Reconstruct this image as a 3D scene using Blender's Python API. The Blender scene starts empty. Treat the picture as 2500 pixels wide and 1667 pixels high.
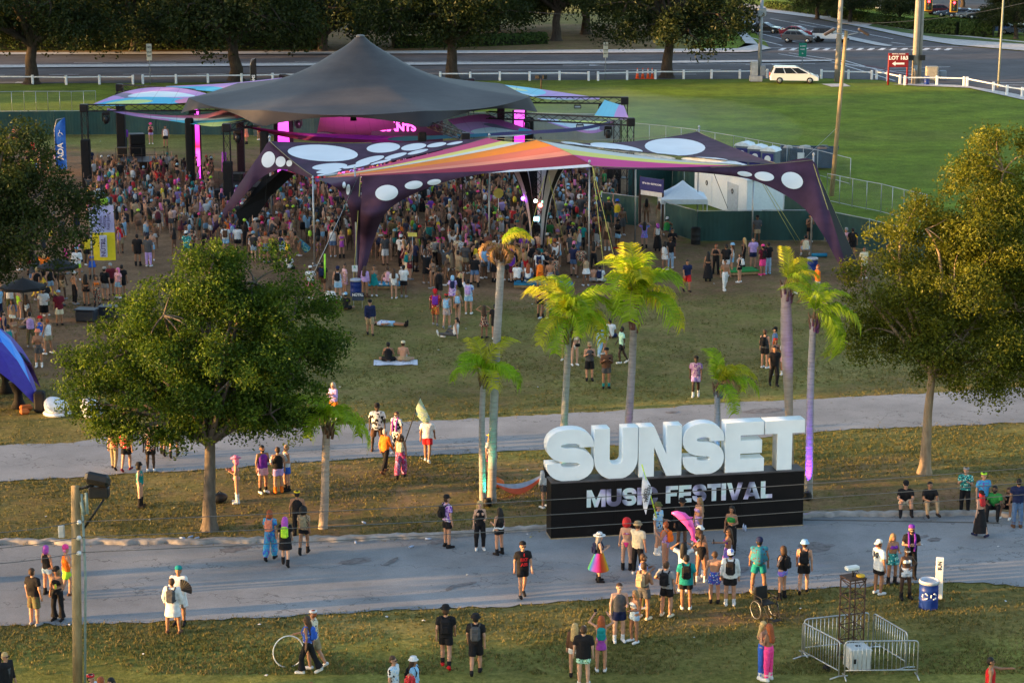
import bpy,math,random
import numpy as np
from mathutils import Vector,Matrix
random.seed(7)
RNG=np.random.default_rng(7)
scene=bpy.context.scene
C=scene.collection
rad=math.radians
# ---------------------------------------------------------------- camera, sky, sun, exposure
FPX,CX,CY,CAMH=5250.0,1250.0,833.5,22.2  # focal length in photo pixels, centre, camera height (m)
PITCH=math.atan(1163.0/FPX)
cam_data=bpy.data.cameras.new('camera')
cam=bpy.data.objects.new('camera',cam_data)
C.objects.link(cam)
cam.location=(0,0,CAMH)
cam.rotation_euler=(math.pi/2-PITCH,0,0)
cam_data.sensor_width=36.0
cam_data.lens=FPX/2500.0*36.0
cam_data.clip_start=1.0
cam_data.clip_end=3000.0
scene.camera=cam
SUN_DIR=Vector((-0.95,-0.20,0.0)).normalized()  # horizontal direction towards the sun
SUN_EL=rad(5.5)
world=bpy.data.worlds.new('World')
scene.world=world
world.use_nodes=True
wn=world.node_tree
for n in list(wn.nodes):
 wn.nodes.remove(n)
sky=wn.nodes.new('ShaderNodeTexSky')
sky.sky_type='NISHITA'
sky.sun_disc=False
sky.sun_elevation=SUN_EL
sky.sun_rotation=math.atan2(SUN_DIR.x,SUN_DIR.y)
sky.air_density=0.8
sky.dust_density=1.2
sky.ozone_density=0.9
bg=wn.nodes.new('ShaderNodeBackground')
bg.inputs['Strength'].default_value=0.15
wo=wn.nodes.new('ShaderNodeOutputWorld')
wn.links.new(sky.outputs[0],bg.inputs['Color'])
wn.links.new(bg.outputs[0],wo.inputs['Surface'])
sl=bpy.data.lights.new('sun','SUN')
sl.energy=3.4
sl.color=(1.0,0.56,0.20)
sl.angle=rad(0.6)
sun=bpy.data.objects.new('sun',sl)
C.objects.link(sun)
sd=Vector((SUN_DIR.x*math.cos(SUN_EL),SUN_DIR.y*math.cos(SUN_EL),math.sin(SUN_EL)))
sun.rotation_euler=sd.to_track_quat('Z','Y').to_euler()
scene.view_settings.view_transform='Standard'
scene.view_settings.look='None'
scene.view_settings.gamma=1.0
scene.view_settings.use_curve_mapping=False
scene.view_settings.exposure=2.3
scene.cycles.use_denoising=True
scene.cycles.max_bounces=6
scene.cycles.diffuse_bounces=3
scene.cycles.glossy_bounces=2
scene.cycles.transmission_bounces=4
scene.cycles.transparent_max_bounces=8
scene.cycles.caustics_reflective=False
scene.cycles.caustics_refractive=False
# ---------------------------------------------------------------- from photo pixels to places on the ground
SP,CP=math.sin(PITCH),math.cos(PITCH)
def pray(u,v):
 a,b=(u-CX)/FPX,(CY-v)/FPX
 return Vector((a,CP+b*SP,b*CP-SP))
def G(u,v,z=0.0):  # point at height z seen at the photo pixel
 d=pray(u,v)
 t=(z-CAMH)/d.z
 return Vector((d.x*t,d.y*t,z))
def at(u,v,Y):  # point at distance Y seen at the photo pixel
 d=pray(u,v)
 t=Y/d.y
 return Vector((d.x*t,Y,CAMH+d.z*t))
def SC(v):  # photo pixels per metre for a ground point on row v
 return CP*(v+329.5)/CAMH
def gy(v):
 return G(CX,v).y
 # ---------------------------------------------------------------- materials
MATS={}
def _new(name):
 m=bpy.data.materials.new(name)
 m.use_nodes=True
 nt=m.node_tree
 return m,nt,nt.nodes['Principled BSDF']
def srgb(h):
 h=h.lstrip('#')
 c=[int(h[i:i+2],16)/255 for i in(0,2,4)]
 return tuple((x/12.92 if x<=0.04045 else((x+0.055)/1.055)**2.4)for x in c)
def col4(c):
 if isinstance(c,str):
  c=srgb(c)
 return(c[0],c[1],c[2],1.0)
def mat(name,c,rough=0.7,metal=0.0,var=0.12,scale=6.0,bump=0.0,emit=0.0,spec=0.3,coat=0.0):
 """plain surface with a little procedural unevenness"""
 key=(name,str(c),rough,metal,var,scale,bump,emit,spec,coat)
 if key in MATS:
  return MATS[key]
 m,nt,b=_new(name)
 c=col4(c)
 b.inputs['Roughness'].default_value=rough
 b.inputs['Metallic'].default_value=metal
 b.inputs['Specular IOR Level'].default_value=spec
 if coat:
  b.inputs['Coat Weight'].default_value=coat
  b.inputs['Coat Roughness'].default_value=0.08
 if emit:
  b.inputs['Base Color'].default_value=c
  b.inputs['Emission Color'].default_value=c
  b.inputs['Emission Strength'].default_value=emit
 elif var>0:
  tc=nt.nodes.new('ShaderNodeTexCoord')
  ns=nt.nodes.new('ShaderNodeTexNoise')
  ns.inputs['Scale'].default_value=scale
  ns.inputs['Detail'].default_value=4
  nt.links.new(tc.outputs['Object'],ns.inputs['Vector'])
  mr=nt.nodes.new('ShaderNodeMapRange')
  mr.inputs['From Min'].default_value=0.3
  mr.inputs['From Max'].default_value=0.7
  mr.inputs['To Min'].default_value=1-var
  mr.inputs['To Max'].default_value=1+var
  nt.links.new(ns.outputs['Fac'],mr.inputs['Value'])
  vm=nt.nodes.new('ShaderNodeVectorMath')
  vm.operation='SCALE'
  vm.inputs[0].default_value=c[:3]
  nt.links.new(mr.outputs[0],vm.inputs['Scale'])
  nt.links.new(vm.outputs[0],b.inputs['Base Color'])
  if bump>0:
   bp=nt.nodes.new('ShaderNodeBump')
   bp.inputs['Strength'].default_value=bump
   bp.inputs['Distance'].default_value=0.02
   nt.links.new(ns.outputs['Fac'],bp.inputs['Height'])
   nt.links.new(bp.outputs[0],b.inputs['Normal'])
 else:
  b.inputs['Base Color'].default_value=c
 MATS[key]=m
 return m
def ramp(nt,fac,stops,interp='LINEAR'):
 r=nt.nodes.new('ShaderNodeValToRGB')
 r.color_ramp.interpolation=interp
 el=r.color_ramp.elements
 while len(el)<len(stops):
  el.new(0.5)
 for e,(p,c)in zip(el,stops):
  e.position=p
  e.color=col4(c)
 nt.links.new(fac,r.inputs['Fac'])
 return r.outputs['Color']
def noise(nt,vec,scale,detail=4,rough=0.55,dist=0.0):
 n=nt.nodes.new('ShaderNodeTexNoise')
 n.inputs['Scale'].default_value=scale
 n.inputs['Detail'].default_value=detail
 n.inputs['Roughness'].default_value=rough
 n.inputs['Distortion'].default_value=dist
 nt.links.new(vec,n.inputs['Vector'])
 return n.outputs['Fac']
def mix(nt,fac,a,b,mode='MIX'):
 n=nt.nodes.new('ShaderNodeMix')
 n.data_type='RGBA'
 n.blend_type=mode
 for sock,val in((n.inputs['Factor'],fac),(n.inputs[6],a),(n.inputs[7],b)):
  if isinstance(val,(int,float)):
   sock.default_value=val
  elif isinstance(val,(tuple,str)):
   sock.default_value=col4(val)
  else:
   nt.links.new(val,sock)
 return n.outputs[2]
def mth(nt,op,a,b=0.0,clamp=False):
 n=nt.nodes.new('ShaderNodeMath')
 n.operation=op
 n.use_clamp=clamp
 for i,val in enumerate((a,b)):
  if isinstance(val,(int,float)):
   n.inputs[i].default_value=val
  else:
   nt.links.new(val,n.inputs[i])
 return n.outputs[0]
def sep(nt,vec):
 s=nt.nodes.new('ShaderNodeSeparateXYZ')
 nt.links.new(vec,s.inputs[0])
 return s.outputs
def coord(nt,which='Object'):
 return nt.nodes.new('ShaderNodeTexCoord').outputs[which]
def bumpn(nt,b,h,strength=0.4,dist=0.03):
 bp=nt.nodes.new('ShaderNodeBump')
 bp.inputs['Strength'].default_value=strength
 bp.inputs['Distance'].default_value=dist
 nt.links.new(h,bp.inputs['Height'])
 nt.links.new(bp.outputs[0],b.inputs['Normal'])
 # ---------------------------------------------------------------- mesh building
class MB:
 """collects simple shapes; build() links them as one mesh object"""
 def __init__(self):
  self.v,self.f,self.mi,self.sm,self.uv=[],[],[],[],{}
  self.cur=0
 def add(self,vs,fs,smooth=False,uvs=None):
  o=len(self.v)
  self.v+=[tuple(p)for p in vs]
  for k,f in enumerate(fs):
   if uvs is not None:
    self.uv[len(self.f)]=[uvs[i]for i in f]
   self.f.append([o+i for i in f])
   self.mi.append(self.cur)
   self.sm.append(smooth)
  return self
 def box(self,c,s,rz=0.0,M=None):
  hx,hy,hz=s[0]/2,s[1]/2,s[2]/2
  cr,sr=math.cos(rz),math.sin(rz)
  vs=[]
  for z in(-hz,hz):
   for x,y in((-hx,-hy),(hx,-hy),(hx,hy),(-hx,hy)):
    p=Vector((x*cr-y*sr,x*sr+y*cr,z))
    if M is not None:
     p=M@Vector((x,y,z))
    vs.append(p+Vector(c))
  return self.add(vs,[(3,2,1,0),(4,5,6,7),(0,1,5,4),(1,2,6,5),(2,3,7,6),(3,0,4,7)])
 def bbox(self,c,s,bev=0.02,rz=0.0):
  """box with bevelled vertical and top edges"""
  hx,hy,hz=s[0]/2,s[1]/2,s[2]/2
  b=min(bev,hx*.9,hy*.9,hz*.9)
  cr,sr=math.cos(rz),math.sin(rz)
  def ring(ix,z):
   x,y=hx-ix,hy-ix
   e=max(b-ix,b*0.3)
   pts=[(-x+e,-y),(x-e,-y),(x,-y+e),(x,y-e),(x-e,y),(-x+e,y),(-x,y-e),(-x,-y+e)]
   return[(px*cr-py*sr+c[0],px*sr+py*cr+c[1],z+c[2])for px,py in pts]
  vs=ring(b,-hz)+ring(0,-hz+b)+ring(0,hz-b)+ring(b,hz)
  fs=[tuple(range(7,-1,-1)),tuple(range(24,32))]
  for r in range(3):
   for i in range(8):
    j=(i+1)%8
    fs.append((r*8+i,r*8+j,r*8+8+j,r*8+8+i))
  return self.add(vs,fs)
 def tube(self,pts,r,n=6,cap=True,smooth=True):
  pts=[Vector(p)for p in pts]
  rs=r if isinstance(r,(list,tuple))else[r]*len(pts)
  vs,fs=[],[]
  ref=None
  for i,p in enumerate(pts):
   d=(pts[min(i+1,len(pts)-1)]-pts[max(i-1,0)])
   if d.length<1e-9:
    d=Vector((0,0,1))
   d.normalize()
   if ref is None:
    ref=Vector((1,0,0))if abs(d.x)<0.9 else Vector((0,1,0))
   a=d.cross(ref)
   a.normalize()
   b=d.cross(a)
   ref=a.cross(d)
   for k in range(n):
    t=2*math.pi*(k+0.5)/n
    vs.append(p+(a*math.cos(t)+b*math.sin(t))*rs[i])
  for i in range(len(pts)-1):
   for k in range(n):
    k2=(k+1)%n
    fs.append((i*n+k,i*n+k2,i*n+n+k2,i*n+n+k))
  if cap:
   fs.append(tuple(range(n-1,-1,-1)))
   fs.append(tuple(range((len(pts)-1)*n,len(pts)*n)))
  return self.add(vs,fs,smooth)
 def bar(self,a,b,r,n=4):
  return self.tube([a,b],r,n,True,n>5)
 def lathe(self,prof,n=16,c=(0,0,0),smooth=True,M=None,a0=0.0,a1=2*math.pi):
  vs,fs=[],[]
  full=abs(a1-a0-2*math.pi)<1e-6
  nn=n if full else n+1
  for rr,z in prof:
   for k in range(nn):
    t=a0+(a1-a0)*k/n
    p=Vector((rr*math.cos(t),rr*math.sin(t),z))
    if M is not None:
     p=M@p
    vs.append(p+Vector(c))
  for i in range(len(prof)-1):
   for k in range(n):
    k2=(k+1)%nn
    fs.append((i*nn+k,i*nn+k2,i*nn+nn+k2,i*nn+nn+k))
  if full:
   if prof[0][0]>1e-6:
    fs.append(tuple(range(nn-1,-1,-1)))
   if prof[-1][0]>1e-6:
    fs.append(tuple(range((len(prof)-1)*nn,len(prof)*nn)))
  return self.add(vs,fs,smooth)
 def prism(self,poly,h0,h1,M=None):
  """polygon (x,y) extruded along z"""
  n=len(poly)
  vs=[Vector((x,y,h0))for x,y in poly]+[Vector((x,y,h1))for x,y in poly]
  if M is not None:
   vs=[M@p for p in vs]
  fs=[tuple(range(n-1,-1,-1)),tuple(range(n,2*n))]
  fs+=[(i,(i+1)%n,n+(i+1)%n,n+i)for i in range(n)]
  return self.add(vs,fs)
 def ball(self,c,r,nu=10,nv=6):
  r=r if isinstance(r,(tuple,list))else(r,r,r)
  vs=[(c[0],c[1],c[2]-r[2])]
  for j in range(1,nv):
   p=math.pi*j/nv-math.pi/2
   for i in range(nu):
    t=2*math.pi*i/nu
    vs.append((c[0]+r[0]*math.cos(p)*math.cos(t),c[1]+r[1]*math.cos(p)*math.sin(t),c[2]+r[2]*math.sin(p)))
  vs.append((c[0],c[1],c[2]+r[2]))
  fs=[(0,1+(i+1)%nu,1+i)for i in range(nu)]
  for j in range(nv-2):
   for i in range(nu):
    a,b=1+j*nu+i,1+j*nu+(i+1)%nu
    fs.append((a,b,b+nu,a+nu))
  o=1+(nv-2)*nu
  fs+=[(o+i,o+(i+1)%nu,len(vs)-1)for i in range(nu)]
  return self.add(vs,fs,True)
 def grid(self,P,smooth=True,uv=True,thick=0.0):
  """P[i][j] points; uv=(j,i); thick > 0 gives the sheet a second side"""
  ni,nj=len(P),len(P[0])
  def sheet(off,flip):
   vs=[Vector(P[i][j])+off for i in range(ni)for j in range(nj)]
   uvs=[(j/(nj-1),i/(ni-1))for i in range(ni)for j in range(nj)]
   fs=[]
   for i in range(ni-1):
    for j in range(nj-1):
     f=(i*nj+j,i*nj+j+1,i*nj+nj+j+1,i*nj+nj+j)
     fs.append(f[::-1]if flip else f)
   self.add(vs,fs,smooth,uvs if uv else None)
  sheet(Vector((0,0,0)),False)
  if thick:
   a=Vector(P[0][nj-1])-Vector(P[0][0])
   b=Vector(P[ni-1][0])-Vector(P[0][0])
   n=a.cross(b)
   n=n.normalized()if n.length>1e-9 else Vector((0,0,1))
   sheet(-n*thick,True)
  return self
 def mesh(self,name,mats):
  me=bpy.data.meshes.new(name)
  me.from_pydata(self.v,[],self.f)
  for m in(mats if isinstance(mats,(list,tuple))else[mats]):
   me.materials.append(m)
  me.polygons.foreach_set('material_index',self.mi)
  me.polygons.foreach_set('use_smooth',self.sm)
  if self.uv:
   ul=me.uv_layers.new(name='UVMap')
   for fi,uvs in self.uv.items():
    ls=me.polygons[fi].loop_start
    for k,q in enumerate(uvs):
     ul.data[ls+k].uv=q
  me.update()
  return me
 def build(self,name,mats,parent=None,loc=None,rz=0.0):
  return link(name,self.mesh(name,mats),parent,loc,rz)
def link(name,data,parent=None,loc=None,rz=0.0):
 o=bpy.data.objects.new(name,data)
 C.objects.link(o)
 if parent is not None:
  o.parent=parent
 if loc is not None:
  o.location=loc
 if rz:
  o.rotation_euler=(0,0,rz)
 return o
def empty(name,loc=(0,0,0),rz=0.0):
 o=link(name,None,None,loc,rz)
 o.empty_display_size=0.2
 return o
USED_LABELS={}
def tag(o,label=None,cat=None,group=None,kind=None):
 if label:
  o['label']=label
  USED_LABELS[label]=USED_LABELS.get(label,0)+1
 if cat:
  o['category']=cat
 if group:
  o['group']=group
 if kind:
  o['kind']=kind
 return o
def thing(name,label,cat,loc=(0,0,0),rz=0.0,group=None):
 return tag(empty(name,loc,rz),label,cat,group)
def copy_tree(o,parent=None):
 c=o.copy()
 C.objects.link(c)
 c.parent=parent
 for ch in o.children:
  copy_tree(ch,c)
 return c
def raw_mesh(name,V,Fq,mats,smooth=True,mi=None,colors=None):
 """fast mesh from numpy quads/tris (all the same size)"""
 me=bpy.data.meshes.new(name)
 k=Fq.shape[1]
 me.vertices.add(len(V))
 me.vertices.foreach_set('co',np.ascontiguousarray(V,dtype=np.float32).ravel())
 me.loops.add(Fq.size)
 me.loops.foreach_set('vertex_index',np.ascontiguousarray(Fq,dtype=np.int32).ravel())
 me.polygons.add(len(Fq))
 me.polygons.foreach_set('loop_start',np.arange(0,Fq.size,k,dtype=np.int32))
 try:
  me.polygons.foreach_set('loop_total',np.full(len(Fq),k,dtype=np.int32))
 except Exception:
  pass
 for m in mats:
  me.materials.append(m)
 if mi is not None:
  me.polygons.foreach_set('material_index',np.asarray(mi,dtype=np.int32))
 me.polygons.foreach_set('use_smooth',np.full(len(Fq),smooth))
 if colors is not None:
  ca=me.color_attributes.new('col','FLOAT_COLOR','POINT')
  cc=np.ones((len(V),4),dtype=np.float32)
  cc[:,:3]=colors
  ca.data.foreach_set('color',cc.ravel())
 me.update(calc_edges=True)
 return me
def text_mesh(txt,size,depth=0.01,bold=0.0,align='CENTER',name='lettering',spacing=1.0):
 cu=bpy.data.curves.new(name,'FONT')
 cu.body=txt
 cu.size=size
 cu.extrude=depth/2
 cu.offset=bold
 cu.resolution_u=3
 cu.align_x=align
 cu.align_y='CENTER'
 cu.space_character=spacing
 o=bpy.data.objects.new(name,cu)
 C.objects.link(o)
 dg=bpy.context.evaluated_depsgraph_get()
 me=bpy.data.meshes.new_from_object(o.evaluated_get(dg))
 bpy.data.objects.remove(o)
 bpy.data.curves.remove(cu)
 me.name=name
 return me
def text_obj(txt,size,m,M,parent=None,depth=0.01,bold=0.0,name='lettering',align='CENTER',spacing=1.0):
 """flat lettering; M places the text plane (x right, y up, z out) in the world or in the parent's space"""
 me=text_mesh(txt,size,depth,bold,align,name,spacing)
 me.materials.clear()
 me.materials.append(m)
 me.transform(M)
 return link(name,me,parent)
def frame_M(origin,right,upv):
 r=Vector(right).normalized()
 u=Vector(upv).normalized()
 n=r.cross(u).normalized()
 u=n.cross(r)
 return Matrix(((r.x,u.x,n.x,origin[0]),(r.y,u.y,n.y,origin[1]),(r.z,u.z,n.z,origin[2]),(0,0,0,1)))
UPV=Vector((0,0,1))
# ================================================================ the setting: ground, paths, roads
def smooth01(x,a,b):
 t=np.clip((x-a)/(b-a),0,1)
 return t*t*(3-2*t)
def vnoise(x,y,scale,seed):
 r=np.random.default_rng(seed)
 T=r.random((128,128))
 fx,fy=x/scale,y/scale
 ix,iy=np.floor(fx).astype(int),np.floor(fy).astype(int)
 tx,ty=fx-ix,fy-iy
 tx,ty=tx*tx*(3-2*tx),ty*ty*(3-2*ty)
 g=lambda a,b:T[a%128,b%128]
 return(g(ix,iy)*(1-tx)+g(ix+1,iy)*tx)*(1-ty)+(g(ix,iy+1)*(1-tx)+g(ix+1,iy+1)*tx)*ty
def fbm(x,y,scale,seed,oct=4):
 s,a,w=0,1,0
 for i in range(oct):
  s=s+a*vnoise(x,y,scale/2**i,seed+i)
  w+=a
  a*=0.55
 return s/w
def ground_material():
 m,nt,b=_new('lawn')
 at_=nt.nodes.new('ShaderNodeVertexColor')
 at_.layer_name='col'
 zs=nt.nodes.new('ShaderNodeSeparateColor')
 nt.links.new(at_.outputs['Color'],zs.inputs[0])
 dirt,green,dry=zs.outputs[0],zs.outputs[1],zs.outputs[2]
 P=coord(nt)
 n1=noise(nt,P,0.9,6,0.65)
 n2=noise(nt,P,5.0,5,0.7)
 n3=noise(nt,P,26.0,3,0.7)
 n4=noise(nt,P,0.22,4,0.6)
 olive=ramp(nt,n2,[(0.25,(0.076,0.074,0.015)),(0.5,(0.182,0.170,0.046)),(0.78,(0.31,0.265,0.094))])
 gr=ramp(nt,n2,[(0.25,(0.062,0.098,0.009)),(0.5,(0.122,0.176,0.015)),(0.8,(0.195,0.235,0.026))])
 base=mix(nt,green,olive,gr)
 straw=ramp(nt,n2,[(0.25,(0.095,0.064,0.026)),(0.55,(0.180,0.124,0.050)),(0.85,(0.26,0.19,0.088))])
 f1=mth(nt,'MULTIPLY_ADD',n1,2.2)
 nt.nodes[-1].inputs[2].default_value=-0.75
 dryf=mth(nt,'MULTIPLY',dry,mth(nt,'ADD',f1,0.25,True),True)
 base=mix(nt,dryf,base,straw)
 soil=ramp(nt,n2,[(0.2,(0.110,0.062,0.032)),(0.5,(0.195,0.115,0.062)),(0.85,(0.280,0.180,0.108))])
 f2=mth(nt,'ADD',mth(nt,'MULTIPLY',dirt,1.5),mth(nt,'MULTIPLY',mth(nt,'SUBTRACT',n1,0.62),2.4),True)
 dirtf=mth(nt,'MULTIPLY',f2,mth(nt,'MULTIPLY',dirt,1.6,True))
 base=mix(nt,dirtf,base,soil)
 grain=mth(nt,'MULTIPLY_ADD',n3,1.3)
 nt.nodes[-1].inputs[2].default_value=0.35
 base=mix(nt,1.0,base,(1,1,1),'MULTIPLY')
 vm=nt.nodes.new('ShaderNodeVectorMath')
 vm.operation='SCALE'
 nt.links.new(base,vm.inputs[0])
 g2=mth(nt,'MULTIPLY',mth(nt,'MULTIPLY',grain,mth(nt,'ADD',mth(nt,'MULTIPLY',n1,1.1),.45)),mth(nt,'ADD',mth(nt,'MULTIPLY',n4,1.5),0.22))
 nt.links.new(g2,vm.inputs['Scale'])
 nt.links.new(vm.outputs[0],b.inputs['Base Color'])
 b.inputs['Roughness'].default_value=0.95
 b.inputs['Specular IOR Level'].default_value=0.1
 h=mth(nt,'ADD',mth(nt,'MULTIPLY',n3,0.5),n2)
 bumpn(nt,b,h,0.7,0.09)
 return m
def project(x,y,z=0.0):
 dz=z-CAMH
 dep=y*CP-dz*SP
 return CX+FPX*x/dep,CY-FPX*(y*SP+dz*CP)/dep
def build_ground():
 xs=np.concatenate([[-1500,-500,-200,-120],np.arange(-90,90.1,0.75),[120,200,500,1500]])
 ys=np.concatenate([[-600,-100,0,30,45],np.arange(55,130,0.7),np.arange(130,260,1.6),np.arange(260,460,6),[520,700,1100,2000]])
 X,Y=np.meshgrid(xs,ys)
 x,y=X.ravel(),Y.ravel()
 u,v=project(x,np.maximum(y,40.0))
 n=fbm(x,y,9.0,3)
 n2=fbm(x+50,y,24.0,11)
 jit=(n-0.5)*90
 vv,uu=v+jit,u+jit*2
 # trampled soil round the stage, under the canopy and along the left side
 dirt=smooth01(vv,330,400)*(1-smooth01(vv,690,800))*(1-smooth01(uu,1560,1760))
 dirt=np.maximum(dirt,smooth01(vv,330,380)*(1-smooth01(vv,880,960))*(1-smooth01(uu,330,520)))
 dirt=np.maximum(dirt,0.75*smooth01(vv,560,600)*(1-smooth01(vv,700,790))*(1-smooth01(uu,2050,2300)))
 dirt=np.maximum(dirt,0.36*smooth01(vv,700,760)*(1-smooth01(vv,1010,1060)))
 dirt=np.maximum(dirt,0.55*smooth01(vv,1085,1120)*(1-smooth01(vv,1330,1345))*smooth01(n2,0.35,0.6))
 dirt=np.maximum(dirt,0.9*np.exp(-((uu-2330)/330)**2-((v-1222)/40)**2))
 dirt=np.maximum(dirt,0.5*smooth01(vv,1400,1440)*(1-smooth01(vv,1500,1640))*smooth01(n,0.42,0.6))
 dirt=np.maximum(dirt,0.75*np.exp(-((uu-1780)/330)**2-((v-1505)/26)**2))
 dirt=np.maximum(dirt,0.6*np.exp(-((uu-1500)/350)**2-((v-1535)/22)**2))
 dirt=np.maximum(dirt,0.7*(v<134)*(v>60)*(u<1600))
 green=(1-smooth01(vv,520,640))*smooth01(uu,1380,1560)*(v>190)
 green=np.maximum(green,0.85*(v<300)*(v>190))
 green=np.maximum(green,1.0*(v<190)*(u>1700))
 green=np.maximum(green,0.22*smooth01(n2,0.45,0.65))
 green=np.maximum(green,0.25*smooth01(vv,1500,1600))
 dry=0.75*smooth01(n,0.36,0.60)*(1-green)+0.30*smooth01(n2,0.5,0.7)*(1-green)
 dry=np.maximum(dry,0.9*smooth01(vv,1085,1150)*(1-smooth01(vv,1330,1350))*(1-0.6*smooth01(uu,1300,1900)*(1-smooth01(vv,1140,1200))))
 dry=np.maximum(dry,0.6*smooth01(vv,1410,1430)*(1-smooth01(vv,1520,1560)))
 dry=np.maximum(dry,0.30*smooth01(n,0.48,0.66)*(v<600))
 z=(n2-0.5)*0.016
 z=np.where((y<55)|(y>250),0,z)-0.012
 V=np.stack([x,y,z],1)
 ny,nx=X.shape
 i=(np.arange(ny-1)[:,None]*nx+np.arange(nx-1)[None,:]).ravel()
 Fq=np.stack([i,i+1,i+nx+1,i+nx],1)
 me=raw_mesh('ground',V,Fq,[ground_material()],True,None,np.clip(np.stack([dirt,green,dry],1),0,1))
 o=link('ground',me)
 tag(o,kind='structure')
 return o
build_ground()
def asphalt(name,c0,c1,c2,crack=1.0,tint=None):
 m,nt,b=_new(name)
 P=coord(nt)
 n1=noise(nt,P,0.25,5,0.6)
 n2=noise(nt,P,2.2,6,0.7,0.4)
 n3=noise(nt,P,40.0,2,0.8)
 c=ramp(nt,n1,[(0.3,c0),(0.5,c1),(0.7,c2)])
 c=mix(nt,mth(nt,'MULTIPLY',mth(nt,'SUBTRACT',n2,0.55),1.6,True),c,tuple(k*0.55 for k in c0))
 vm=nt.nodes.new('ShaderNodeVectorMath')
 vm.operation='SCALE'
 nt.links.new(c,vm.inputs[0])
 nt.links.new(mth(nt,'MULTIPLY_ADD',n3,1.1),vm.inputs['Scale'])
 nt.nodes[-1].inputs[2].default_value=0.45
 # long worn cracks
 mp=nt.nodes.new('ShaderNodeMapping')
 mp.inputs['Scale'].default_value=(0.10,0.34,1)
 nt.links.new(P,mp.inputs['Vector'])
 vo=nt.nodes.new('ShaderNodeTexVoronoi')
 vo.feature='DISTANCE_TO_EDGE'
 vo.inputs['Scale'].default_value=1.0
 dn=nt.nodes.new('ShaderNodeTexNoise')
 dn.inputs['Scale'].default_value=1.3
 dn.inputs['Detail'].default_value=5
 nt.links.new(P,dn.inputs['Vector'])
 av=nt.nodes.new('ShaderNodeVectorMath')
 av.operation='MULTIPLY_ADD'
 nt.links.new(dn.outputs['Color'],av.inputs[0])
 av.inputs[1].default_value=(0.5,0.5,0.5)
 nt.links.new(mp.outputs[0],av.inputs[2])
 nt.links.new(av.outputs[0],vo.inputs['Vector'])
 ck=mth(nt,'LESS_THAN',vo.outputs['Distance'],0.006*crack)
 fin=mix(nt,mth(nt,'MULTIPLY',ck,0.55),vm.outputs[0],tuple(k*0.35 for k in c0))
 nt.links.new(fin,b.inputs['Base Color'])
 b.inputs['Roughness'].default_value=0.9
 b.inputs['Specular IOR Level'].default_value=0.2
 bumpn(nt,b,n3,0.35,0.01)
 return m
M_PATH=asphalt('worn_asphalt',(0.175,0.178,0.185),(0.235,0.238,0.246),(0.30,0.302,0.31),0.9)
M_ROAD=asphalt('road_asphalt',(0.066,0.060,0.062),(0.088,0.080,0.083),(0.115,0.105,0.108),0.5)
M_CONC=mat('concrete',(0.42,0.41,0.40),0.9,var=0.22,scale=2.5,bump=0.3)
M_KERB=mat('kerb_stone',(0.30,0.27,0.25),0.95,var=0.35,scale=3.0,bump=0.6)
M_LINE=mat('road_paint',(0.62,0.62,0.62),0.8,var=0.35,scale=1.5)
M_YLINE=mat('road_paint_yellow',(0.55,0.36,0.05),0.8,var=0.25,scale=1.5)
def densify(pts,step=1.2,wob=0.0,seed=0):
 out=[]
 r=random.Random(seed)
 for a,b in zip(pts[:-1],pts[1:]):
  a,b=Vector(a),Vector(b)
  n=max(1,int((b-a).length/step))
  for k in range(n):
   p=a.lerp(b,k/n)
   out.append(p+Vector((r.uniform(-wob,wob),r.uniform(-wob,wob),0)))
 out.append(Vector(pts[-1]))
 return out
def resample(pts,n):
 pts=[Vector(p)for p in pts]
 d=[0]
 for a,b in zip(pts[:-1],pts[1:]):
  d.append(d[-1]+(b-a).length)
 out=[]
 for k in range(n):
  t=d[-1]*k/(n-1)
  i=0
  while i<len(d)-2 and d[i+1]<t:
   i+=1
  f=(t-d[i])/max(1e-9,d[i+1]-d[i])
  out.append(pts[i].lerp(pts[i+1],min(1,f)))
 return out
def smooth_line(px,z=0.0,n=60,wob=0.0,seed=0):
 pts=[G(u,v,0.0)for u,v in px]
 pts=resample(pts,n)
 for _ in range(3):
  pts=[pts[0]]+[(pts[i-1]+pts[i]*2+pts[i+1])/4 for i in range(1,n-1)]+[pts[-1]]
 r=random.Random(seed)
 w=0.0
 out=[]
 for p in pts:
  w=w*0.6+r.uniform(-wob,wob)
  out.append(Vector((p.x,p.y+w,z)))
 return out
def strip(name,top,bot,m,z,kind='structure',n=220,wob=0.10,seed=1):
 A=smooth_line(top,z,n,wob,seed)
 B=smooth_line(bot,z,n,wob,seed+1)
 rows=[[A[i].lerp(B[i],k/6)for i in range(n)]for k in range(7)]
 mb=MB()
 mb.grid(rows[::-1],True,False)
 o=mb.build(name,m)
 tag(o,kind=kind)
 return A,B
U_TOP=[(-260,1092),(0,1086),(190,1080),(253,1068),(500,1052),(883,1035),(1011,1029),(1300,1014),(1548,1001),(1757,985),(1943,977),(2068,970),(2241,963),(2500,944),(2700,925)]
U_BOT=[(-260,1185),(0,1176),(256,1160),(491,1147),(713,1129),(913,1119),(1062,1110),(1300,1098),(1600,1082),(1934,1062),(2086,1048),(2211,1044),(2500,1031),(2700,1022)]
L_TOP=[(-260,1332),(0,1330),(298,1329),(489,1326),(700,1325),(898,1320),(1047,1314),(1166,1306),(1300,1297),(1500,1290),(1760,1278),(1961,1264),(2187,1261),(2381,1260),(2500,1264),(2750,1275)]
L_BOT=[(-260,1538),(0,1528),(203,1523),(417,1516),(700,1504),(898,1492),(1047,1486),(1300,1475),(1450,1465),(1587,1456),(1706,1450),(1825,1444),(2053,1435),(2184,1424),(2288,1421),(2500,1431),(2750,1450)]
strip('path',U_TOP,U_BOT,M_PATH,0.012,seed=5)
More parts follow.
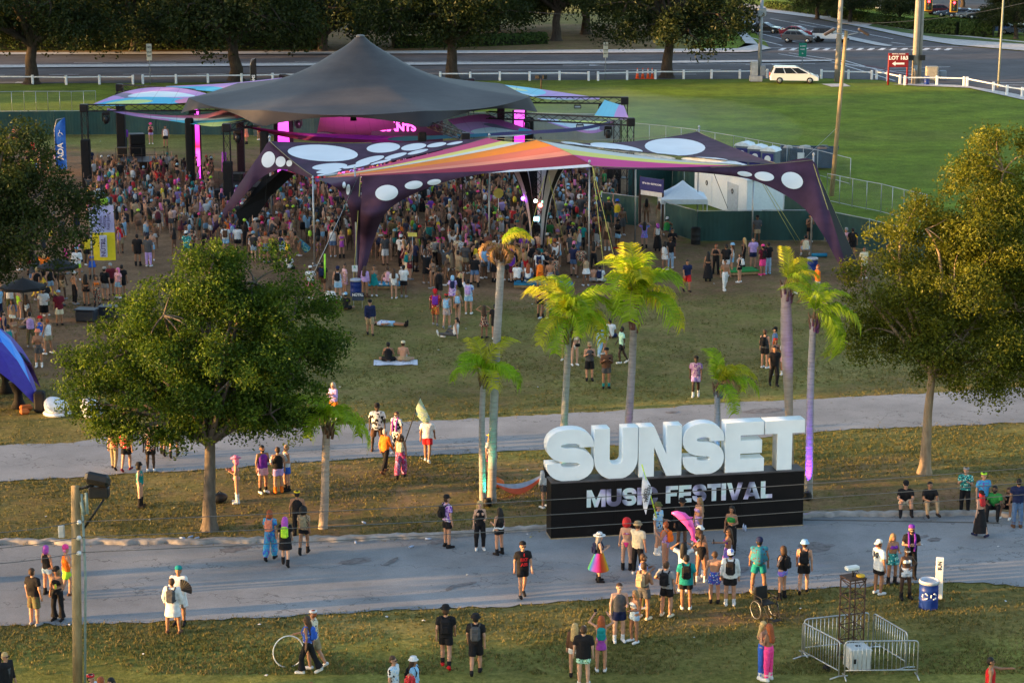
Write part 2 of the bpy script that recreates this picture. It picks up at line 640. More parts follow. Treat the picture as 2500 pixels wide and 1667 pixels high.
kA,kB=strip('lower_road',L_TOP,L_BOT,M_PATH,0.016,seed=9)
# kerb along the far side of the lower road
mb=MB()
prof=[(0.0,-0.05),(0.0,0.12),(0.05,0.15),(0.28,0.15),(0.34,0.02)]
rows=[]
for k,(dy,z)in enumerate(prof):
 rows.append([Vector((p.x,p.y+dy-0.03+0.02*math.sin(i*1.7),z+0.012*math.sin(i*2.3+k)))for i,p in enumerate(kA)])
mb.grid(rows,True,False)
tag(mb.build('kerb',M_KERB),kind='structure')
# patches and tyre stains on the paths (worn, dark asphalt repairs)
M_PATCH=mat('asphalt_patch',(0.15,0.142,0.145),0.9,var=0.4,scale=5)
def blob_sheet(name,cx,cy,rx,ry,z,m,rot=0.0,seed=0,parent=None):
 r=random.Random(seed)
 n=22
 pts=[]
 for k in range(n):
  t=2*math.pi*k/n
  q=1+r.uniform(-0.18,0.18)
  x,y=rx*q*math.cos(t),ry*q*math.sin(t)
  pts.append((cx+x*math.cos(rot)-y*math.sin(rot),cy+x*math.sin(rot)+y*math.cos(rot),z))
 mb=MB()
 mb.add([(cx,cy,z)]+pts,[(0,1+k,1+(k+1)%n)for k in range(n)])
 o=mb.build(name,m,parent)
 if parent is None:
  tag(o,kind='structure')
 return o
for k,(u,v,rx,ry)in enumerate([(580,1337,0.45,0.28),(563,1343,0.35,0.3),(1992,1336,0.6,0.5),(1865,1003,0.9,0.35),(1640,1007,0.3,0.15),(868,1371,0.55,0.28),(1136,1427,0.4,0.14),
(2280,1318,0.3,0.18),(2255,1311,0.25,0.12),(1068,1324,0.35,0.2),(1810,1392,0.35,0.2),(955,1372,0.5,0.1),(1100,1436,0.3,0.1)]):
 g=G(u,v)
 blob_sheet('asphalt_stain',g.x,g.y,rx,ry,0.020+0.001*k,M_PATCH,0.1*k,k)
 # short grass standing on the near lawns and creeping over the path edges
def grass_tufts(n,seed):
 r=np.random.default_rng(seed)
 y=1/r.uniform(1/124,1/57,n)
 x=r.uniform(-1,1,n)*(y*.247+2)
 u,v=project(x,y)
 ins=np.zeros(n,bool)
 for T,B in((U_TOP,U_BOT),(L_TOP,L_BOT)):
  t=np.interp(u,[p[0]for p in T],[p[1]for p in T])
  b_=np.interp(u,[p[0]for p in B],[p[1]for p in B])
  e=r.exponential(2.2,n)
  ins|=(v>t+e)&(v<b_-e)
 thin=fbm(x,y,3.0,77)
 keep=~ins&(r.random(n)<np.clip((thin-.33)*4,.12,1))&(v>720)&((r.random(n)<.2)|(u<1960)|(v<1165)|(v>1270))
 x,y=x[keep],y[keep]
 k=4
 m=len(x)*k
 X,Y=np.repeat(x,k)+r.normal(0,.03,m),np.repeat(y,k)+r.normal(0,.03,m)
 h,a,w=r.uniform(.03,.085,m),r.uniform(0,6.28,m),r.uniform(.008,.018,m)
 lx,ly=r.normal(0,.035,m),r.normal(0,.035,m)
 V=np.stack([np.stack([X+w*np.cos(a),Y+w*np.sin(a),0*h-.01],1),np.stack([X-w*np.cos(a),Y-w*np.sin(a),0*h-.01],1),np.stack([X+lx,Y+ly,h],1)],1).reshape(-1,3)
 m_,nt,b_=_new('grass_blades')
 geo=nt.nodes.new('ShaderNodeNewGeometry')
 f=mth(nt,'ADD',mth(nt,'MULTIPLY',geo.outputs['Random Per Island'],.5),mth(nt,'MULTIPLY',noise(nt,coord(nt),.5,4),.6))
 nt.links.new(ramp(nt,f,[(.3,(.062,.070,.014)),(.55,(.135,.124,.036)),(.8,(.24,.185,.082))]),b_.inputs['Base Color'])
 b_.inputs['Roughness'].default_value=.8
 b_.inputs['Specular IOR Level'].default_value=.1
 o=link('grass',raw_mesh('grass',V,np.arange(m*3).reshape(-1,3),[m_],False))
 tag(o,'short dry grass growing on the near lawns','grass',kind='stuff')
grass_tufts(135000,8)
# ---------------------------------------------------------------- the far road, junction, pavements
def gpoly(name,px,z,m,kind='structure',parent=None):
 mb=MB()
 pts=[G(u,v)for u,v in px]
 mb.add([(p.x,p.y,z)for p in pts],[tuple(range(len(pts)))])
 o=mb.build(name,m,parent)
 if parent is None:
  tag(o,kind=kind)
 me=o.data
 if me.polygons[0].normal.z<0:
  me.flip_normals()
 return o
gpoly('road',[(-300,207),(-300,137),(1830,129),(1880,120),(1868,100),(1818,60),(1800,22),(1826,18),(1990,46),(2120,72),(2230,96),(2330,112),(2520,128),(2900,150),(2900,330),(2560,250),(2480,230),(2360,211),(2240,212),(2150,196),(2000,192),(1400,196)],0.010,M_ROAD)
gpoly('pavement',[(-300,137),(-300,132),(1262,126),(1800,121),(1850,110),(1800,60),(1785,62),(1820,108),(1860,112),(1884,121),(1830,130),(1260,133)],0.13,M_CONC)
gpoly('pavement',[(1800,22),(1812,10),(1990,36),(2150,62),(2300,84),(2500,104),(2900,130),(2900,150),(2520,128),(2330,112),(2230,96),(2120,72),(1990,46)],0.12,M_CONC)
gpoly('verge',[(2120,66),(2200,82),(2300,96),(2520,112),(2900,134),(2900,128),(2500,107),(2300,88),(2200,73),(2130,62)],0.15,mat('verge_grass',(0.06,0.10,0.02),0.95,var=0.4,scale=3))
gpoly('median',[(-300,170),(-300,164),(1500,153),(1830,150),(2030,149),(2030,152),(1830,155),(1500,158)],0.12,M_CONC)
gpoly('median',[(2020,80),(2170,112),(2180,113),(2170,116),(2140,113),(2000,84)],0.12,M_CONC)
gpoly('footway',[(2180,208),(2270,212),(2365,216),(2520,250),(2560,262),(2560,252),(2480,231),(2360,211),(2240,204)],0.06,M_CONC)
mk=[]
def gline(a,b,w=0.16,m=None,z=0.016):
 A,B=G(*a),G(*b)
 d=(B-A).normalized()
 n=Vector((-d.y,d.x,0))*(w/2)
 mb=MB()
 mb.add([(q.x,q.y,z)for q in(A-n,B-n,B+n,A+n)],[(0,1,2,3)])
 o=mb.build('lane_marking',m or M_LINE,ROADMARK)
 mk.append(o)
ROADMARK=empty('lane_markings')
tag(ROADMARK,kind='structure')
for a in range(-60,1700,180):
 gline((a,183-a*0.003),(a+72,183-(a+72)*0.003))
 gline((a+240,154-a*0.004),(a+310,154-a*0.004))
for a,b in[((1200,158),(1990,156)),((1150,172),(1760,171)),((1150,182),(1700,182)),((-300,161),(1400,150)),
((1900,132),(2240,185)),((1926,130),(2060,150)),((2040,154),(2185,198)),((2045,153),(2140,168)),((2060,148),(2225,196)),
((1880,118),(2340,114)),((1900,125),(2350,121)),((2160,168),(2320,164)),((2140,172),(2300,176)),
((2440,203),(2560,201)),((2440,208),(2560,210)),((2440,213),(2560,218)),
((1850,60),(2000,96)),((1835,78),(1960,108)),((1830,92),(1910,112)),((1880,46),(2060,80)),((1950,52),(2180,96)),((2176,104),(2210,109))]:
 gline(a,b,0.2)
for k in range(16):
 u=1905+k*27
 gline((u,123.5),(u+10,118.5),0.6)
for u,v in((1430,160),(30,202),(1876,158)):  # turn arrows
 g=G(u,v)
 mb=MB()
 mb.prism([(-2.6,-0.12),(0.4,-0.12),(0.4,-0.5),(2.2,0),(0.4,0.5),(0.4,0.12),(-2.6,0.12)],0,0.004)
 mb.build('lane_arrow',M_LINE,ROADMARK,(g.x,g.y,0.018))
gpoly('junction_island',[(2105,158),(2170,168),(2230,184),(2262,196),(2200,190),(2140,176)],0.012,mat('red_asphalt',(0.10,0.045,0.05),0.9,var=0.2))
# car park beyond the hedge and the open lawn strips beyond the trees
gpoly('car_park',[(1880,-6),(2120,8),(2340,40),(2540,70),(2900,90),(2900,-40),(1880,-60)],0.012,M_ROAD)
gpoly('concrete_pad',[(2006,206),(2062,205),(2077,212),(2030,213)],0.03,M_CONC)
# ================================================================ trees, palms, hedges
def leaf_material(name,dark,mid,light,trans=0.35,nscale=0.6):
 m,nt,b=_new(name)
 nt.nodes.remove(b)
 out=nt.nodes['Material Output']
 P=coord(nt)
 geo=nt.nodes.new('ShaderNodeNewGeometry')
 n1=noise(nt,P,nscale,3,0.6)
 rnd=geo.outputs['Random Per Island']
 f=mth(nt,'ADD',mth(nt,'MULTIPLY',n1,0.78),mth(nt,'MULTIPLY',rnd,0.26))
 c=ramp(nt,f,[(0.28,dark),(0.55,mid),(0.80,light)])
 d=nt.nodes.new('ShaderNodeBsdfDiffuse')
 t=nt.nodes.new('ShaderNodeBsdfTranslucent')
 g=nt.nodes.new('ShaderNodeBsdfGlossy')
 g.inputs['Roughness'].default_value=0.45
 g.inputs['Color'].default_value=(0.9,0.95,0.85,1)
 nt.links.new(c,d.inputs['Color'])
 nt.links.new(mix(nt,1.0,c,(1.25,1.2,0.5),'MULTIPLY'),t.inputs['Color'])
 s1=nt.nodes.new('ShaderNodeMixShader')
 s1.inputs[0].default_value=trans
 nt.links.new(d.outputs[0],s1.inputs[1])
 nt.links.new(t.outputs[0],s1.inputs[2])
 s2=nt.nodes.new('ShaderNodeMixShader')
 s2.inputs[0].default_value=0.012
 nt.links.new(s1.outputs[0],s2.inputs[1])
 nt.links.new(g.outputs[0],s2.inputs[2])
 nt.links.new(s2.outputs[0],out.inputs['Surface'])
 return m
def bark_material(name,a,b_,c,band=0.0):
 m,nt,b=_new(name)
 P=coord(nt)
 mp=nt.nodes.new('ShaderNodeMapping')
 mp.inputs['Scale'].default_value=(7,7,1.6)if not band else(2,2,14)
 nt.links.new(P,mp.inputs['Vector'])
 n1=noise(nt,mp.outputs[0],1.0,5,0.65)
 n2=noise(nt,P,1.3,3)
 f=mth(nt,'ADD',mth(nt,'MULTIPLY',n1,0.7),mth(nt,'MULTIPLY',n2,0.35))
 nt.links.new(ramp(nt,f,[(0.3,a),(0.52,b_),(0.75,c)]),b.inputs['Base Color'])
 b.inputs['Roughness'].default_value=0.9
 b.inputs['Specular IOR Level'].default_value=0.15
 bumpn(nt,b,n1,0.8,0.05)
 return m
M_BARK=bark_material('oak_bark',(0.05,0.04,0.03),(0.12,0.095,0.075),(0.20,0.165,0.13))
M_BARKD=bark_material('shaded_bark',(0.025,0.019,0.014),(0.055,0.042,0.032),(0.09,0.072,0.056))  # darker copy of the bark, the far trunks' shade put into its colour
M_BARKL=bark_material('pale_bark',(0.16,0.11,0.07),(0.28,0.20,0.13),(0.38,0.29,0.20))
M_LEAF_NEAR=leaf_material('oak_leaves',(0.012,0.026,0.004),(0.056,0.100,0.009),(0.185,0.235,0.020),0.34,1.1)
M_LEAF_GOLD=leaf_material('laurel_leaves',(0.026,0.036,0.005),(0.105,0.120,0.011),(0.235,0.225,0.020),0.38,1.0)
M_LEAF_FAR=leaf_material('shaded_oak_leaves',(0.010,0.016,0.005),(0.026,0.036,0.010),(0.052,0.062,0.016),0.25,0.25)  # deep shade of the far trees is put into these leaf colours
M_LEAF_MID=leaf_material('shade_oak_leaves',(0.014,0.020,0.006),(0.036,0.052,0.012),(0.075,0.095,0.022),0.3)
M_HEDGE=leaf_material('hedge_leaves',(0.018,0.032,0.008),(0.045,0.075,0.015),(0.08,0.12,0.028),0.2,1.0)
def leaf_quads(cent,norm,size,rng,fold=0.25):
 """one leaf (a bent pair of triangles sharing the midrib) per centre"""
 n=len(cent)
 r=rng.normal(size=(n,3))
 t=np.cross(norm,r)
 t/=np.linalg.norm(t,axis=1,keepdims=True)+1e-9
 bt=np.cross(norm,t)
 L=(size*rng.uniform(0.65,1.35,n))[:,None]
 W=L*rng.uniform(0.45,0.7,n)[:,None]
 a=cent-t*L*0.5
 c=cent+t*L*0.5
 b_=cent+bt*W*0.5+norm*W*fold
 d=cent-bt*W*0.5+norm*W*fold
 V=np.stack([a,b_,c,d],1).reshape(-1,3)
 i=np.arange(n)[:,None]*4
 return V,np.concatenate([i,i+1,i+2,i+3],1)
def crown_points(lobes,n_clumps,clump_r,n_leaves,rng,shell=0.55):
 """lobes: (centre, radii). Clumps sit on the lobes, leaves on the clumps"""
 cs,rs=[],[]
 vol=np.array([l[1][0]*l[1][1]*l[1][2]for l in lobes])**0.667
 cnt=np.maximum(3,(n_clumps*vol/vol.sum()).astype(int))
 for(c,r),k in zip(lobes,cnt):
  d=rng.normal(size=(k,3))
  d/=np.linalg.norm(d,axis=1,keepdims=True)
  q=shell+(1-shell)*rng.random(k)**0.5
  cs.append(np.array(c)[None]+d*np.array(r)[None]*q[:,None])
  rs.append(clump_r*rng.uniform(0.5,1.55,k))
 cs,rs=np.concatenate(cs),np.concatenate(rs)
 per=rs**2
 idx=rng.choice(len(cs),n_leaves,p=per/per.sum())
 d=rng.normal(size=(n_leaves,3))
 d[:,2]+=0.4
 d/=np.linalg.norm(d,axis=1,keepdims=True)
 q=0.35+0.65*rng.random(n_leaves)**0.45
 squash=np.array([1.0,1.0,0.72])
 P=cs[idx]+d*(rs[idx]*q)[:,None]*squash
 P+=rng.normal(size=P.shape)*(rs[idx]*0.20)[:,None]
 N=d+rng.normal(size=d.shape)*0.55
 N/=np.linalg.norm(N,axis=1,keepdims=True)
 return P,N,cs,rs
def branch(mb,a,b,r0,r1,rng,sag=0.15,n=6):
 a,b=Vector(a),Vector(b)
 L=(b-a).length
 k=Vector(rng.normal(size=3))*L*0.07
 pts,rr=[],[]
 for i in range(n+1):
  t=i/n
  p=a.lerp(b,t)+k*math.sin(math.pi*t)+Vector((0,0,L*sag*math.sin(math.pi*t)))
  pts.append(p)
  rr.append(r0+(r1-r0)*t)
 mb.tube(pts,rr,6,False)
def tree_parts(base,trunk_top,r0,r1,lobes,leaf,n_leaves,n_clumps,clump_r,seed,twigs=40,lean=None):
 rng=np.random.default_rng(seed)
 P,N,cs,rs=crown_points(lobes,n_clumps,clump_r,n_leaves,rng)
 V,Fq=leaf_quads(P,N,leaf,rng)
 mb=MB()
 base,top=Vector(base),Vector(trunk_top)
 pts=[base+Vector((0,0,-0.1))]
 rr=[r0*1.7]
 for t,q in((0.03,1.35),(0.08,1.12),(0.3,1.0),(0.6,0.92),(1.0,0.85)):
  w=Vector(rng.normal(size=3))*r0*0.22
  w.z=0
  pts.append(base.lerp(top,t)+w*(t>0.1))
  rr.append(r0*q*(1-t)+r1*q*t)
 mb.tube(pts,rr,12,False)
 for c,r in lobes:
  c=Vector(c)
  branch(mb,top.lerp(base,0.04),c,r1*0.62,r1*0.16,rng)
 L=[Vector(c)for c,_ in lobes]
 for k in rng.choice(len(cs),min(twigs,len(cs)),replace=False):
  p=Vector(cs[k])
  h=min(L,key=lambda q:(q-p).length)
  branch(mb,h,p,r1*0.2,r1*0.06,rng,0.05,4)
 return V,Fq,mb
def make_tree(name,label,base,trunk_top,r0,r1,lobes,leaf,n_leaves,n_clumps,clump_r,seed,mleaf,mbark,twigs=40,group=None):
 V,Fq,mb=tree_parts(base,trunk_top,r0,r1,lobes,leaf,n_leaves,n_clumps,clump_r,seed,twigs)
 b=Vector(base)
 root=thing(name,label,'tree',b,0,group)
 mb.v=[tuple(Vector(p)-b)for p in mb.v]
 mb.build('trunk',mbark,root)
 me=raw_mesh('crown',V-np.array(b)[None],Fq,[mleaf],False)
 link('crown',me,root)
 return root
def px_lobes(spec,Y):
 """(u, v, radius_px, depth offset m, flatten) -> lobes at distance Y"""
 out=[]
 for u,v,rp,dy,fl in spec:
  c=at(u,v,Y+dy)
  r=rp*(c-Vector((0,0,CAMH))).length/FPX
  out.append(((c.x,c.y,c.z),(r,r,r*fl)))
 return out
 # near oak on the verge between the two paths
b=G(512,1292)
lob=px_lobes([(505,690,95,0.2,0.9),(620,690,105,1.0,0.9),(400,770,110,-0.6,0.85),(560,800,135,0,0.9),(715,780,110,0.6,0.9),(270,880,105,0.3,0.8),(400,930,120,-1.2,0.7),
(560,930,130,-1.5,0.75),(720,920,105,-0.4,0.85),(240,985,75,0.5,0.8),(360,1040,65,-0.3,0.7),(660,1010,80,-1.0,0.7),(790,850,55,0.4,0.9),(480,820,150,2.4,0.8),
(650,860,130,2.6,0.8),(330,800,80,2.0,0.8),(500,1020,70,0.8,0.6),(520,640,55,0.2,0.9),(205,930,60,-0.3,0.8),(290,1050,58,-.2,.7),(420,1062,48,-.4,.7),(215,1025,55,0,.7),(745,1035,50,-.3,.7),(500,1030,85,-.6,.6),(600,1015,85,0,.6),(430,1000,90,.6,.6),(680,980,90,.4,.7),(600,960,100,1.8,.7),(380,960,90,1.8,.7)],b.y)
make_tree('oak_tree','broad green oak beside the lower road, its top lit gold by low sun',b,at(508,1075,b.y),0.23,0.20,lob,0.115,115000,520,0.44,21,M_LEAF_NEAR,M_BARK,90)
# golden laurel at the edge on the other side
b=G(2257,1154)
lob=px_lobes([(2450,420,95,0,1.1),(2490,560,130,1.5,1.0),(2380,560,105,0,0.9),(2260,560,85,-0.4,0.85),(2165,600,60,0.3,0.8),(2240,500,45,0.2,0.9),(2330,690,140,-1.2,0.8),(2190,690,90,-0.5,0.75),
(2110,720,55,0.2,0.7),(2215,800,105,0.3,0.75),(2350,830,135,-1.0,0.75),(2480,760,150,0,0.9),(2150,860,60,0.2,0.7),(2270,890,85,-0.4,0.7),(2400,920,95,-0.6,0.6),(2490,920,85,0.4,0.7),
(2400,700,160,2.2,0.8),(2560,600,150,0.5,1.0),(2560,860,130,0,0.8),(2090,680,30,0,0.6),(2390,470,75,.5,1),(2320,610,90,.6,.9),(2420,620,110,-1,.9),(2280,760,110,1,.8),(2130,800,60,0,.8)],b.y)
make_tree('laurel_tree','golden-green broadleaf tree with pale sunlit trunk right of the letters',b,at(2276,905,b.y),0.20,0.15,lob,0.115,120000,520,0.50,22,M_LEAF_GOLD,M_BARKL,110)
# tree whose crown reaches in over the bar area
b=G(-75,850)
lob=px_lobes([(30,330,55,0,0.9),(-20,420,110,0,0.9),(90,480,90,0.3,0.85),(150,540,75,-0.4,0.8),(60,580,100,-1.0,0.75),(-40,560,120,0,0.9),(10,640,55,-0.4,0.7),(170,470,45,0.2,0.8),(205,500,28,0.2,0.7),(120,620,45,-0.3,0.7),(50,400,80,1.0,0.9)],b.y)
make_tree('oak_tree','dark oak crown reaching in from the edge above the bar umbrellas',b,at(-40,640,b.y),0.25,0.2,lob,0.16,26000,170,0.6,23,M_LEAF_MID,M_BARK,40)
# ---- far oaks share three crowns
FAR=[]
for k in range(3):
 rng=np.random.default_rng(50+k)
 lobes=[((0,0,8.5),(5.0,5.0,4.2))]
 for j in range(11):
  t=2*math.pi*(j+rng.random()*0.7)/11
  q=rng.uniform(4.5,6.8)
  lobes.append(((q*math.cos(t),q*math.sin(t),rng.uniform(4.8,8.2)),(rng.uniform(2.6,3.8),rng.uniform(2.6,3.8),rng.uniform(1.7,2.6))))
 for j in range(5):
  t=2*math.pi*(j+rng.random())/5
  q=rng.uniform(1.5,4.0)
  lobes.append(((q*math.cos(t),q*math.sin(t),rng.uniform(10,12.5)),(3.0,3.0,2.2)))
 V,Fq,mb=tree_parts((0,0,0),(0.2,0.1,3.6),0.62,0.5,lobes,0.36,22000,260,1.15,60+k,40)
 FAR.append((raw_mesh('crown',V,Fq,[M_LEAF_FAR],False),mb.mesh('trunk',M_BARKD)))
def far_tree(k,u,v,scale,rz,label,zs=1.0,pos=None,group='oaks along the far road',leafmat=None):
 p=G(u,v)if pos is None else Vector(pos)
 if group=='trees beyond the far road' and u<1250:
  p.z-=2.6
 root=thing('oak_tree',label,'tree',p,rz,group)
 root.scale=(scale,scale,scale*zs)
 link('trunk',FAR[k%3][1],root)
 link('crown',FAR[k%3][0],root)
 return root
far_tree(0,78,205,1.12,0.4,'far oak with forked trunk at the edge left of the stage, by white rail')
far_tree(1,576,197,1.14,2.0,'far oak standing behind the peak of the dark stage tent\'s slope')
far_tree(2,1104,194,1.08,4.1,'far oak with a bent low limb behind the tent\'s long slope')
far_tree(0,1628,190,1.05,5.2,'far oak beside the row of traffic cones at the roadside')
far_tree(1,330,128,1.2,1.0,'dark tree beyond the road, between the two leftmost roadside oaks',group='trees beyond the far road')
far_tree(2,790,127,1.25,3.0,'dark tree beyond the road directly behind the tent peak',group='trees beyond the far road')
far_tree(0,120,116,1.3,2.2,'dark tree beyond the road behind the leftmost oak',group='trees beyond the far road')
far_tree(1,480,112,1.3,5.5,'dark tree beyond the road behind the second oak',group='trees beyond the far road')
far_tree(2,980,112,1.15,0.7,'dark tree beyond the road, left of the bent-limbed oak',group='trees beyond the far road')
far_tree(0,1358,100,1.0,0.2,'slim-trunked tree on the far lawn between two roadside oaks',1.1,group='trees beyond the far road')
far_tree(1,1430,84,1.0,3.3,'smaller tree behind the slim-trunked one on far lawn',group='trees beyond the far road')
far_tree(2,1215,78,1.1,1.8,'tree deep beyond the road, right of the bent-limbed oak',group='trees beyond the far road')
far_tree(0,640,66,1.3,4.4,'tree in the deep shade far behind the tent peak',group='trees beyond the far road')
far_tree(1,250,60,1.35,0.9,'tree in the deep shade far behind the sign post at left',group='trees beyond the far road')
far_tree(2,1640,70,0.95,2.9,'tree beyond the road behind the oak by the cones',group='trees beyond the far road')
far_tree(0,-60,90,1.3,2.5,'tree beyond the road at the far left edge',group='trees beyond the far road')
far_tree(1,2480,96,0.5,2.5,'small dark tree at the car park edge, far right',group='trees round the car park')
far_tree(2,2440,90,0.42,1.1,'small tree beside the street light at the car park',group='trees round the car park')
far_tree(0,2075,56,0.5,4.0,'thin tree at the car park\'s hedge left of the utility pole',group='trees round the car park')
far_tree(2,2195,66,0.45,5.0,'thin tree at the hedge right beside the utility pole',group='trees round the car park')
far_tree(1,1995,48,0.55,0.5,'dark small tree near the bus-stop poster beyond the junction',group='trees round the car park')
far_tree(0,1800,14,0.8,1.5,'tree behind the junction\'s far corner beside the signal mast',group='trees round the car park')
far_tree(1,2350,18,0.6,1.5,'tree beyond the parked cars under the traffic signals',group='trees round the car park')
# unseen trees added on the sun's side, spaced to shade the grounds and leave gaps
SHADE=[(-24.5,63.4,.52),(-29,48,.60),(-50,83.5,.85),(-54,38,1.0),(-68,88,.95),(-60,101,1.0),(-64,116,1.1),(-90,134,1.35),(-90,157,1.45),(-90,182,1.1),(-104,204,1.2),(-112,226,1.2),(-112,168,1.3),(-80,104,1.1),(-80,120,1.25)]
for k,(x,y,s)in enumerate(SHADE):
 far_tree(k,0,0,s,k*1.3,'unseen oak added on the sunward side to shade the grounds',pos=(x,y,0),group='unseen oaks added for shade')
def hedge(label,px,h,w,seed,n):
 """clipped hedge along ground points"""
 rng=np.random.default_rng(seed)
 pts=[G(u,v)for u,v in px]
 mid=sum(pts,Vector())/len(pts)
 P,N=[],[]
 seg=[(a,b)for a,b in zip(pts[:-1],pts[1:])]
 tot=sum((b-a).length for a,b in seg)
 mb=MB()
 for a,b in seg:
  L=(b-a).length
  k=int(n*L/tot)
  d=(b-a).normalized()
  s=Vector((-d.y,d.x,0))
  for _ in range(k):
   t=rng.random()*L
   th=rng.uniform(-0.3,math.pi+0.3)
   q=0.88+0.14*rng.random()
   rx,rz=math.copysign(abs(math.cos(th))**0.5,math.cos(th))*w/2*q,math.copysign(abs(math.sin(th))**0.5,math.sin(th))*h*q
   p=a+d*t+s*rx
   p=Vector((p.x-mid.x,p.y-mid.y,max(0.05,rz)))
   P.append(p)
   nn=s*math.cos(th)+Vector((0,0,math.sin(th)))+Vector(rng.normal(size=3))*0.4
   N.append(nn.normalized())
  c=(a+b)/2-mid
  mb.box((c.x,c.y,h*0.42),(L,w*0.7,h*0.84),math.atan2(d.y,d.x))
 V,Fq=leaf_quads(np.array(P),np.array(N),0.38,rng)
 root=thing('hedge',label,'hedge',mid,0,'clipped hedges by the car park')
 link('foliage',raw_mesh('foliage',V,Fq,[M_HEDGE],False),root)
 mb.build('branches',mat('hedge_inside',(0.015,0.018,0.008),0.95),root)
hedge('long clipped hedge in front of the parked cars at the junction',[(2262,82),(2345,88),(2425,90)],2.1,2.6,1,4200)
hedge('clipped hedge under the thin trees left of the utility pole',[(2040,44),(2140,60),(2250,76)],1.4,2.4,2,3600)
hedge('low hedge at the far corner behind the black sedan',[(1880,22),(1960,32),(2030,42)],1.2,2.4,3,2600)
hedge('dark understorey hedge along the far pavement left of the tent peak',[(-40,122),(300,120),(620,119),(800,118)],2.2,3.0,4,5200)
hedge('understorey hedge along the far pavement right of the tent peak',[(960,117),(1180,112),(1330,106)],1.4,2.4,5,3000)
# ---- palms
M_FROND=leaf_material('palm_leaflets',(0.130,0.210,0.010),(0.270,0.400,0.016),(0.420,0.540,0.035),0.5,1.5)
M_FRONDY=leaf_material('palm_leaflets_yellow',(0.190,0.210,0.010),(0.400,0.400,0.020),(0.56,0.52,0.05),0.5,1.5)
M_DEAD=leaf_material('dead_palm_leaflets',(0.14,0.075,0.03),(0.27,0.15,0.065),(0.40,0.24,0.11),0.25,1.5)
M_RACHIS=mat('palm_rachis',(0.22,0.22,0.05),0.6)
M_PALMT=bark_material('palm_trunk',(0.20,0.18,0.165),(0.30,0.275,0.255),(0.40,0.37,0.345),1.0)
M_PALMW=bark_material('palm_trunk_warm',(0.24,0.18,0.14),(0.36,0.28,0.22),(0.46,0.37,0.30),1.0)
M_BOOT=bark_material('palm_boots',(0.06,0.035,0.02),(0.15,0.085,0.05),(0.26,0.17,0.10))
def frond_mesh(seed,L,droop,m,dens=54,leaf=0.50):
 """rachis arching outwards along +x, leaflets hanging from it; returned with two slots"""
 rng=np.random.default_rng(seed)
 mb=MB()
 pts=[]
 n=12
 p=Vector((0,0,0))
 ang=rad(52)
 for i in range(n+1):
  pts.append(p.copy())
  ang-=rad(droop)/n*(0.6+0.8*i/n)
  p=p+Vector((math.cos(ang),0.03*math.sin(i),math.sin(ang)))*(L/n)
 mb.tube(pts,[0.022*(1-0.85*i/n)for i in range(n+1)],5,False)
 mb.cur=1
 for k in range(dens):
  t=0.12+0.88*k/dens
  i=min(n-1,int(t*n))
  f=t*n-i
  q=pts[i].lerp(pts[i+1],f)
  d=(pts[i+1]-pts[i]).normalized()
  ll=leaf*(0.55+0.9*math.sin(math.pi*(0.12+0.8*t)))*rng.uniform(0.8,1.15)
  for s in(-1,1):
   out=(Vector((0,s,0))+d*rng.uniform(0.35,0.8)+Vector((0,0,rng.uniform(0.0,0.45)))).normalized()
   e1=q+out*ll*0.5
   e2=e1+(out*0.55+Vector((0,0,-rng.uniform(0.6,1.2)))+d*0.25).normalized()*ll*0.62
   w=d*0.020
   mb.add([q-w,q+w,e1+w*1.2,e1-w*1.2,e2+w*0.2,e2-w*0.2],[(0,1,2,3),(3,2,4,5)])
 return mb.mesh('frond',[M_RACHIS,m])
FR=[frond_mesh(1,2.5,125,M_FROND),frond_mesh(2,2.2,150,M_FROND),frond_mesh(3,2.5,105,M_FRONDY),frond_mesh(4,2.2,135,M_FROND)]
FRD=[frond_mesh(5,1.5,190,M_DEAD,34,0.32),frond_mesh(6,1.3,205,M_DEAD,30,0.28)]
def palm(label,base,top,r,fronds,mt,bulge=1.0,boot=0.5,seed=0):
 """base/top: photo pixels of trunk foot and trunk head. fronds: (variant, azimuth deg, tilt deg, scale)"""
 b=G(*base)
 t=at(top[0],top[1],b.y)-b
 rng=np.random.default_rng(seed)
 root=thing('palm_tree',label,'palm tree',b,0,'palms behind the sign')
 H=t.z
 mb=MB()
 n=40
 pts,rr=[],[]
 for i in range(n+1):
  q=i/n
  rr.append(r*(1.18-0.25*q if bulge==1 else 0.85+(bulge-0.85)*math.exp(-((q-0.72)/0.22)**2))*(1.25 if i==0 else 1)*(1+(0.035 if i%2 else-0.02)))
  pts.append(Vector((t.x*q+0.04*math.sin(q*4+seed),0.03*math.sin(q*3),H*q-(0.1 if i==0 else 0))))
 mb.tube(pts,rr,12,True)
 mb.build('trunk',mt,root)
 mb=MB()
 for k in range(11):  # old leaf bases under the crown
  a=k*2.4
  z=H-boot+boot*k/10
  q0=Vector((t.x+0.9*r*math.cos(a),0.9*r*math.sin(a),z-0.12))
  mb.tube([q0,q0+Vector((0.05*math.cos(a),0.05*math.sin(a),0.2)),q0+Vector((0.12*math.cos(a),0.12*math.sin(a),0.38))],[0.055,0.045,0.015],5)
 mb.tube([(t.x,0,H-boot),(t.x,0,H),(t.x,0,H+0.25)],[r*0.95,r*0.75,r*0.3],8)
 mb.build('boots',M_BOOT,root)
 for var,az,tilt,sc in fronds:
  me=FRD[var-10]if var>=10 else FR[var]
  o=link('frond',me,root,(t.x,0,H+0.12))
  o.rotation_euler=(0,-rad(tilt),rad(az))
  o.scale=(sc,sc,sc)
 return root
def blown(n,seed,sc=1.0,var=(0,1,2,3),spread=200):
 r=random.Random(seed)
 out=[]
 for k in range(n):
  az=-spread/2+spread*(k+0.5)/n+r.uniform(-15,15)
  out.append((var[k%len(var)],az,r.uniform(-28,42),sc*r.uniform(0.8,1.1)))
 return out
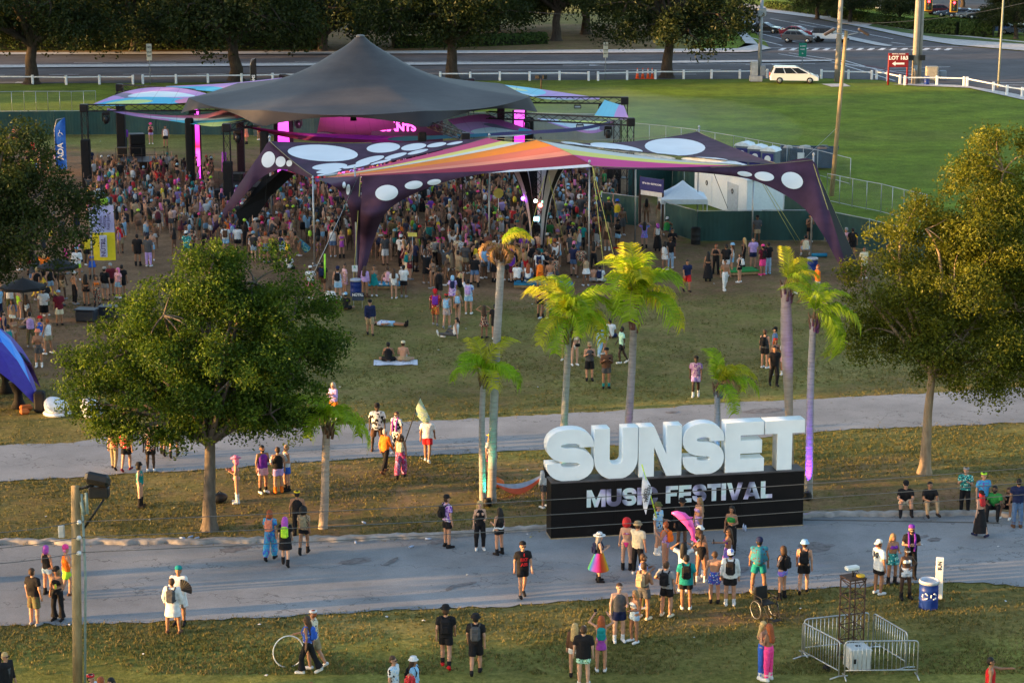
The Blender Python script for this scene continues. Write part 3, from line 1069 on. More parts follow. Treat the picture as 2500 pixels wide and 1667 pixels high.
palm('short palm with brown trunk standing beside the broad oak',(786,1288),(801,1042),0.135,blown(9,1,0.85,(0,1),330),M_PALMW,1.0,0.3,1)
palm('young palm with lime fronds in front of the tall dead-fronded palm',(1176,1233),(1181,925),0.105,blown(10,2,0.82,(0,1,2),330),M_PALMT,1.0,0.25,2)
palm('tallest palm, its dry brown fronds hanging, beside the hammock',(1200,1224),(1223,612),0.14,[(10,190,-5,.85),(11,215,-30,.8),(10,-10,-20,.85),(11,-40,-40,.8),(11,20,-45,.75),(3,10,30,0.62),(2,-25,15,0.55)],M_PALMT,1.0,0.3,3)
palm('palm with yellow-green fronds rising behind the first letter S',(1375,1182),(1386,790),0.125,blown(13,4,1.0,(2,0,3,1),250)+[(2,170,45,0.9),(0,110,55,0.9),(3,-120,50,0.8)],M_PALMT,1.0,0.75,4)
palm('palm with windblown fronds rising behind the letter N',(1528,1180),(1547,742),0.135,blown(15,5,1.12,(0,2,1,0),250)+[(0,150,50,0.9),(2,100,60,1.0),(0,-110,60,1.0)],M_PALMT,1.0,0.95,5)
palm('small palm with one drying frond behind the second letter S',(1743,1180),(1753,948),0.115,blown(8,6,0.72,(2,0),190)+[(10,-20,5,0.85),(0,120,65,0.7)],M_PALMT,1.0,0.25,6)
palm('bulging thick-trunked palm with sparse crown behind the letter T',(1926,1180),(1921,696),0.17,blown(6,7,0.68,(2,3),150)+[(10,-10,-25,0.9),(2,100,65,0.6)],M_PALMW,1.32,0.55,7)
palm('palm lit purple from below at the sign\'s end',(1971,1213),(1988,778),0.125,blown(7,8,0.85,(0,1),170)+[(1,-30,-50,1.0),(1,10,-60,0.95),(0,150,40,0.75)],M_PALMT,1.0,0.4,8)
# ================================================================ the big letter sign
def stroke_poly(path,t):
 """outline of a thick stroke along path"""
 L,R=[],[]
 n=len(path)
 for i,(x,y)in enumerate(path):
  x0,y0=path[max(0,i-1)]
  x1,y1=path[min(n-1,i+1)]
  dx,dy=x1-x0,y1-y0
  d=math.hypot(dx,dy)or 1
  nx,ny=-dy/d,dx/d
  L.append((x+nx*t/2,y+ny*t/2))
  R.append((x-nx*t/2,y-ny*t/2))
 return L+R[::-1]
def arc(cx,cy,rx,ry,a0,a1,n=10,e=1.0):
 out=[]
 for k in range(n+1):
  a=rad(a0+(a1-a0)*k/n)
  c,s=math.cos(a),math.sin(a)
  out.append((cx+rx*math.copysign(abs(c)**e,c),cy+ry*math.copysign(abs(s)**e,s)))
 return out
def glyph(ch,w=0.85,t=0.27):
 """closed outlines in a box w wide and 1 high; outlines after the first may be holes"""
 h=t/2
 th=t*0.86  # horizontal strokes are thinner
 if ch=='S':
  q=th/2
  m=0.5
  r1,r2=(1-q-m)/2,(m-q)/2
  e=0.86
  p=[(w-h,1-q-r1-0.035)]+arc(w/2,1-q-r1,w/2-h,r1,0,180,14,e)[0:]+arc(w/2,1-q-r1,w/2-h,r1,180,262,7,e)[1:]
  p2=arc(w/2,q+r2,w/2-h,r2,82,0,7,e)+arc(w/2,q+r2,w/2-h,r2,0,-180,14,e)[1:]+[(h,q+r2+0.035)]
  return[stroke_poly(p+p2,t*0.97)]
 if ch=='C':
  q=th/2
  return[stroke_poly([(w-h,0.64),(w-h,0.66)]+arc(w/2,0.60,w/2-h,0.40-q,0,180,12,0.9)[1:]+arc(w/2,0.40,w/2-h,0.40-q,180,360,12,0.9)[0:-1]+[(w-h,0.34),(w-h,0.36)],t*0.97)]
 if ch=='U':
  q=th/2
  return[stroke_poly([(h,1.0),(h,0.45)]+arc(w/2,0.40,w/2-h,0.40-q,180,360,14,0.9)+[(w-h,0.45),(w-h,1.0)],t)]
 if ch=='N':
  return[[(0,0),(t,0),(t,0.60),(w-t,0),(w,0),(w,1),(w-t,1),(w-t,0.42),(t,1),(0,1)]]
 if ch=='E':
  return[[(0,0),(w,0),(w,th),(t,th),(t,0.5-th/2),(w*0.94,0.5-th/2),(w*0.94,0.5+th/2),(t,0.5+th/2),(t,1-th),(w*0.98,1-th),(w*0.98,1),(0,1)]]
 if ch=='F':
  return[[(0,0),(t,0),(t,0.40),(w*0.9,0.40),(w*0.9,0.40+th),(t,0.40+th),(t,1-th),(w,1-th),(w,1),(0,1)]]
 if ch=='T':
  return[[(w/2-h,0),(w/2+h,0),(w/2+h,1-th),(w,1-th),(w,1),(0,1),(0,1-th),(w/2-h,1-th)]]
 if ch=='I':
  return[[(0,0),(t,0),(t,1),(0,1)]]
 if ch=='L':
  return[[(0,0),(w,0),(w,th),(t,th),(t,1),(0,1)]]
 if ch=='M':
  return[[(0,0),(t*.9,0),(t*.9,0.62),(w/2-t*.35,0),(w/2+t*.35,0),(w-t*.9,0.62),(w-t*.9,0),(w,0),(w,1),(w-t*1.05,1),(w/2,0.40),(t*1.05,1),(0,1)]]
 if ch=='V':
  return[[(w/2-h*1.05,0),(w/2+h*1.05,0),(w,1),(w-t,1),(w/2,0.30),(t,1),(0,1)]]
 if ch=='A':
  return[[(0,0),(t,0),(t+0.05*w,0.17),(w-t-0.05*w,0.17),(w-t,0),(w,0),(w/2+h*1.1,1),(w/2-h*1.1,1)],[(t+0.115*w,0.36),(w/2,0.72),(w-t-0.115*w,0.36)]]
 return[]
def glyph_mesh(ch,w,t,size,depth,bev=0.0):
 cu=bpy.data.curves.new('glyph','CURVE')
 cu.dimensions='2D'
 cu.fill_mode='BOTH'
 cu.extrude=depth/2
 cu.bevel_depth=bev
 cu.bevel_resolution=1
 for pl in glyph(ch,w,t):
  s=cu.splines.new('POLY')
  s.points.add(len(pl)-1)
  for k,(x,y)in enumerate(pl):
   s.points[k].co=(x*size,y*size,0,1)
  s.use_cyclic_u=True
 o=bpy.data.objects.new('glyph',cu)
 C.objects.link(o)
 me=bpy.data.meshes.new_from_object(o.evaluated_get(bpy.context.evaluated_depsgraph_get()))
 bpy.data.objects.remove(o)
 bpy.data.curves.remove(cu)
 return me
M_LETTER=mat('letter_paint',(0.84,0.87,0.88),0.5,var=0.09,scale=0.9,spec=0.4)
def box_paint():
 m,nt,b=_new('black_panel')
 P=coord(nt)
 n1=noise(nt,P,1.2,5,0.7)
 nt.links.new(ramp(nt,n1,[(0.3,(0.006,0.005,0.005)),(0.6,(0.010,0.008,0.008)),(0.85,(0.022,0.018,0.018))]),b.inputs['Base Color'])
 b.inputs['Roughness'].default_value=0.6
 b.inputs['Specular IOR Level'].default_value=0.15
 return m
M_BLACKBOX=box_paint()
def foil():
 m,nt,b=_new('holographic_foil')
 P=coord(nt)
 x=sep(nt,P)
 n=noise(nt,P,1.1,2,0.5)
 f=mth(nt,'FRACT',mth(nt,'ADD',mth(nt,'MULTIPLY',x[0],0.62),mth(nt,'MULTIPLY',n,1.5)))
 nt.links.new(ramp(nt,f,[(0.0,(0.16,0.15,0.23)),(0.16,(0.40,0.44,0.58)),(0.30,(0.80,0.86,0.88)),(0.5,(0.66,0.84,0.82)),(0.64,(0.84,0.83,0.9)),(0.8,(0.52,0.46,0.70)),(0.92,(0.17,0.16,0.24)),(1.0,(0.16,0.15,0.23))]),b.inputs['Base Color'])
 b.inputs['Roughness'].default_value=0.35
 b.inputs['Metallic'].default_value=0.25
 return m
SB_L,SB_R=G(1345,1317),G(1960,1283)
se=(SB_R-SB_L).normalized()  # along the front
sb=Vector((-se.y,se.x,0))  # to the back
SB_H,SB_D=1.95,0.80
SB_W=(SB_R-SB_L).length
srz=math.atan2(se.y,se.x)
SIGN=thing('festival_sign','black sign box with pearly lettering, standing on the lower road','sign',SB_L,srz)
# panels of the box (each face a panel with thin joints)
npan=4
for k in range(npan):
 w=SB_W/npan
 mb=MB()
 mb.box((w*(k+0.5),0.02,SB_H/2),(w-0.006,0.04,SB_H))
 mb.build('front_panel',M_BLACKBOX,SIGN)
for x in(0.021,SB_W-0.021):
 mb=MB()
 mb.box((x,SB_D/2+0.02,SB_H/2-0.002),(0.04,SB_D-0.045,SB_H))
 mb.build('side_panel',M_BLACKBOX,SIGN)
mb=MB()
mb.box((SB_W/2,SB_D/2,SB_H+0.02),(SB_W,SB_D,0.036))
mb.build('top_panel',mat('worn_black_top',(0.075,0.065,0.066),0.6,var=0.4,scale=2.0),SIGN)
mb=MB()
mb.box((SB_W/2,SB_D,SB_H/2),(SB_W-0.1,0.04,SB_H-0.004))
mb.build('back_panel',M_BLACKBOX,SIGN)
mb=MB()
mb.box((SB_W/2,0.0,0.03),(SB_W+0.02,0.05,0.03))
mb.box((-0.004,SB_D/2,0.03),(0.03,SB_D,0.03))
mb.build('base_batten',mat('bare_plywood',(0.42,0.30,0.17),0.8,var=0.2),SIGN)
def front_x(u):
 return(u-1345)/(1960-1345)*SB_W
for ch,u0,u1,nm in(('S',1336,1449,'first'),('U',1450,1554,''),('N',1557,1660,''),('S',1663,1764,'second'),('E',1767,1862,''),('T',1864,1961,'')):
 x0,x1=front_x(u0),front_x(u1)
 size=1.74
 me=glyph_mesh(ch,(x1-x0)/size,0.30 if ch!='S' else 0.285,size,0.53,0.005)
 me.materials.clear()
 me.materials.append(M_LETTER)
 me.transform(Matrix.Rotation(math.pi/2,4,'X'))
 p=SB_L+se*x0+sb*0.42
 o=link('letter_block',me,None,(p.x,p.y,SB_H+0.038+0.006),srz)
 names={'S':'big white block letter S, %s of the two on the sign box'%nm,'U':'big white block letter U on the sign box','N':'big white block letter N on the sign box','E':'big white block letter E on the sign box','T':'big white block letter T on the sign box'}
 tag(o,names[ch],'letter','white block letters on the sign box')
M_FOIL=foil()
WID={'M':1.0,'U':0.80,'S':0.76,'I':0.25,'C':0.80,'F':0.66,'E':0.68,'T':0.72,'V':0.86,'A':0.90,'L':0.62,' ':0.34}
txt='MUSIC FESTIVAL'
tot=sum(WID[c]+0.045 for c in txt)-0.045
cap=0.60
x0,x1=front_x(1430),front_x(1881)
kx=(x1-x0)/(tot*cap)
x=x0
for c in txt:
 w=WID[c]*cap*kx
 if c!=' ':
  me=glyph_mesh(c,WID[c]*kx,0.265,cap,0.02)
  me.materials.clear()
  me.materials.append(M_FOIL)
  me.transform(Matrix.Translation((x,-0.012,SB_H-0.28-cap))@Matrix.Rotation(math.pi/2,4,'X'))
  link('foil_letter',me,SIGN)
 x+=w+0.045*cap*kx
 # ================================================================ stage tents and canopies
class Surf:
 """a parametric fabric surface f(s, t) that prints can be draped on"""
 def __init__(self,f,ns=24,nt=16):
  self.f=f
  self.ns,self.nt=ns,nt
  self.tab=[]
  for i in range(ns+1):
   for j in range(nt+1):
    p=f(i/ns,j/nt)
    u,v=project(p.x,p.y,p.z)
    self.tab.append((u,v,i/ns,j/nt))
  self.arr=np.array(self.tab)
 def rows(self):
  return[[self.f(i/self.ns,j/self.nt)for i in range(self.ns+1)]for j in range(self.nt+1)]
 def build(self,name,m,parent,thick=0.02):
  mb=MB()
  mb.grid(self.rows(),True,True,thick)
  return mb.build(name,m,parent)
 def oval(self,cx,cy,rx,ry,m,parent,rot=0.0,off=0.015,name='oval_print',egg=0.0):
  rr=rad(rot)
  rings=[]
  N=26
  if not hasattr(self,'dense'):
   D=[]
   for i in range(91):
    for j in range(61):
     p=self.f(i/90,j/60)
     D.append((*project(p.x,p.y,p.z),p.y))
   self.dense=np.array(D)
  def lay(u,v):  # the fabric's own distance where the print falls
   d=(self.dense[:,0]-u)**2+(self.dense[:,1]-v)**2
   k=np.argpartition(d,6)[:6]
   w=1/(d[k]+.3)
   return at(u,v,float((self.dense[k,2]*w).sum()/w.sum())-off*4)
  for q in(0.0,0.5,0.85,1.0):
   ring=[]
   for k in range(N):
    t=2*math.pi*k/N
    x,y=rx*q*math.cos(t),ry*q*math.sin(t)*(1+egg*math.cos(t))
    ring.append(lay(cx+x*math.cos(rr)-y*math.sin(rr),cy+x*math.sin(rr)+y*math.cos(rr)))
    if q==0:
     break
   rings.append(ring)
  mb=MB()
  vs=[p for r in rings for p in r]
  fs=[(0,1+k,1+(k+1)%N)for k in range(N)]
  for g in range(2):
   for k in range(N):
    a,b=1+g*N+k,1+g*N+(k+1)%N
    fs.append((a,a+N,b+N,b))
  mb.add(vs,fs,True)
  return mb.build(name,m,parent)
def tri(apex,a,b,sag=0.3,sag2=0.0,pw=1.0):
 apex,a,b=Vector(apex),Vector(a),Vector(b)
 def f(s,t):
  e=a.lerp(b,s)-Vector((0,0,sag*4*s*(1-s)))
  p=apex.lerp(e,t)
  return p-Vector((0,0,sag2*4*t*(1-t)))
 return f
def pl(pts,t):
 """position on a polyline of (u, v, Y) with smooth parameter"""
 n=len(pts)-1
 x=t*n
 i=min(n-1,int(x))
 f=x-i
 g=lambda k:Vector(pts[max(0,min(n,k))])
 p0,p1,p2,p3=g(i-1),g(i),g(i+1),g(i+2)
 q=0.5*((2*p1)+(-p0+p2)*f+(2*p0-5*p1+4*p2-p3)*f*f+(-p0+3*p1-3*p2+p3)*f**3)
 return at(q.x,q.y,q.z)
def loft(c1,c2,belly=0.0):
 def f(s,t):
  a,b=pl(c1,s),pl(c2,s)
  return a.lerp(b,t)+Vector((0,-belly*math.sin(math.pi*t)*math.sin(math.pi*min(1,max(0,s))),0))
 return f
def cloth_m(name,c,rough=0.75,trans=0.0,sheen=0.0,var=0.10,scale=1.0):
 m=mat(name,c,rough,var=var,scale=scale,spec=0.25)
 return m
def stripe_m(name,stops,axis='u'):
 m,nt,b=_new(name)
 uv=nt.nodes.new('ShaderNodeTexCoord').outputs['UV']
 s=sep(nt,uv)
 n=noise(nt,coord(nt),0.8,3)
 c=ramp(nt,s[0]if axis=='u' else s[1],stops,'CONSTANT')
 seam=mth(nt,'PINGPONG',mth(nt,'MULTIPLY',s[0]if axis=='u' else s[1],18.0),0.5)
 c=mix(nt,mth(nt,'MULTIPLY',mth(nt,'LESS_THAN',seam,0.025),0.22),c,(0.1,0.05,0.05))
 c=mix(nt,mth(nt,'MULTIPLY',n,0.22),c,(0.45,0.3,0.3),'MULTIPLY')
 nt.links.new(c,b.inputs['Base Color'])
 b.inputs['Roughness'].default_value=0.7
 b.inputs['Specular IOR Level'].default_value=0.25
 return m
M_DARKF=mat('aubergine_fabric',(0.058,0.029,0.056),0.7,var=0.3,scale=0.9,bump=0.5,spec=0.12)
M_BLACKF=mat('black_fabric',(0.008,0.007,0.008),0.8,var=0.2)
M_OVAL=mat('white_oval_fabric',(0.66,0.70,0.74),0.7,var=0.05,scale=0.7)
M_STEEL=mat('galvanised_pole',(0.40,0.41,0.43),0.45,0.7,var=0.1)
M_TRUSS=mat('black_truss',(0.018,0.014,0.016),0.5,0.3,var=0.2)
M_STRAP=mat('yellow_strap',(0.50,0.46,0.13),0.7)
M_STRAPD=mat('black_strap',(0.012,0.012,0.012),0.7)
CAN=thing('stretch_canopy','aubergine stretch canopy with white ovals and rainbow stripes over the crowd','canopy',(0,0,0))
nA,nGc,nE=G(658,345,6.2),G(1190,337,6.2),G(1702,322,6.2)
nB,nC,nD=G(878,425,6.2),G(1447,407,6.2),G(1983,392,6.2)
nF,nB0,nB1=G(1308,342,6.9),G(765,432,5.0),G(795,433,5.2)
nR1,nR2=G(1810,404,5.8),G(1900,402,5.9)
# dark panel at the back left, with ovals growing towards the pole
s1=Surf(tri(nB0,nA,nGc,0.22,0.10))
p1=s1.build('canopy_panel',M_DARKF,CAN)
for cx,cy,rx,ry,rot in((788,374,86,20,3),(936,361,41,12,-4),(1010,359,31,8,-8),(1066,354,24,5,-9),(903,391,36,7,-14),(805,407,43,8,-4),(803,418,31,5,-6),(966,381,28,5,-14),(1020,371,26,4,-13),(870,405,34,4,-10),(930,396,26,3,-14),(1110,350,20,3,-10),(800,426,26,3,-6)):
 s1.oval(cx,cy,rx,ry,M_OVAL,p1,rot)
 # striped panels
s2=Surf(tri(nB1,nGc,nF+Vector((-0.3,0,-0.1)),0.12,0.1))
s2.build('striped_panel',stripe_m('pink_yellow_white_stripes',[(0.0,(0.55,0.05,0.16)),(0.34,(0.76,0.68,0.16)),(0.62,(0.66,0.68,0.62))]),CAN)
s3=Surf(tri(nB1+Vector((0,-0.25,0.02)),nF+Vector((0,-0.15,0)),nC,-0.15,0.12),30,20)
s3.build('striped_panel',stripe_m('orange_salmon_crimson_stripes',[(0.0,(0.78,0.24,0.012)),(0.30,(0.66,0.17,0.10)),(0.52,(0.74,0.27,0.18)),(0.66,(0.30,0.03,0.06)),(0.93,(0.68,0.70,0.74))]),CAN)
s4=Surf(tri(nR1,nF+Vector((0.15,-0.1,0)),nC+Vector((0.1,0,0)),-0.1,0.15),30,20)
s4.build('striped_panel',stripe_m('white_yellow_magenta_stripes',[(0.0,(0.62,0.64,0.58)),(0.36,(0.76,0.70,0.16)),(0.62,(0.68,0.05,0.25))]),CAN)
# dark panel at the back right
s5=Surf(tri(nR2,nF+Vector((0.3,0.15,-0.08)),nE,0.35,0.06),26,18)
p5=s5.build('canopy_panel',M_DARKF,CAN)
for cx,cy,rx,ry,rot in((1648,359,74,21,2),(1505,361,65,9,8),(1418,355,50,4,10),(1720,390,58,6,2),(1598,381,52,4,7),(1690,400,60,3,2),(1490,375,60,2.5,8)):
 s5.oval(cx,cy,rx,ry,M_OVAL,p5,rot)
 # fabric hanging from the front right edge and running down as a leg
YD,YC,YF=nD.y,nC.y,G(2076,697).y
c1=[(1470,410,YC),(1640,409,YC+.5),(1800,404,YD-.5),(1900,398,YD),(1983,391,YD),(2012,475,YD-1.0),(2042,570,YF+1),(2080,694,YF)]
c2=[(1470,413,YC),(1640,417,YC+.3),(1800,432,YD-.8),(1875,455,YD-1.0),(1960,506,YD-1.3),(2009,573,YF+1),(2038,627,YF+.5),(2077,699,YF)]
s6=Surf(loft(c1,c2,0.25),40,10)
p6=s6.build('canopy_leg',M_DARKF,CAN)
for cx,cy,rx,ry,rot in((1818,425,18,6,8),(1866,431,24,11,8),(1934,441,27,20,18)):
 s6.oval(cx,cy,rx,ry,M_OVAL,p6,rot)
mb=MB()
a,b_,c_=nD,at(2103,662,YF+3),at(2062,640,YF+1.5)
mb.grid([[a.lerp(b_,t)for t in np.linspace(0,1,8)],[a.lerp(c_,t)+Vector((0,0.1,0))for t in np.linspace(0,1,8)]],True,False,0.02)
mb.build('canopy_leg',M_BLACKF,CAN)
so=Surf(lambda s,t:at(1983+27*s+4*t,420+38*t+32*s*0.6,YD+0.1),6,6)
# centre-left leg
YB,YBf=nB.y,G(873,692).y
c1=[(883,430,YB),(883,446,YB),(882,470,YB-.2),(881,500,YB-.3),(880,530,YB-.4),(878,585,YBf+.4),(875,645,YBf),(871,693,YBf)]
c2=[(1245,416,YB+.4),(1124,434,YB),(1032,464,YB-.2),(972,495,YB-.3),(938,526,YB-.4),(915,580,YBf+.4),(896,645,YBf),(879,694,YBf)]
s7=Surf(loft(c1,c2,0.5),30,16)
p7=s7.build('canopy_leg',M_DARKF,CAN)
M_OVALB=M_OVAL
for cx,cy,rx,ry,rot in((944,471,28,19,-6),(1010,452,22,10,-8),(1060,445,17,7,-8)):
 s7.oval(cx,cy,rx,ry,M_OVALB,p7,rot)
c1=[(766,436,nB0.y),(802,448,YB),(832,470,YB),(850,505,YB-.2),(862,570,YBf+.4),(868,650,YBf)]
c2=[(879,431,YB),(879,440,YB),(880,470,YB-.1),(880,510,YB-.2),(879,580,YBf+.4),(876,655,YBf)]
s8=Surf(loft(c1,c2,0.1),20,8)
p8=s8.build('canopy_leg',M_DARKF,CAN)
s8.oval(840,452,4,8,M_OVAL,p8,0)
s8.oval(850,463,5,13,M_OVAL,p8,4)
# far-left leg
YA,YAf=nA.y,G(505,586).y
c1=[(505,581,YAf),(556,495,YAf+.5),(606,418,YA),(640,370,YA),(660,346,YA),(692,372,YA-1),(730,404,YA-3),(765,432,nB0.y)]
c2=[(507,587,YAf),(560,522,YAf+.2),(600,474,YA-.5),(632,440,YA-.8),(660,422,YA-1.2),(692,413,YA-2),(730,426,YA-3.4),(766,438,nB0.y)]
s9=Surf(loft(c1,c2,0.3),36,10)
p9=s9.build('canopy_leg',M_DARKF,CAN)
for cx,cy,rx,ry,rot in((655,390,16,20,18),(685,395,12,13,20),(706,399,7,8,12)):
 s9.oval(cx,cy,rx,ry,M_OVAL,p9,rot)
mb=MB()
mb.add([at(606,418,YA),at(505,581,YAf),at(640,460,YA+1),at(700,420,YA+.5)],[(0,1,2,3)])
# inner black lining of the left leg
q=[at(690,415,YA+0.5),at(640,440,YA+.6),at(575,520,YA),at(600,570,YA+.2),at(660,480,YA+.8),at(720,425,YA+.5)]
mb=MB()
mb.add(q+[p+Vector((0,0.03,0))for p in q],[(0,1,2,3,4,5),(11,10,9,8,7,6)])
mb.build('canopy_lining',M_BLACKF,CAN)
# poles, each with a cap
def pole(u,v0,ztop,r=0.05,name='pole',par=CAN):
 g=G(u,v0)
 mb=MB()
 mb.tube([(g.x,g.y,0),(g.x,g.y,ztop)],r,8)
 mb.lathe([(r*1.8,0),(r*1.8,0.03),(r*1.1,0.05)],8,(g.x,g.y,0))
 mb.lathe([(r*1.5,0),(r*1.5,0.06),(r*0.5,0.16)],8,(g.x,g.y,ztop))
 return mb.build(name,M_STEEL,par)
for u,v0,zt in((664,586,6.2),(768,650,5.0),(871,697,6.3),(1195,579,6.2),(1437,676,6.35),(1702,555,6.25),(1836,590,3.7),(1978,652,6.35),(1194,640,5.3),(1550,600,5.4)):
 pole(u,v0,zt)
def strap(p,q,m=M_STRAP,r=0.018,name='strap',par=CAN):
 mb=MB()
 mb.tube([p,q],r,5)
 return mb.build(name,m,par)
for a,b_,m in((nC,G(1478,688),M_STRAP),(nC,G(1514,690),M_STRAP),(nC,G(1505,640),M_STRAPD),(nB,G(733,738),M_STEEL),(nB,G(735,741),M_STRAPD),(G(880,432,6.1),G(862,700),M_STRAP),
(nD,G(2083,702),M_STRAP),(nD,G(2103,664),M_STRAP),(G(1862,450,4.6),G(1945,595),M_STRAP),(G(1868,452,4.6),G(1961,600),M_STRAP),(G(1743,424,5.2),G(1780,517),M_STRAPD),
(G(1340,430,5.6),G(1383,622),M_STRAP),(G(1330,430,5.6),G(1271,655),M_STRAP),(G(1285,470,4.6),G(1256,570),M_STRAP),(G(768,436,5.0),G(690,570),M_STRAPD),(nA,G(640,600),M_STRAPD)):
 strap(a,b_,m)
 # ropes and lacing along the joints between the panels
for a,b_,sg in((nA,nB0,.2),(nB1,nF,.5),(nB1,nGc,.4),(nF,nC,0.15),(nF,nR1,.4),(nGc,nF,.1),(nC,nD,.5),(nE,nR2,.3),(nF,nE,0.5)):
 pts=[a.lerp(b_,t)+Vector((0,-0.05,0.03-sg*4*t*(1-t)*0.5))for t in np.linspace(0,1,9)]
 mb=MB()
 mb.tube(pts,0.02,5)
 mb.build('edge_rope',mat('rope',(0.25,0.22,0.14),0.8),CAN)
 # striped centre funnel and its mast
gm=G(1312,612)
FUN=thing('striped_funnel','black and white striped fabric funnel round the lit centre mast','canopy',gm)
M_FS=mat('funnel_white',(0.62,0.52,0.52),0.75,var=0.08)
prof=[(1.75,5.15),(1.42,4.6),(1.10,3.9),(0.82,3.1),(0.62,2.2),(0.48,1.2),(0.40,0.25)]
for k in range(16):
 a0,a1=2*math.pi*k/16,2*math.pi*(k+1)/16
 if k in(11,12):
  continue  # the funnel is laced open towards the camera
 mb=MB()
 rows=[]
 for j in range(3):
  a=a0+(a1-a0)*j/2
  rows.append([Vector((r*math.cos(a),r*math.sin(a),z))for r,z in prof])
 mb.grid(rows,True,False,0.012)
 mb.build('fabric_stripe',M_FS if k%2 else M_BLACKF,FUN)
def truss_mb(mb,a,b,w=0.3,r=0.022,step=0.5,up=None):
 a,b=Vector(a),Vector(b)
 d=b-a
 L=d.length
 d.normalize()
 up=Vector(up)if up else(Vector((0,0,1))if abs(d.z)<0.9 else Vector((0,1,0)))
 s=d.cross(up).normalized()
 t=s.cross(d).normalized()
 cs=[s*w/2+t*w/2,-s*w/2+t*w/2,-s*w/2-t*w/2,s*w/2-t*w/2]
 for c in cs:
  mb.bar(a+c,b+c,r)
 n=max(1,int(round(L/step)))
 for k in range(n):
  p,q=a+d*L*k/n,a+d*L*(k+1)/n
  for i in range(4):
   c0,c1=cs[i],cs[(i+1)%4]
   if k%2:
    c0,c1=c1,c0
   mb.bar(p+c0,q+c1,r*0.65,3)
 return mb
MAST=thing('lighting_mast','black truss mast with coloured lamps inside the striped funnel','mast',gm)
mb=MB()
truss_mb(mb,(0,0,0),(0,0,6.7),0.4,0.03,0.45)
mb.build('truss',M_TRUSS,MAST)
for nm,c,e,pos,sz in(('lamp',(0.8,0.04,0.03),9,(0.16,-0.32,2.75),0.13),('lamp',(0.8,0.9,0.8),5,(-0.12,-0.34,3.0),0.10),('lamp',(0.1,0.8,0.4),3,(0.30,-0.32,2.95),0.06),('screen',(0.25,0.75,0.9),4,(-0.1,-0.34,1.95),0.11),('lamp',(0.35,0.05,0.9),8,(-0.85,-0.35,3.15),0.11)):
 mb=MB()
 if nm=='screen':
  mb.bbox(pos,(0.36,0.08,0.24),0.02)
 else:
  mb.lathe([(sz*0.6,0.10),(sz,0.05),(sz,0.0),(0.0,-0.02)],10,pos,True,Matrix.Rotation(rad(90),4,'X'))
 mb.build(nm,mat('lit_'+nm,c,emit=e,var=0),MAST)
mb=MB()
mb.box((0,-0.1,1.0),(0.5,0.4,0.7))
mb.box((0,-0.28,1.5),(0.3,0.2,0.2))
mb.build('control_box',M_TRUSS,MAST)
# ---------------------------------------------------------------- the dark stage tent
cen=G(882,228,6.6)
Y0=cen.y
R0=415*Y0/FPX*1.01
ZP=at(892,90,Y0).z
TENT=thing('stage_tent','huge charcoal peaked tent over the stage','tent',(cen.x,cen.y,0))
def tent_fabric():
 m,nt,b=_new('charcoal_tent')
 P=coord(nt)
 n1=noise(nt,P,0.25,5,0.65)
 mp=nt.nodes.new('ShaderNodeMapping')
 mp.inputs['Scale'].default_value=(0.35,0.35,2.2)
 nt.links.new(P,mp.inputs['Vector'])
 n2=noise(nt,mp.outputs[0],0.8,5,0.6)
 f=mth(nt,'ADD',mth(nt,'MULTIPLY',n1,0.6),mth(nt,'MULTIPLY',n2,0.4))
 nt.links.new(ramp(nt,f,[(0.3,(0.040,0.036,0.037)),(0.5,(0.056,0.051,0.052)),(0.72,(0.084,0.077,0.076))]),b.inputs['Base Color'])
 b.inputs['Roughness'].default_value=0.6
 b.inputs['Specular IOR Level'].default_value=0.3
 bumpn(nt,b,n2,0.5,0.10)
 return m
M_TENT=tent_fabric()
CORN=[-166,-118,-67,-12,36,88,142]
def corner_w(a):
 """0 at a tent corner, 1 half way between two corners; and the local radius"""
 a=(a+180)%360-180
 cs=sorted(CORN)
 ext=[cs[-1]-360]+cs+[cs[0]+360]
 for c0,c1 in zip(ext[:-1],ext[1:]):
  if c0<=a<=c1:
   t=(a-c0)/(c1-c0)
   half=rad(c1-c0)/2
   chord=math.cos(half)/math.cos(half-t*2*half)  # straight edge between corners
   return math.sin(math.pi*t),chord
 return 0,1
n=126
prof=[(0.022,1.0),(0.03,0.985),(0.06,0.90),(0.10,0.815),(0.17,0.69),(0.25,0.545),(0.33,0.425),(0.42,0.315),(0.52,0.225),(0.62,0.160),(0.74,0.100),(0.86,0.050),(1.0,0.0)]
rows=[]
for rr,h in prof:
 row=[]
 for k in range(n+1):
  a=360*k/n
  w,ch=corner_w(a)
  q=rr*R0*(1+(0.55*(ch-1))*rr)
  row.append(Vector((q*math.cos(rad(a)),q*math.sin(rad(a)),6.6+(ZP-6.6)*h-0.25*w*rr**3)))
 rows.append(row)
mb=MB()
mb.grid(rows,True,False)
mb.add([rows[0][k]for k in range(n)],[tuple(range(n))])
mb.build('tent_cone',M_TENT,TENT)
rows=[]
for j in range(5):
 t=j/4
 row=[]
 for k in range(n+1):
  a=360*k/n
  w,ch=corner_w(a)
  top=R0*(1+0.55*(ch-1))
  bot=R0*1.05*(1+0.9*(ch-1))*(1-0.02*w)
  q=top+(bot-top)*t
  z1=5.48+0.75*w**0.7
  row.append(Vector((q*math.cos(rad(a)),q*math.sin(rad(a)),(6.6-0.25*w)*(1-t)+z1*t-0.002)))
 rows.append(row)
mb=MB()
mb.grid(rows,True,False)
mb.build('tent_skirt',mat('charcoal_tent_skirt',(0.026,0.023,0.027),0.65,var=0.15,scale=0.6),TENT)
mb=MB()
mb.lathe([(0.30,0),(0.30,0.10),(0.22,0.14)],16,(0,0,ZP-0.02))
mb.build('peak_cap',mat('peak_cap',(0.12,0.12,0.13),0.5),TENT)
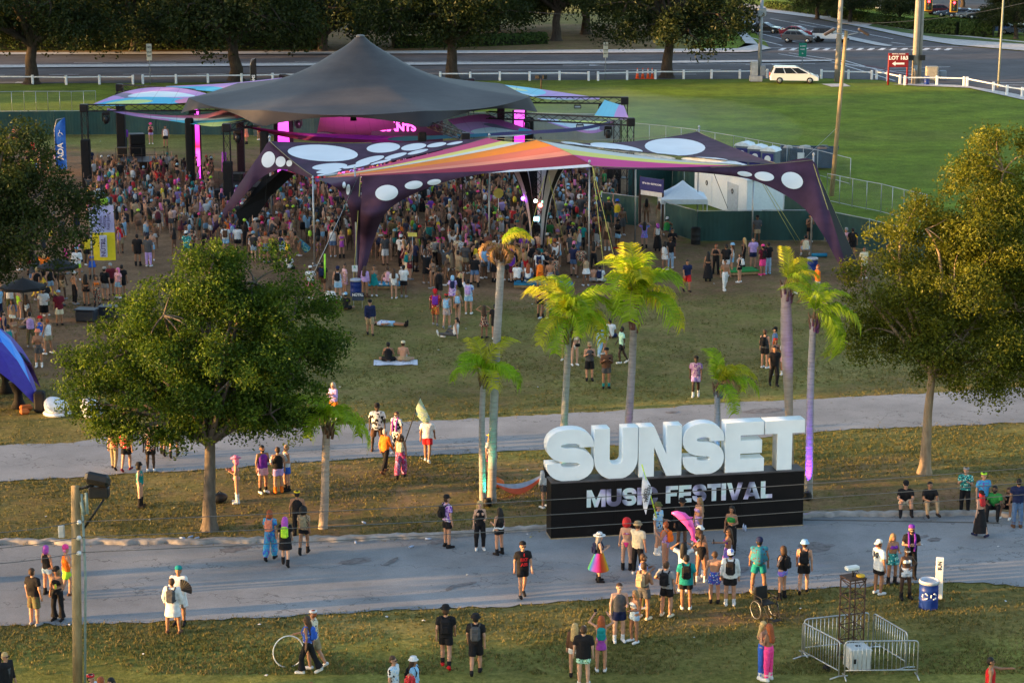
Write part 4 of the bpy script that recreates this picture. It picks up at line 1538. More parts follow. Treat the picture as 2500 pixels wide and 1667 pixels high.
for a in CORN:  # wrapped corner posts
 q=R0*1.0
 mb=MB()
 mb.bbox((q*math.cos(rad(a)),q*math.sin(rad(a)),2.6),(0.55,0.55,5.2),0.08)
 mb.build('wrapped_post',M_BLACKF,TENT)
 # ---------------------------------------------------------------- truss arms round the tent
STG=thing('stage_truss','black truss arms and legs standing out round the stage tent','truss',(0,0,0))
ZT=5.6
def leg_pt(u,v):
 return G(u,v,ZT)
ARMS=[((205,264),(560,262)),((292,214),(560,232)),((553,312),(690,288)),((1137,335),(1050,302)),((1540,298),(1190,281)),((1525,246),(1285,244)),((1150,200),(1060,208)),((690,190),(800,205))]
LEGS=[]
for(p,q)in ARMS:
 a,b_=leg_pt(*p),leg_pt(*q)
 mb=MB()
 truss_mb(mb,a,b_,0.45,0.038,0.75)
 mb.build('truss_beam',M_TRUSS,STG)
 mb=MB()
 truss_mb(mb,(a.x,a.y,0),a,0.42,0.030,0.75)
 mb.bbox((a.x,a.y,ZT),(0.55,0.55,0.55),0.05)
 mb.lathe([(0.6,0),(0.6,0.03)],4,(a.x,a.y,0.0),False)
 mb.build('truss_leg',M_TRUSS,STG)
 LEGS.append(a)
for k in(0,2):  # legs wrapped in black cloth
 a=LEGS[k]
 mb=MB()
 mb.bbox((a.x,a.y,1.7),(0.62,0.62,3.4),0.06)
 mb.build('leg_wrap',M_BLACKF,STG)
a=LEGS[1]
mb=MB()
mb.bbox((a.x,a.y,2.6),(0.66,0.66,5.2),0.06)
mb.build('leg_wrap',M_BLACKF,STG)
g=LEGS[4]
mb=MB()
truss_mb(mb,(g.x-0.85,g.y+1.2,0),(g.x-0.85,g.y+1.2,ZT),0.42,0.03,0.6)
mb.build('truss_leg',M_TRUSS,STG)
# moving-head lights and flood boxes hung under the arms
def head_light(u,v,z,label,big=1.0):
 p=G(u,v,z)
 r=thing('moving_head_light',label,'stage light',p,0,'moving lights on the stage truss')
 mb=MB()
 mb.bbox((0,0,-0.12),(0.5*big,0.4,0.22),0.04)
 mb.build('base',M_TRUSS,r)
 mb=MB()
 for s in(-1,1):
  mb.box((s*0.24*big,0,-0.42),(0.07,0.14,0.46))
 mb.build('yoke',M_TRUSS,r)
 mb=MB()
 mb.lathe([(0.10,0.28),(0.17,0.22),(0.20,0.0),(0.17,-0.22),(0.14,-0.26),(0.0,-0.26)],12,(0,0,-0.55))
 mb.build('head',mat('light_head',(0.015,0.014,0.016),0.3),r)
head_light(258,274,ZT-0.3,'moving light hanging from the truss at the left corner leg')
head_light(470,270,ZT-0.3,'moving light under the left truss beside the magenta column')
head_light(580,318,ZT-0.35,'moving light hanging below the front-left truss arm')
head_light(1287,290,ZT-0.3,'moving light under the right truss beside the magenta column')
head_light(728,285,ZT-0.5,'moving light hanging just under the tent\'s front hem')
head_light(1485,308,ZT-0.4,'moving light under the teal sail at the right corner')
head_light(1470,252,ZT-0.3,'moving light under the rear right truss beam')
def flood(u,v,z,label):
 p=G(u,v,z)
 r=thing('flood_light',label,'stage light',p,0,'flood boxes on the right truss arms')
 mb=MB()
 mb.bbox((0,0,-0.32),(0.52,0.2,0.26),0.03)
 mb.build('housing',M_TRUSS,r)
 mb=MB()
 mb.box((0,-0.104,-0.32),(0.42,0.012,0.12))
 mb.build('lens',mat('flood_lens',(0.6,0.65,0.7),0.3),r)
 mb=MB()
 mb.tube([(-0.2,0,-0.2),(0,0,0.02),(0.2,0,-0.2)],0.015,5)
 mb.build('bracket',M_TRUSS,r)
flood(1410,250,ZT-0.2,'small flood box hanging from the rear right truss')
flood(1416,297,ZT-0.2,'small flood box hanging from the front right truss')
# ---------------------------------------------------------------- printed sails
LAV,TEAL,LIME,WHT,SLATE,PINK,MAG=(0.46,0.27,0.56),(0.06,0.42,0.62),(0.52,0.66,0.22),(0.55,0.72,0.80),(0.16,0.15,0.24),(0.56,0.22,0.38),(0.24,0.012,0.20)
def sail_m(name,base,shapes,stripes=None):
 """flat print in UV: ellipses (cu, cv, ru, rv, rot, colour) over a base colour"""
 m,nt,b=_new(name)
 uv=nt.nodes.new('ShaderNodeTexCoord').outputs['UV']
 s=sep(nt,uv)
 c=base
 if stripes:
  c=ramp(nt,s[1],stripes,'CONSTANT')
 for cu,cv,ru,rv,ro,cc in shapes:
  mp=nt.nodes.new('ShaderNodeMapping')
  mp.vector_type='TEXTURE'
  mp.inputs['Location'].default_value=(cu,cv,0)
  mp.inputs['Rotation'].default_value=(0,0,rad(ro))
  mp.inputs['Scale'].default_value=(ru,rv,1)
  nt.links.new(uv,mp.inputs['Vector'])
  ln=nt.nodes.new('ShaderNodeVectorMath')
  ln.operation='LENGTH'
  nt.links.new(mp.outputs[0],ln.inputs[0])
  c=mix(nt,mth(nt,'LESS_THAN',ln.outputs['Value'],1.0),c,cc)
 n=noise(nt,coord(nt),0.8,3)
 if isinstance(c,tuple):
  c=mix(nt,0.0,c,c)
 c=mix(nt,mth(nt,'MULTIPLY',n,0.25),c,(0.5,0.45,0.55),'MULTIPLY')
 seam=mth(nt,'PINGPONG',mth(nt,'MULTIPLY',s[0],7.0),0.5)
 c=mix(nt,mth(nt,'MULTIPLY',mth(nt,'LESS_THAN',seam,0.018),0.3),c,(0.08,0.06,0.1))
 nt.links.new(c,b.inputs['Base Color'])
 b.inputs['Roughness'].default_value=0.7
 b.inputs['Specular IOR Level'].default_value=0.25
 return m
def sail(label,top,bot,m,belly=0.0,ns=26,nt=10):
 """top and bottom edge as (u, v, z) points"""
 def f(s,t):
  def cur(pts):
   n_=len(pts)-1
   x=s*n_
   i=min(n_-1,int(x))
   fr=x-i
   g_=lambda k:Vector(pts[max(0,min(n_,k))])
   p0,p1,p2,p3=g_(i-1),g_(i),g_(i+1),g_(i+2)
   q_=0.5*((2*p1)+(-p0+p2)*fr+(2*p0-5*p1+4*p2-p3)*fr*fr+(-p0+3*p1-3*p2+p3)*fr**3)
   return G(q_.x,q_.y,q_.z)
  a,b_=cur(top),cur(bot)
  return a.lerp(b_,t)-Vector((0,0,belly*math.sin(math.pi*t)*math.sin(math.pi*s)))
 S_=Surf(f,ns,nt)
 mb=MB()
 mb.grid(S_.rows()[::-1],True,True,0.015)
 o=mb.build('printed_sail',m)
 tag(o,label,'sail','printed fabric sails round the stage')
 return o
sail('lavender sail with white lens and green oval above the left truss',[(223,256,5.7),(300,226,5.9),(370,214,6.1),(450,217,6.3),(520,233,6.4)],[(224,257,5.7),(268,259,5.65),(340,256,5.7),(430,253,5.9),(500,246,6.2)],
sail_m('sail_print_left',LAV,[(0.5,0.60,0.9,0.10,0,LAV),(0.36,0.56,0.06,0.5,20,SLATE),(0.60,0.58,0.26,0.17,-6,WHT),(0.28,0.16,0.62,0.30,0,TEAL),(0.38,0.18,0.20,0.13,0,LIME),(0.95,0.15,0.22,0.26,0,PINK)]))
sail('narrow lavender and blue sail behind the left tent slope',[(404,211,5.7),(500,207,6.0),(590,201,6.2),(690,190,6.2)],[(406,212,5.7),(470,219,5.8),(540,223,6.3),(640,206,6.4)],sail_m('sail_print_back',LAV,[(0.30,0.1,0.36,0.55,0,TEAL)]))
sail('long drooping pink, white and teal sail below the left truss',[(261,264,5.5),(330,276,5.2),(420,282,5.0),(500,279,5.1),(560,268,5.5),(655,279,5.4)],[(262,270,5.4),(330,284,5.0),(420,296,4.8),(490,306,4.9),(545,307,5.3),(653,281,5.4)],
sail_m('sail_print_droop',PINK,[(0.2,0.2,0.55,0.5,0,LAV),(0.55,0.45,0.30,0.16,3,WHT),(0.74,0.6,0.10,0.1,0,SLATE),(0.68,0.10,0.30,0.32,0,TEAL),(0.74,0.10,0.17,0.16,0,LIME)]))
sail('dark magenta underlit sail stretched across the stage front',[(598,308,5.4),(720,324,5.0),(830,328,4.9),(960,333,4.8),(1080,331,4.9),(1250,322,5.0),(1400,313,5.2),(1490,297,5.4)],[(600,311,5.3),(700,336,4.6),(800,347,4.5),(950,347,4.5),(1100,338,4.7),(1250,330,4.8),(1400,321,5.0),(1488,304,5.3)],
sail_m('sail_print_front',MAG,[(0.25,0.8,0.34,0.45,0,(0.34,0.02,0.32)),(0.62,0.5,0.20,0.8,0,(0.03,0.13,0.21)),(0.86,0.5,0.2,0.9,0,(0.05,0.05,0.13)),(0.1,0.2,0.3,0.4,0,(0.13,0.008,0.06))]))
sail('pink quilted sail closing the back of the stage',[(783,281,4.8),(850,281,4.8),(955,283,4.8)],[(772,332,2.6),(860,334,2.5),(975,334,2.6)],sail_m('sail_print_rear',(0.50,0.17,0.40),[(0.20,0.1,0.18,0.26,-20,SLATE),(0.12,0.0,0.17,0.3,-25,WHT),(0.95,0.0,0.30,0.30,0,TEAL)]),0.4)
sail('magenta sail with white and blue tip under the tent\'s right hem',[(1092,293,5.2),(1180,279,5.4),(1235,297,5.0),(1312,322,4.6)],[(1140,331,4.2),(1200,334,4.1),(1260,333,4.2),(1310,326,4.5)],
sail_m('sail_print_right',(0.42,0.11,0.36),[(0.1,0.1,0.5,0.6,0,LAV),(0.55,0.45,0.28,0.10,-25,SLATE),(0.62,0.16,0.50,0.26,-8,WHT),(0.95,0.4,0.2,0.5,0,TEAL)]))
sail('white and lavender crescent sail under the right truss arm',[(1312,289,5.4),(1380,293,5.3),(1450,296,5.3),(1500,297,5.4)],[(1314,291,5.4),(1400,318,4.7),(1452,325,4.6),(1498,308,5.0)],
sail_m('sail_print_crescent',LAV,[(0.45,0.6,0.48,0.40,0,WHT),(0.55,0.95,0.30,0.2,0,LIME),(0.86,0.35,0.12,0.4,0,SLATE)]))
sail('teal and lavender sail hung at the right corner leg',[(1476,244,5.7),(1500,252,5.7),(1523,259,5.7)],[(1448,287,5.2),(1490,291,5.3),(1536,292,5.5)],sail_m('sail_print_corner',(0.16,0.52,0.66),[(1.0,0.0,0.42,1.3,0,LAV),(0.2,0.0,0.5,0.12,0,LIME)]))
sail('teal and lavender sail sloping down behind the tent\'s right slope',[(1168,201,6.3),(1280,213,6.0),(1400,230,5.7),(1465,240,5.6)],[(1185,210,6.3),(1270,228,6.0),(1340,243,5.7),(1462,243,5.6)],sail_m('sail_print_slope',(0.50,0.33,0.60),[(0.1,0.5,0.42,0.8,0,(0.25,0.60,0.72)),(0.16,0.5,0.22,0.22,0,(0.65,0.75,0.4)),(0.62,0.1,0.3,0.13,0,WHT)]))
# ---------------------------------------------------------------- light columns, screens, loudspeakers, risers
def led_m(name,stops,emit=3.0):
 m,nt,b=_new(name)
 z=sep(nt,nt.nodes.new('ShaderNodeTexCoord').outputs['Generated'])[2]
 c=ramp(nt,z,stops)
 nt.links.new(c,b.inputs['Base Color'])
 nt.links.new(c,b.inputs['Emission Color'])
 b.inputs['Emission Strength'].default_value=emit
 return m
LEDM=led_m('led_magenta',[(0.0,(0.75,0.04,0.62)),(0.38,(0.80,0.10,0.75)),(0.45,(0.85,0.02,0.05)),(0.6,(0.72,0.03,0.55)),(1.0,(0.80,0.10,0.75))],0.55)
def led_column(u,vb,w,h,label,taper=1.0,z0=0.0):
 g=G(u,vb)
 r=thing('light_column',label,'stage light',g,0,'magenta light columns')
 mb=MB()
 mb.box((0,0.2,z0+h/2),(w*1.25+0.1,0.28,h))
 mb.build('housing',M_TRUSS,r)
 mb=MB()
 M_=Matrix(((1,0,0,0),(0,0,1,0),(0,1,0,0),(0,0,0,1)))
 mb.prism([(-w/2,z0),(w/2,z0),(w/2*taper,z0+h),(-w/2*taper,z0+h)],0.0,0.05,M_)
 mb.build('light_panel',LEDM,r)
led_column(485,436,0.30,5.1,'tall thin magenta light column at the left stage side')
led_column(695,462,1.0,4.9,'broad magenta light column glimpsed under the canopy\'s left peak',0.7)
led_column(1030,420,1.1,4.0,'magenta and red light column right of the lit name screen',0.9)
led_column(1268,430,0.75,4.8,'magenta light column behind the canopy\'s centre peak')
SCR=thing('name_screen','dark stage screen showing glowing pink artist lettering','screen',G(975,430))
g0=G(975,430)
zt=at(975,290,g0.y).z
mb=MB()
mb.box((0.6,0.1,2.4),(5.2,0.12,4.4))
mb.build('screen_panel',mat('dark_screen',(0.012,0.008,0.012),0.35),SCR)
M_LEDT=mat('pink_led_text',(0.95,0.10,0.62),emit=0.7,var=0)
text_obj('AVE OF',0.62,M_LEDT,frame_M((0.02,-0.0,at(975,300,g0.y).z),(1,0,0),(0,0,1)),SCR,0.03,0.02)
text_obj('GIANTS',0.78,M_LEDT,frame_M((-0.12,-0.0,at(975,312,g0.y).z),(1,0,0),(0,0,1)),SCR,0.03,0.03)
text_obj('F',0.5,M_LEDT,frame_M((0.85,-0.0,at(975,303,g0.y).z),(1,0,0),(0,0,1)),SCR,0.03,0.03)
r=thing('wash_light','pink stage wash lamp hung under the tent peak','stage light',(G(880,228,6.6).x,G(880,228,6.6).y-7,5.5),0)
mb=MB()
mb.lathe([(.12,.3),(.2,.2),(.22,0),(0,.02)],12)
mb.build('housing',M_TRUSS,r)
L=bpy.data.lights.new('wash_beam','SPOT')
L.energy,L.color,L.spot_size,L.spot_blend=1500,(1.0,.30,.75),rad(100),.8
lo=link('wash_beam',L,r,(0,0,-.1))
lo.rotation_euler=(rad(72),0,0)
def speaker_stack(u,v,w,d,h,label,rz=0.0,boxes=3):
 g=G(u,v)
 r=thing('speaker_stack',label,'loudspeaker',g,rz,'loudspeakers by the stage')
 for k in range(boxes):
  hh=h/boxes
  mb=MB()
  mb.bbox((0,0,hh*(k+0.5)),(w,d,hh-0.02),0.03)
  mb.build('cabinet',M_TRUSS,r)
  mb=MB()
  mb.box((0,-d/2-0.006,hh*(k+0.5)),(w*0.88,0.012,hh*0.8))
  mb.build('grille',mat('grille',(0.010,0.010,0.011),0.7),r)
 return r
speaker_stack(336,403,1.15,1.1,2.4,'tall black speaker stack on the left riser, behind the crowd',0.3)
speaker_stack(300,408,0.7,0.7,1.5,'smaller black speaker beside the tall stack on the left riser',0.1,2)
speaker_stack(575,478,1.3,1.2,1.6,'black speaker pair at the foot of the canopy\'s left leg',0.0,2)
speaker_stack(545,505,1.1,1.0,1.2,'low black speaker in front of the wrapped truss leg',0.0,2)
speaker_stack(1498,470,0.95,1.0,2.0,'black speaker stack between the canopy pole and the restroom gate',0.0,2)
def riser(u0,u1,v,d,h,label):
 a,b_=G(u0,v),G(u1,v)
 w=(b_-a).length
 r=thing('stage_riser',label,'platform',((a.x+b_.x)/2,a.y,0),0,'black risers in the crowd')
 mb=MB()
 mb.box((0,d/2,h-0.04),(w,d,0.08))
 mb.build('deck',M_TRUSS,r)
 mb=MB()
 mb.box((0,0.06,(h-0.08)/2),(w-0.05,0.04,h-0.08))
 mb.build('skirting',M_BLACKF,r)
 mb=MB()
 for z in(h+0.5,h+1.0):
  mb.bar((-w/2,0.05,z),(w/2,0.05,z),0.02,6)
 for k in range(5):
  x=-w/2+w*k/4
  mb.bar((x,0.05,h),(x,0.05,h+1.0),0.02,6)
 mb.build('guard_rail',M_TRUSS,r)
riser(284,412,425,3.0,0.9,'black platform carrying the left speakers and dancers')
riser(220,330,478,2.4,0.4,'low accessible viewing platform with rails beside the left truss leg')
riser(536,640,500,2.6,1.2,'black platform with barrier behind the canopy\'s left leg')
# ================================================================ fences, restrooms, road furniture, vehicles
M_WPAINT=mat('white_fence_paint',(0.62,0.66,0.70),0.6,var=0.12)
def rail_fence(label,px):
 p0=G(*px[0])
 r=thing('rail_fence',label,'fence',p0,0,'white rail fences along the field')
 pts=[G(u,v)-p0 for u,v in px]
 for p in pts:
  mb=MB()
  mb.bbox((p.x,p.y,0.50),(0.24,0.22,1.0),0.03)
  mb.build('post',M_WPAINT,r)
 for a,b_ in zip(pts[:-1],pts[1:]):
  if(b_-a).length<1.6:
   continue
  d=(b_-a).normalized()*0.13
  mb=MB()
  mb.tube([a+d+Vector((0,0,0.80)),b_-d+Vector((0,0,0.80))],0.085,4,True,False)
  mb.build('rail',M_WPAINT,r)
rail_fence('white post-and-rail fence along the road at far left',[(-40,206),(80,207),(162,208),(243,207),(325,207)])
rail_fence('white rail fence behind the stage tent\'s left slope',[(349,206),(430,205),(508,204),(590,203),(666,202),(745,201)])
rail_fence('white rail fence between the bent-limbed oak and the cones',[(1075,199),(1148,199),(1220,198),(1293,198),(1366,197),(1437,198)])
rail_fence('white rail fence past the cones up to the signal mast',[(1460,198),(1531,196),(1600,194),(1669,194),(1737,193),(1806,193),(1873,192)])
rail_fence('white rail fence behind the minivan up to the road sign',[(2005,193),(2071,194),(2128,195),(2140,195),(2166,199),(2197,206)])
rail_fence('white rail fence curving away right of the road sign',[(2209,209),(2287,209),(2353,211),(2361,212),(2425,225),(2458,233),(2495,238),(2540,246)])
def screen_m(name,c):
 m,nt,b=_new(name)
 P=coord(nt)
 n1=noise(nt,P,0.7,4)
 nt.links.new(ramp(nt,n1,[(0.3,tuple(k*.75 for k in c)),(0.7,tuple(k*1.25 for k in c))]),b.inputs['Base Color'])
 b.inputs['Roughness'].default_value=0.7
 w=nt.nodes.new('ShaderNodeTexWave')
 w.inputs['Scale'].default_value=1.2
 w.inputs['Distortion'].default_value=3
 nt.links.new(P,w.inputs['Vector'])
 bumpn(nt,b,w.outputs['Fac'],.3,.04)
 return m
M_SCREEN=screen_m('green_screen_cloth',(0.012,0.055,0.048))
M_SCREENL=screen_m('faded_screen_cloth',(0.055,0.085,0.085))
def screen_fence(label,px,h=1.85,m=None,step=3.0):
 p0=G(*px[0])
 r=thing('screen_fence',label,'fence',p0,0,'screened fences round the venue')
 for(a,b_)in zip(px[:-1],px[1:]):
  A,B=G(*a)-p0,G(*b_)-p0
  L=(B-A).length
  n=max(1,round(L/step))
  rz=math.atan2((B-A).y,(B-A).x)
  for k in range(n):
   c=A.lerp(B,(k+.5)/n)
   mb=MB()
   w=L/n
   N=8
   rows=[]
   for z in(0.03,h*.5,h-0.02):
    rows.append([Vector((c.x+math.cos(rz)*(-w/2+w*i/N)-math.sin(rz)*.05*math.sin(i*1.9+k+z),c.y+math.sin(rz)*(-w/2+w*i/N)+math.cos(rz)*.05*math.sin(i*1.9+k+z),z))for i in range(N+1)])
   mb.grid(rows,True,False,.01)
   mb.build('screen_panel',m or M_SCREEN,r)
   p=A.lerp(B,k/n)
   mb=MB()
   mb.tube([(p.x,p.y+.08,0),(p.x,p.y+.08,h+.06)],.03,6)
   mb.build('post',M_STEEL,r)
  mb=MB()
  mb.tube([A+Vector((0,.02,h+.02)),B+Vector((0,.02,h+.02))],.025,6)
  mb.build('top_rail',M_STEEL,r)
screen_fence('long dark green screen fence behind the left stage side',[(-30,331),(300,329),(620,331)],2.0)
screen_fence('faded screen fence seen under the right truss arms',[(620,333),(1000,338),(1300,342),(1515,346)],2.2,M_SCREENL)
screen_fence('green screen fence running up to the restroom gate',[(1468,541),(1558,553)])
screen_fence('green screen fence round the restroom compound',[(1622,566),(1702,590),(1860,588),(2012,588)])
screen_fence('green screen fence beyond the canopy\'s right leg',[(2018,590),(2120,612),(2260,652)])
screen_fence('green screen fence behind the white restroom trailer',[(1912,548),(1990,560)])
screen_fence('green screen fence inside the compound behind the white tent',[(1534,480),(1640,470),(1700,500)],2.2)
def chain_m():
 m,nt,b=_new('chain_link')
 b.inputs['Base Color'].default_value=(.35,.37,.38,1)
 b.inputs['Metallic'].default_value=.6
 b.inputs['Alpha'].default_value=0.07
 return m
M_CHAIN=chain_m()
def chain_fence(label,px,h=1.9):
 p0=G(*px[0])
 r=thing('chain_link_fence',label,'fence',p0,0,'chain link fence panels on the field')
 for a,b_ in zip(px[:-1],px[1:]):
  A,B=G(*a)-p0,G(*b_)-p0
  mb=MB()
  Z=Vector((0,0,h))
  mb.tube([A,A+Z,B+Z,B],.028,6)
  mb.bar(A.lerp(B,.5),A.lerp(B,.5)+Z,.022,6)
  mb.bar(A+Vector((0,0,.1)),B+Vector((0,0,.1)),.022,6)
  mb.build('frame',M_STEEL,r)
  mb=MB()
  mb.add([A+Vector((0,0,.05)),B+Vector((0,0,.05)),B+Z,A+Z],[(0,1,2,3)])
  mb.build('mesh_infill',M_CHAIN,r)
chain_fence('chain link fence from the stage corner to the dumpster',[(1545,358),(1625,366),(1700,376),(1790,392),(1850,404),(1920,418)])
chain_fence('chain link fence in front of the blue dumpster',[(1925,419),(1995,430),(2075,452)])
chain_fence('chain link fence running down the field beside the leaning pole',[(2018,492),(2080,506),(2150,520),(2205,535),(2260,548)])
chain_fence('chain link fence on the left lawn beyond the green screen',[(0,275),(60,274),(118,274),(176,274),(235,273)],1.9)
# restroom gate
a,b_=G(1562,553),G(1617,562)
GATE=thing('restroom_gate','gate frame with a blue restroom sign between the screens','gate',a)
d=b_-a
M_RUST=mat('brown_frame',(0.07,0.035,0.028),0.7)
for p in(Vector((0,0,0)),d):
 mb=MB()
 mb.box((p.x,p.y,1.6),(0.12,0.12,3.2))
 mb.build('post',M_RUST,GATE)
mb=MB()
mb.box((d.x/2,d.y/2-.08,2.75),(d.length+.05,.05,.82),math.atan2(d.y,d.x))
mb.build('sign_board',mat('blue_sign',(0.012,0.022,0.16),0.5),GATE)
mb=MB()
mb.box((d.x/2,d.y/2-.06,2.2),(d.length-.1,.03,.30),math.atan2(d.y,d.x))
mb.build('banner_cloth',mat('white_cloth',(0.6,0.62,0.64),0.8),GATE)
M_WHITE=mat('white_print',(0.75,0.75,0.75),0.6,var=0)
text_obj('VIP & GA+ RESTROOMS',0.155,M_WHITE,frame_M(d/2+Vector((0,-.115,2.80)),d,UPV),GATE,.01,.006)
# white pop-up tent
g=G(1665,556)
PT=thing('popup_tent','small white peaked tent behind the restroom gate','tent',g)
mb=MB()
e,ez,pz=1.45,2.0,3.0
P4=[(-e,-e),(e,-e),(e,e),(-e,e)]
for k in range(4):
 x0,y0=P4[k]
 x1,y1=P4[(k+1)%4]
 rows=[]
 for t in(0,.35,.7,1):
  rows.append([Vector((x0+(x1-x0)*s,y0+(y1-y0)*s,ez)).lerp(Vector((0,0,pz)),t)-Vector((0,0,.12*math.sin(math.pi*t)))for s in(0,.25,.5,.75,1)])
 mb.grid(rows,True,False)
 mb.add([(x0,y0,ez),(x1,y1,ez),(x1,y1,ez-.3),(x0,y0,ez-.3)],[(3,2,1,0)])
mb.build('roof',mat('white_canvas',(0.55,0.62,0.68),0.7,var=.05),PT)
for x,y in P4:
 mb=MB()
 mb.bar((x*.98,y*.98,0),(x*.98,y*.98,ez),.03,6)
 mb.build('leg',M_STEEL,PT)
 # restroom trailer
k0,k1,k2=G(1822,545),G(1696,500),G(1914,536)
TR=thing('restroom_trailer','white restroom trailer with two signed doors behind the screen','trailer',k0)
e1,e2=k1-k0,k2-k0
hh=2.65
M_TRW=mat('trailer_white',(0.66,0.70,0.72),0.5,var=.05)
def quad_wall(o,e,z0,z1,m,nm,off=0.0,th=.06):
 mb=MB()
 n=Vector((e.y,-e.x,0)).normalized()
 if n.y>0:
  n=-n
 q=[o+n*off,o+e+n*off]
 mb.add([Vector((p.x,p.y,z))-n*t for t in(0,th)for z in(z0,z1)for p in q],[(0,1,3,2),(4,6,7,5),(0,4,5,1),(2,3,7,6),(0,2,6,4),(1,5,7,3)])
 return mb.build(nm,m,TR),n
Z0=Vector((0,0,0))
quad_wall(Z0,e1,.3,hh,M_TRW,'long_wall')
quad_wall(Z0+e1*.003,e2,.3,hh,M_TRW,'end_wall')
quad_wall(e1,e2,.3,hh,M_TRW,'end_wall')
mb=MB()
rp=[Z0-e1*.01-e2*.02,e1*1.01-e2*.02,e1*1.01+e2*1.02,e2*1.02-e1*.01]
mb.prism([(p.x,p.y)for p in(rp if(rp[1]-rp[0]).cross(rp[2]-rp[0]).z>0 else rp[::-1])],hh+.003,hh+.13)
mb.build('roof',mat('trailer_roof',(0.60,0.64,0.66),0.6),TR)
M_DOOR=mat('trailer_door',(0.36,0.42,0.48),0.5)
M_BLK=mat('black_print',(0.012,0.012,0.014),0.5,var=0)
for t0,t1 in((.16,.36),(.66,.85)):
 o,n=quad_wall(e1*t0,e1*(t1-t0),.45,2.25,M_DOOR if t0<.5 else M_TRW,'door',.03,.03)
 c=e1*((t0+t1)/2)+n*.045+Vector((0,0,1.75))
 mb=MB()
 rt=-e1.normalized()
 M_=frame_M(c,rt,UPV)
 mb.lathe([(.17,0),(.17,.012)],18,(0,0,0),False,None)
 mb.v=[tuple(M_@Vector(p))for p in mb.v]
 mb.build('door_sign',M_BLK,o)
 mb=MB()
 for q in[((-.03,-.09),(.03,-.09),(.035,.03),(-.035,.03)),((-.02,.045),(.02,.045),(.02,.09),(-.02,.09))]:
  mb.prism(list(q),.013,.018)
 mb.v=[tuple(M_@Vector(p))for p in mb.v]
 mb.build('pictogram',M_WHITE,o)
 # portable toilets
def portaloo(u,v,label):
 r=thing('portable_toilet',label,'toilet',G(u,v),rad(-28),'blue portable toilets by the dumpster')
 mb=MB()
 mb.bbox((0,0,1.05),(1.1,1.1,2.1),.05)
 mb.build('cabin',mat('toilet_side',(0.10,0.13,0.17),0.5),r)
 mb=MB()
 mb.bbox((-.0,-.56,1.0),(.86,.05,1.85),.02)
 dr=mb.build('door',mat('toilet_door',(0.022,0.028,0.16),0.45),r)
 mb=MB()
 mb.lathe([(.24,0),(.24,.01)],16,(0,-.595,1.55),False,Matrix.Rotation(rad(90),4,'X'))
 mb.build('round_sign',M_WHITE,dr)
 mb=MB()
 mb.prism([(-.62,2.08),(.62,2.08),(.5,2.26),(0,2.38),(-.5,2.26)],-.6,.6,Matrix.Rotation(rad(90),4,'X'))
 mb.build('roof',mat('toilet_roof',(0.62,0.68,0.72),0.5),r)
portaloo(1817,424,'portable toilet at the far end of the row by the dumpster')
portaloo(1849,432,'portable toilet in the middle of the row by the dumpster')
portaloo(1880,438,'portable toilet nearest the canopy in the row by the dumpster')
g=G(1972,410)
DU=thing('dumpster','blue-grey open skip full of rubbish on the field','dumpster',g,rad(-10))
M_DU=mat('dumpster_paint',(0.045,0.075,0.12),0.6,var=.25,scale=2)
mb=MB()
for s in(-1,1):
 mb.prism([(-2.1,.15),(1.8,.15),(2.25,1.55),(-2.1,1.55)],s*.9-.04,s*.9+.04,Matrix.Rotation(rad(90),4,'X'))
mb.box((-2.08,0,.85),(.06,1.8,1.4))
mb.add([(1.8,-.9,.15),(1.8,.9,.15),(2.25,.9,1.55),(2.25,-.9,1.55)],[(0,1,2,3)])
mb.box((-.1,0,.18),(3.8,1.8,.08))
mb.build('tub',M_DU,DU)
for k in range(5):
 mb=MB()
 mb.box((-1.7+k*.8,-.98,.85),(.12,.08,1.35))
 mb.build('rib',M_DU,DU)
mb=MB()
mb.box((-.5,-.96,1.0),(.5,.02,.5))
mb.build('notice',M_WHITE,DU)
rr=random.Random(4)
for k in range(12):
 mb=MB()
 mb.bbox((rr.uniform(-1.7,1.4),rr.uniform(-.5,.5),1.35+rr.uniform(-.1,.2)),(rr.uniform(.4,.9),rr.uniform(.4,.8),.4),.1,rr.random()*3)
 mb.build('rubbish_bag',mat('rubbish%d'%(k%3),[(.03,.03,.03),(.22,.12,.07),(.35,.33,.3)][k%3],.5),DU)
 # ---- poles and signals
M_WOOD=bark_material('pole_wood',(0.17,0.12,0.062),(0.31,0.225,0.12),(0.43,0.32,0.18))
M_GPOLE=mat('grey_pole',(0.22,0.25,0.29),0.5,.3)
M_CPOLE=mat('concrete_pole',(0.26,0.235,0.20),0.85,var=.15,scale=1.5)
def mast(name,label,base,top,r0,r1,m,n=10):
 b0=G(*base)
 t=at(top[0],top[1],b0.y)-b0
 r=thing(name,label,'pole',b0)
 mb=MB()
 mb.tube([(0,0,-.1),t*.5,t],[r0,(r0+r1)/2,r1],n)
 mb.build('shaft',m,r)
 return r,t
r,t=mast('utility_pole','leaning wooden light pole standing in the field by the fence',(2030,478),(2066,76),.17,.12,M_WOOD)
for s in(-1,1):
 mb=MB()
 mb.bar(t+Vector((0,0,-.3)),t+Vector((s*.9,-.1,-.1)),.035,6)
 mb.build('bracket',M_STEEL,r)
 mb=MB()
 c=t+Vector((s*1.15,-.2,-.05))
 mb.bbox((0,0,0),(.85,.42,.2),.06)
 mb.v=[tuple(Matrix.Rotation(rad(30*s),4,'Y')@Vector(p)+c)for p in mb.v]
 mb.build('floodlight',mat('floodlight',(.05,.04,.04),.4),r)
mb=MB()
mb.tube([t*.42,(-6.2,-6,0)],.012,4)
mb.build('guy_wire',M_STEEL,r)
mast('utility_pole','tall pale utility pole behind the minivan\'s nose',(2043,200),(2056,-60),.30,.22,M_CPOLE)
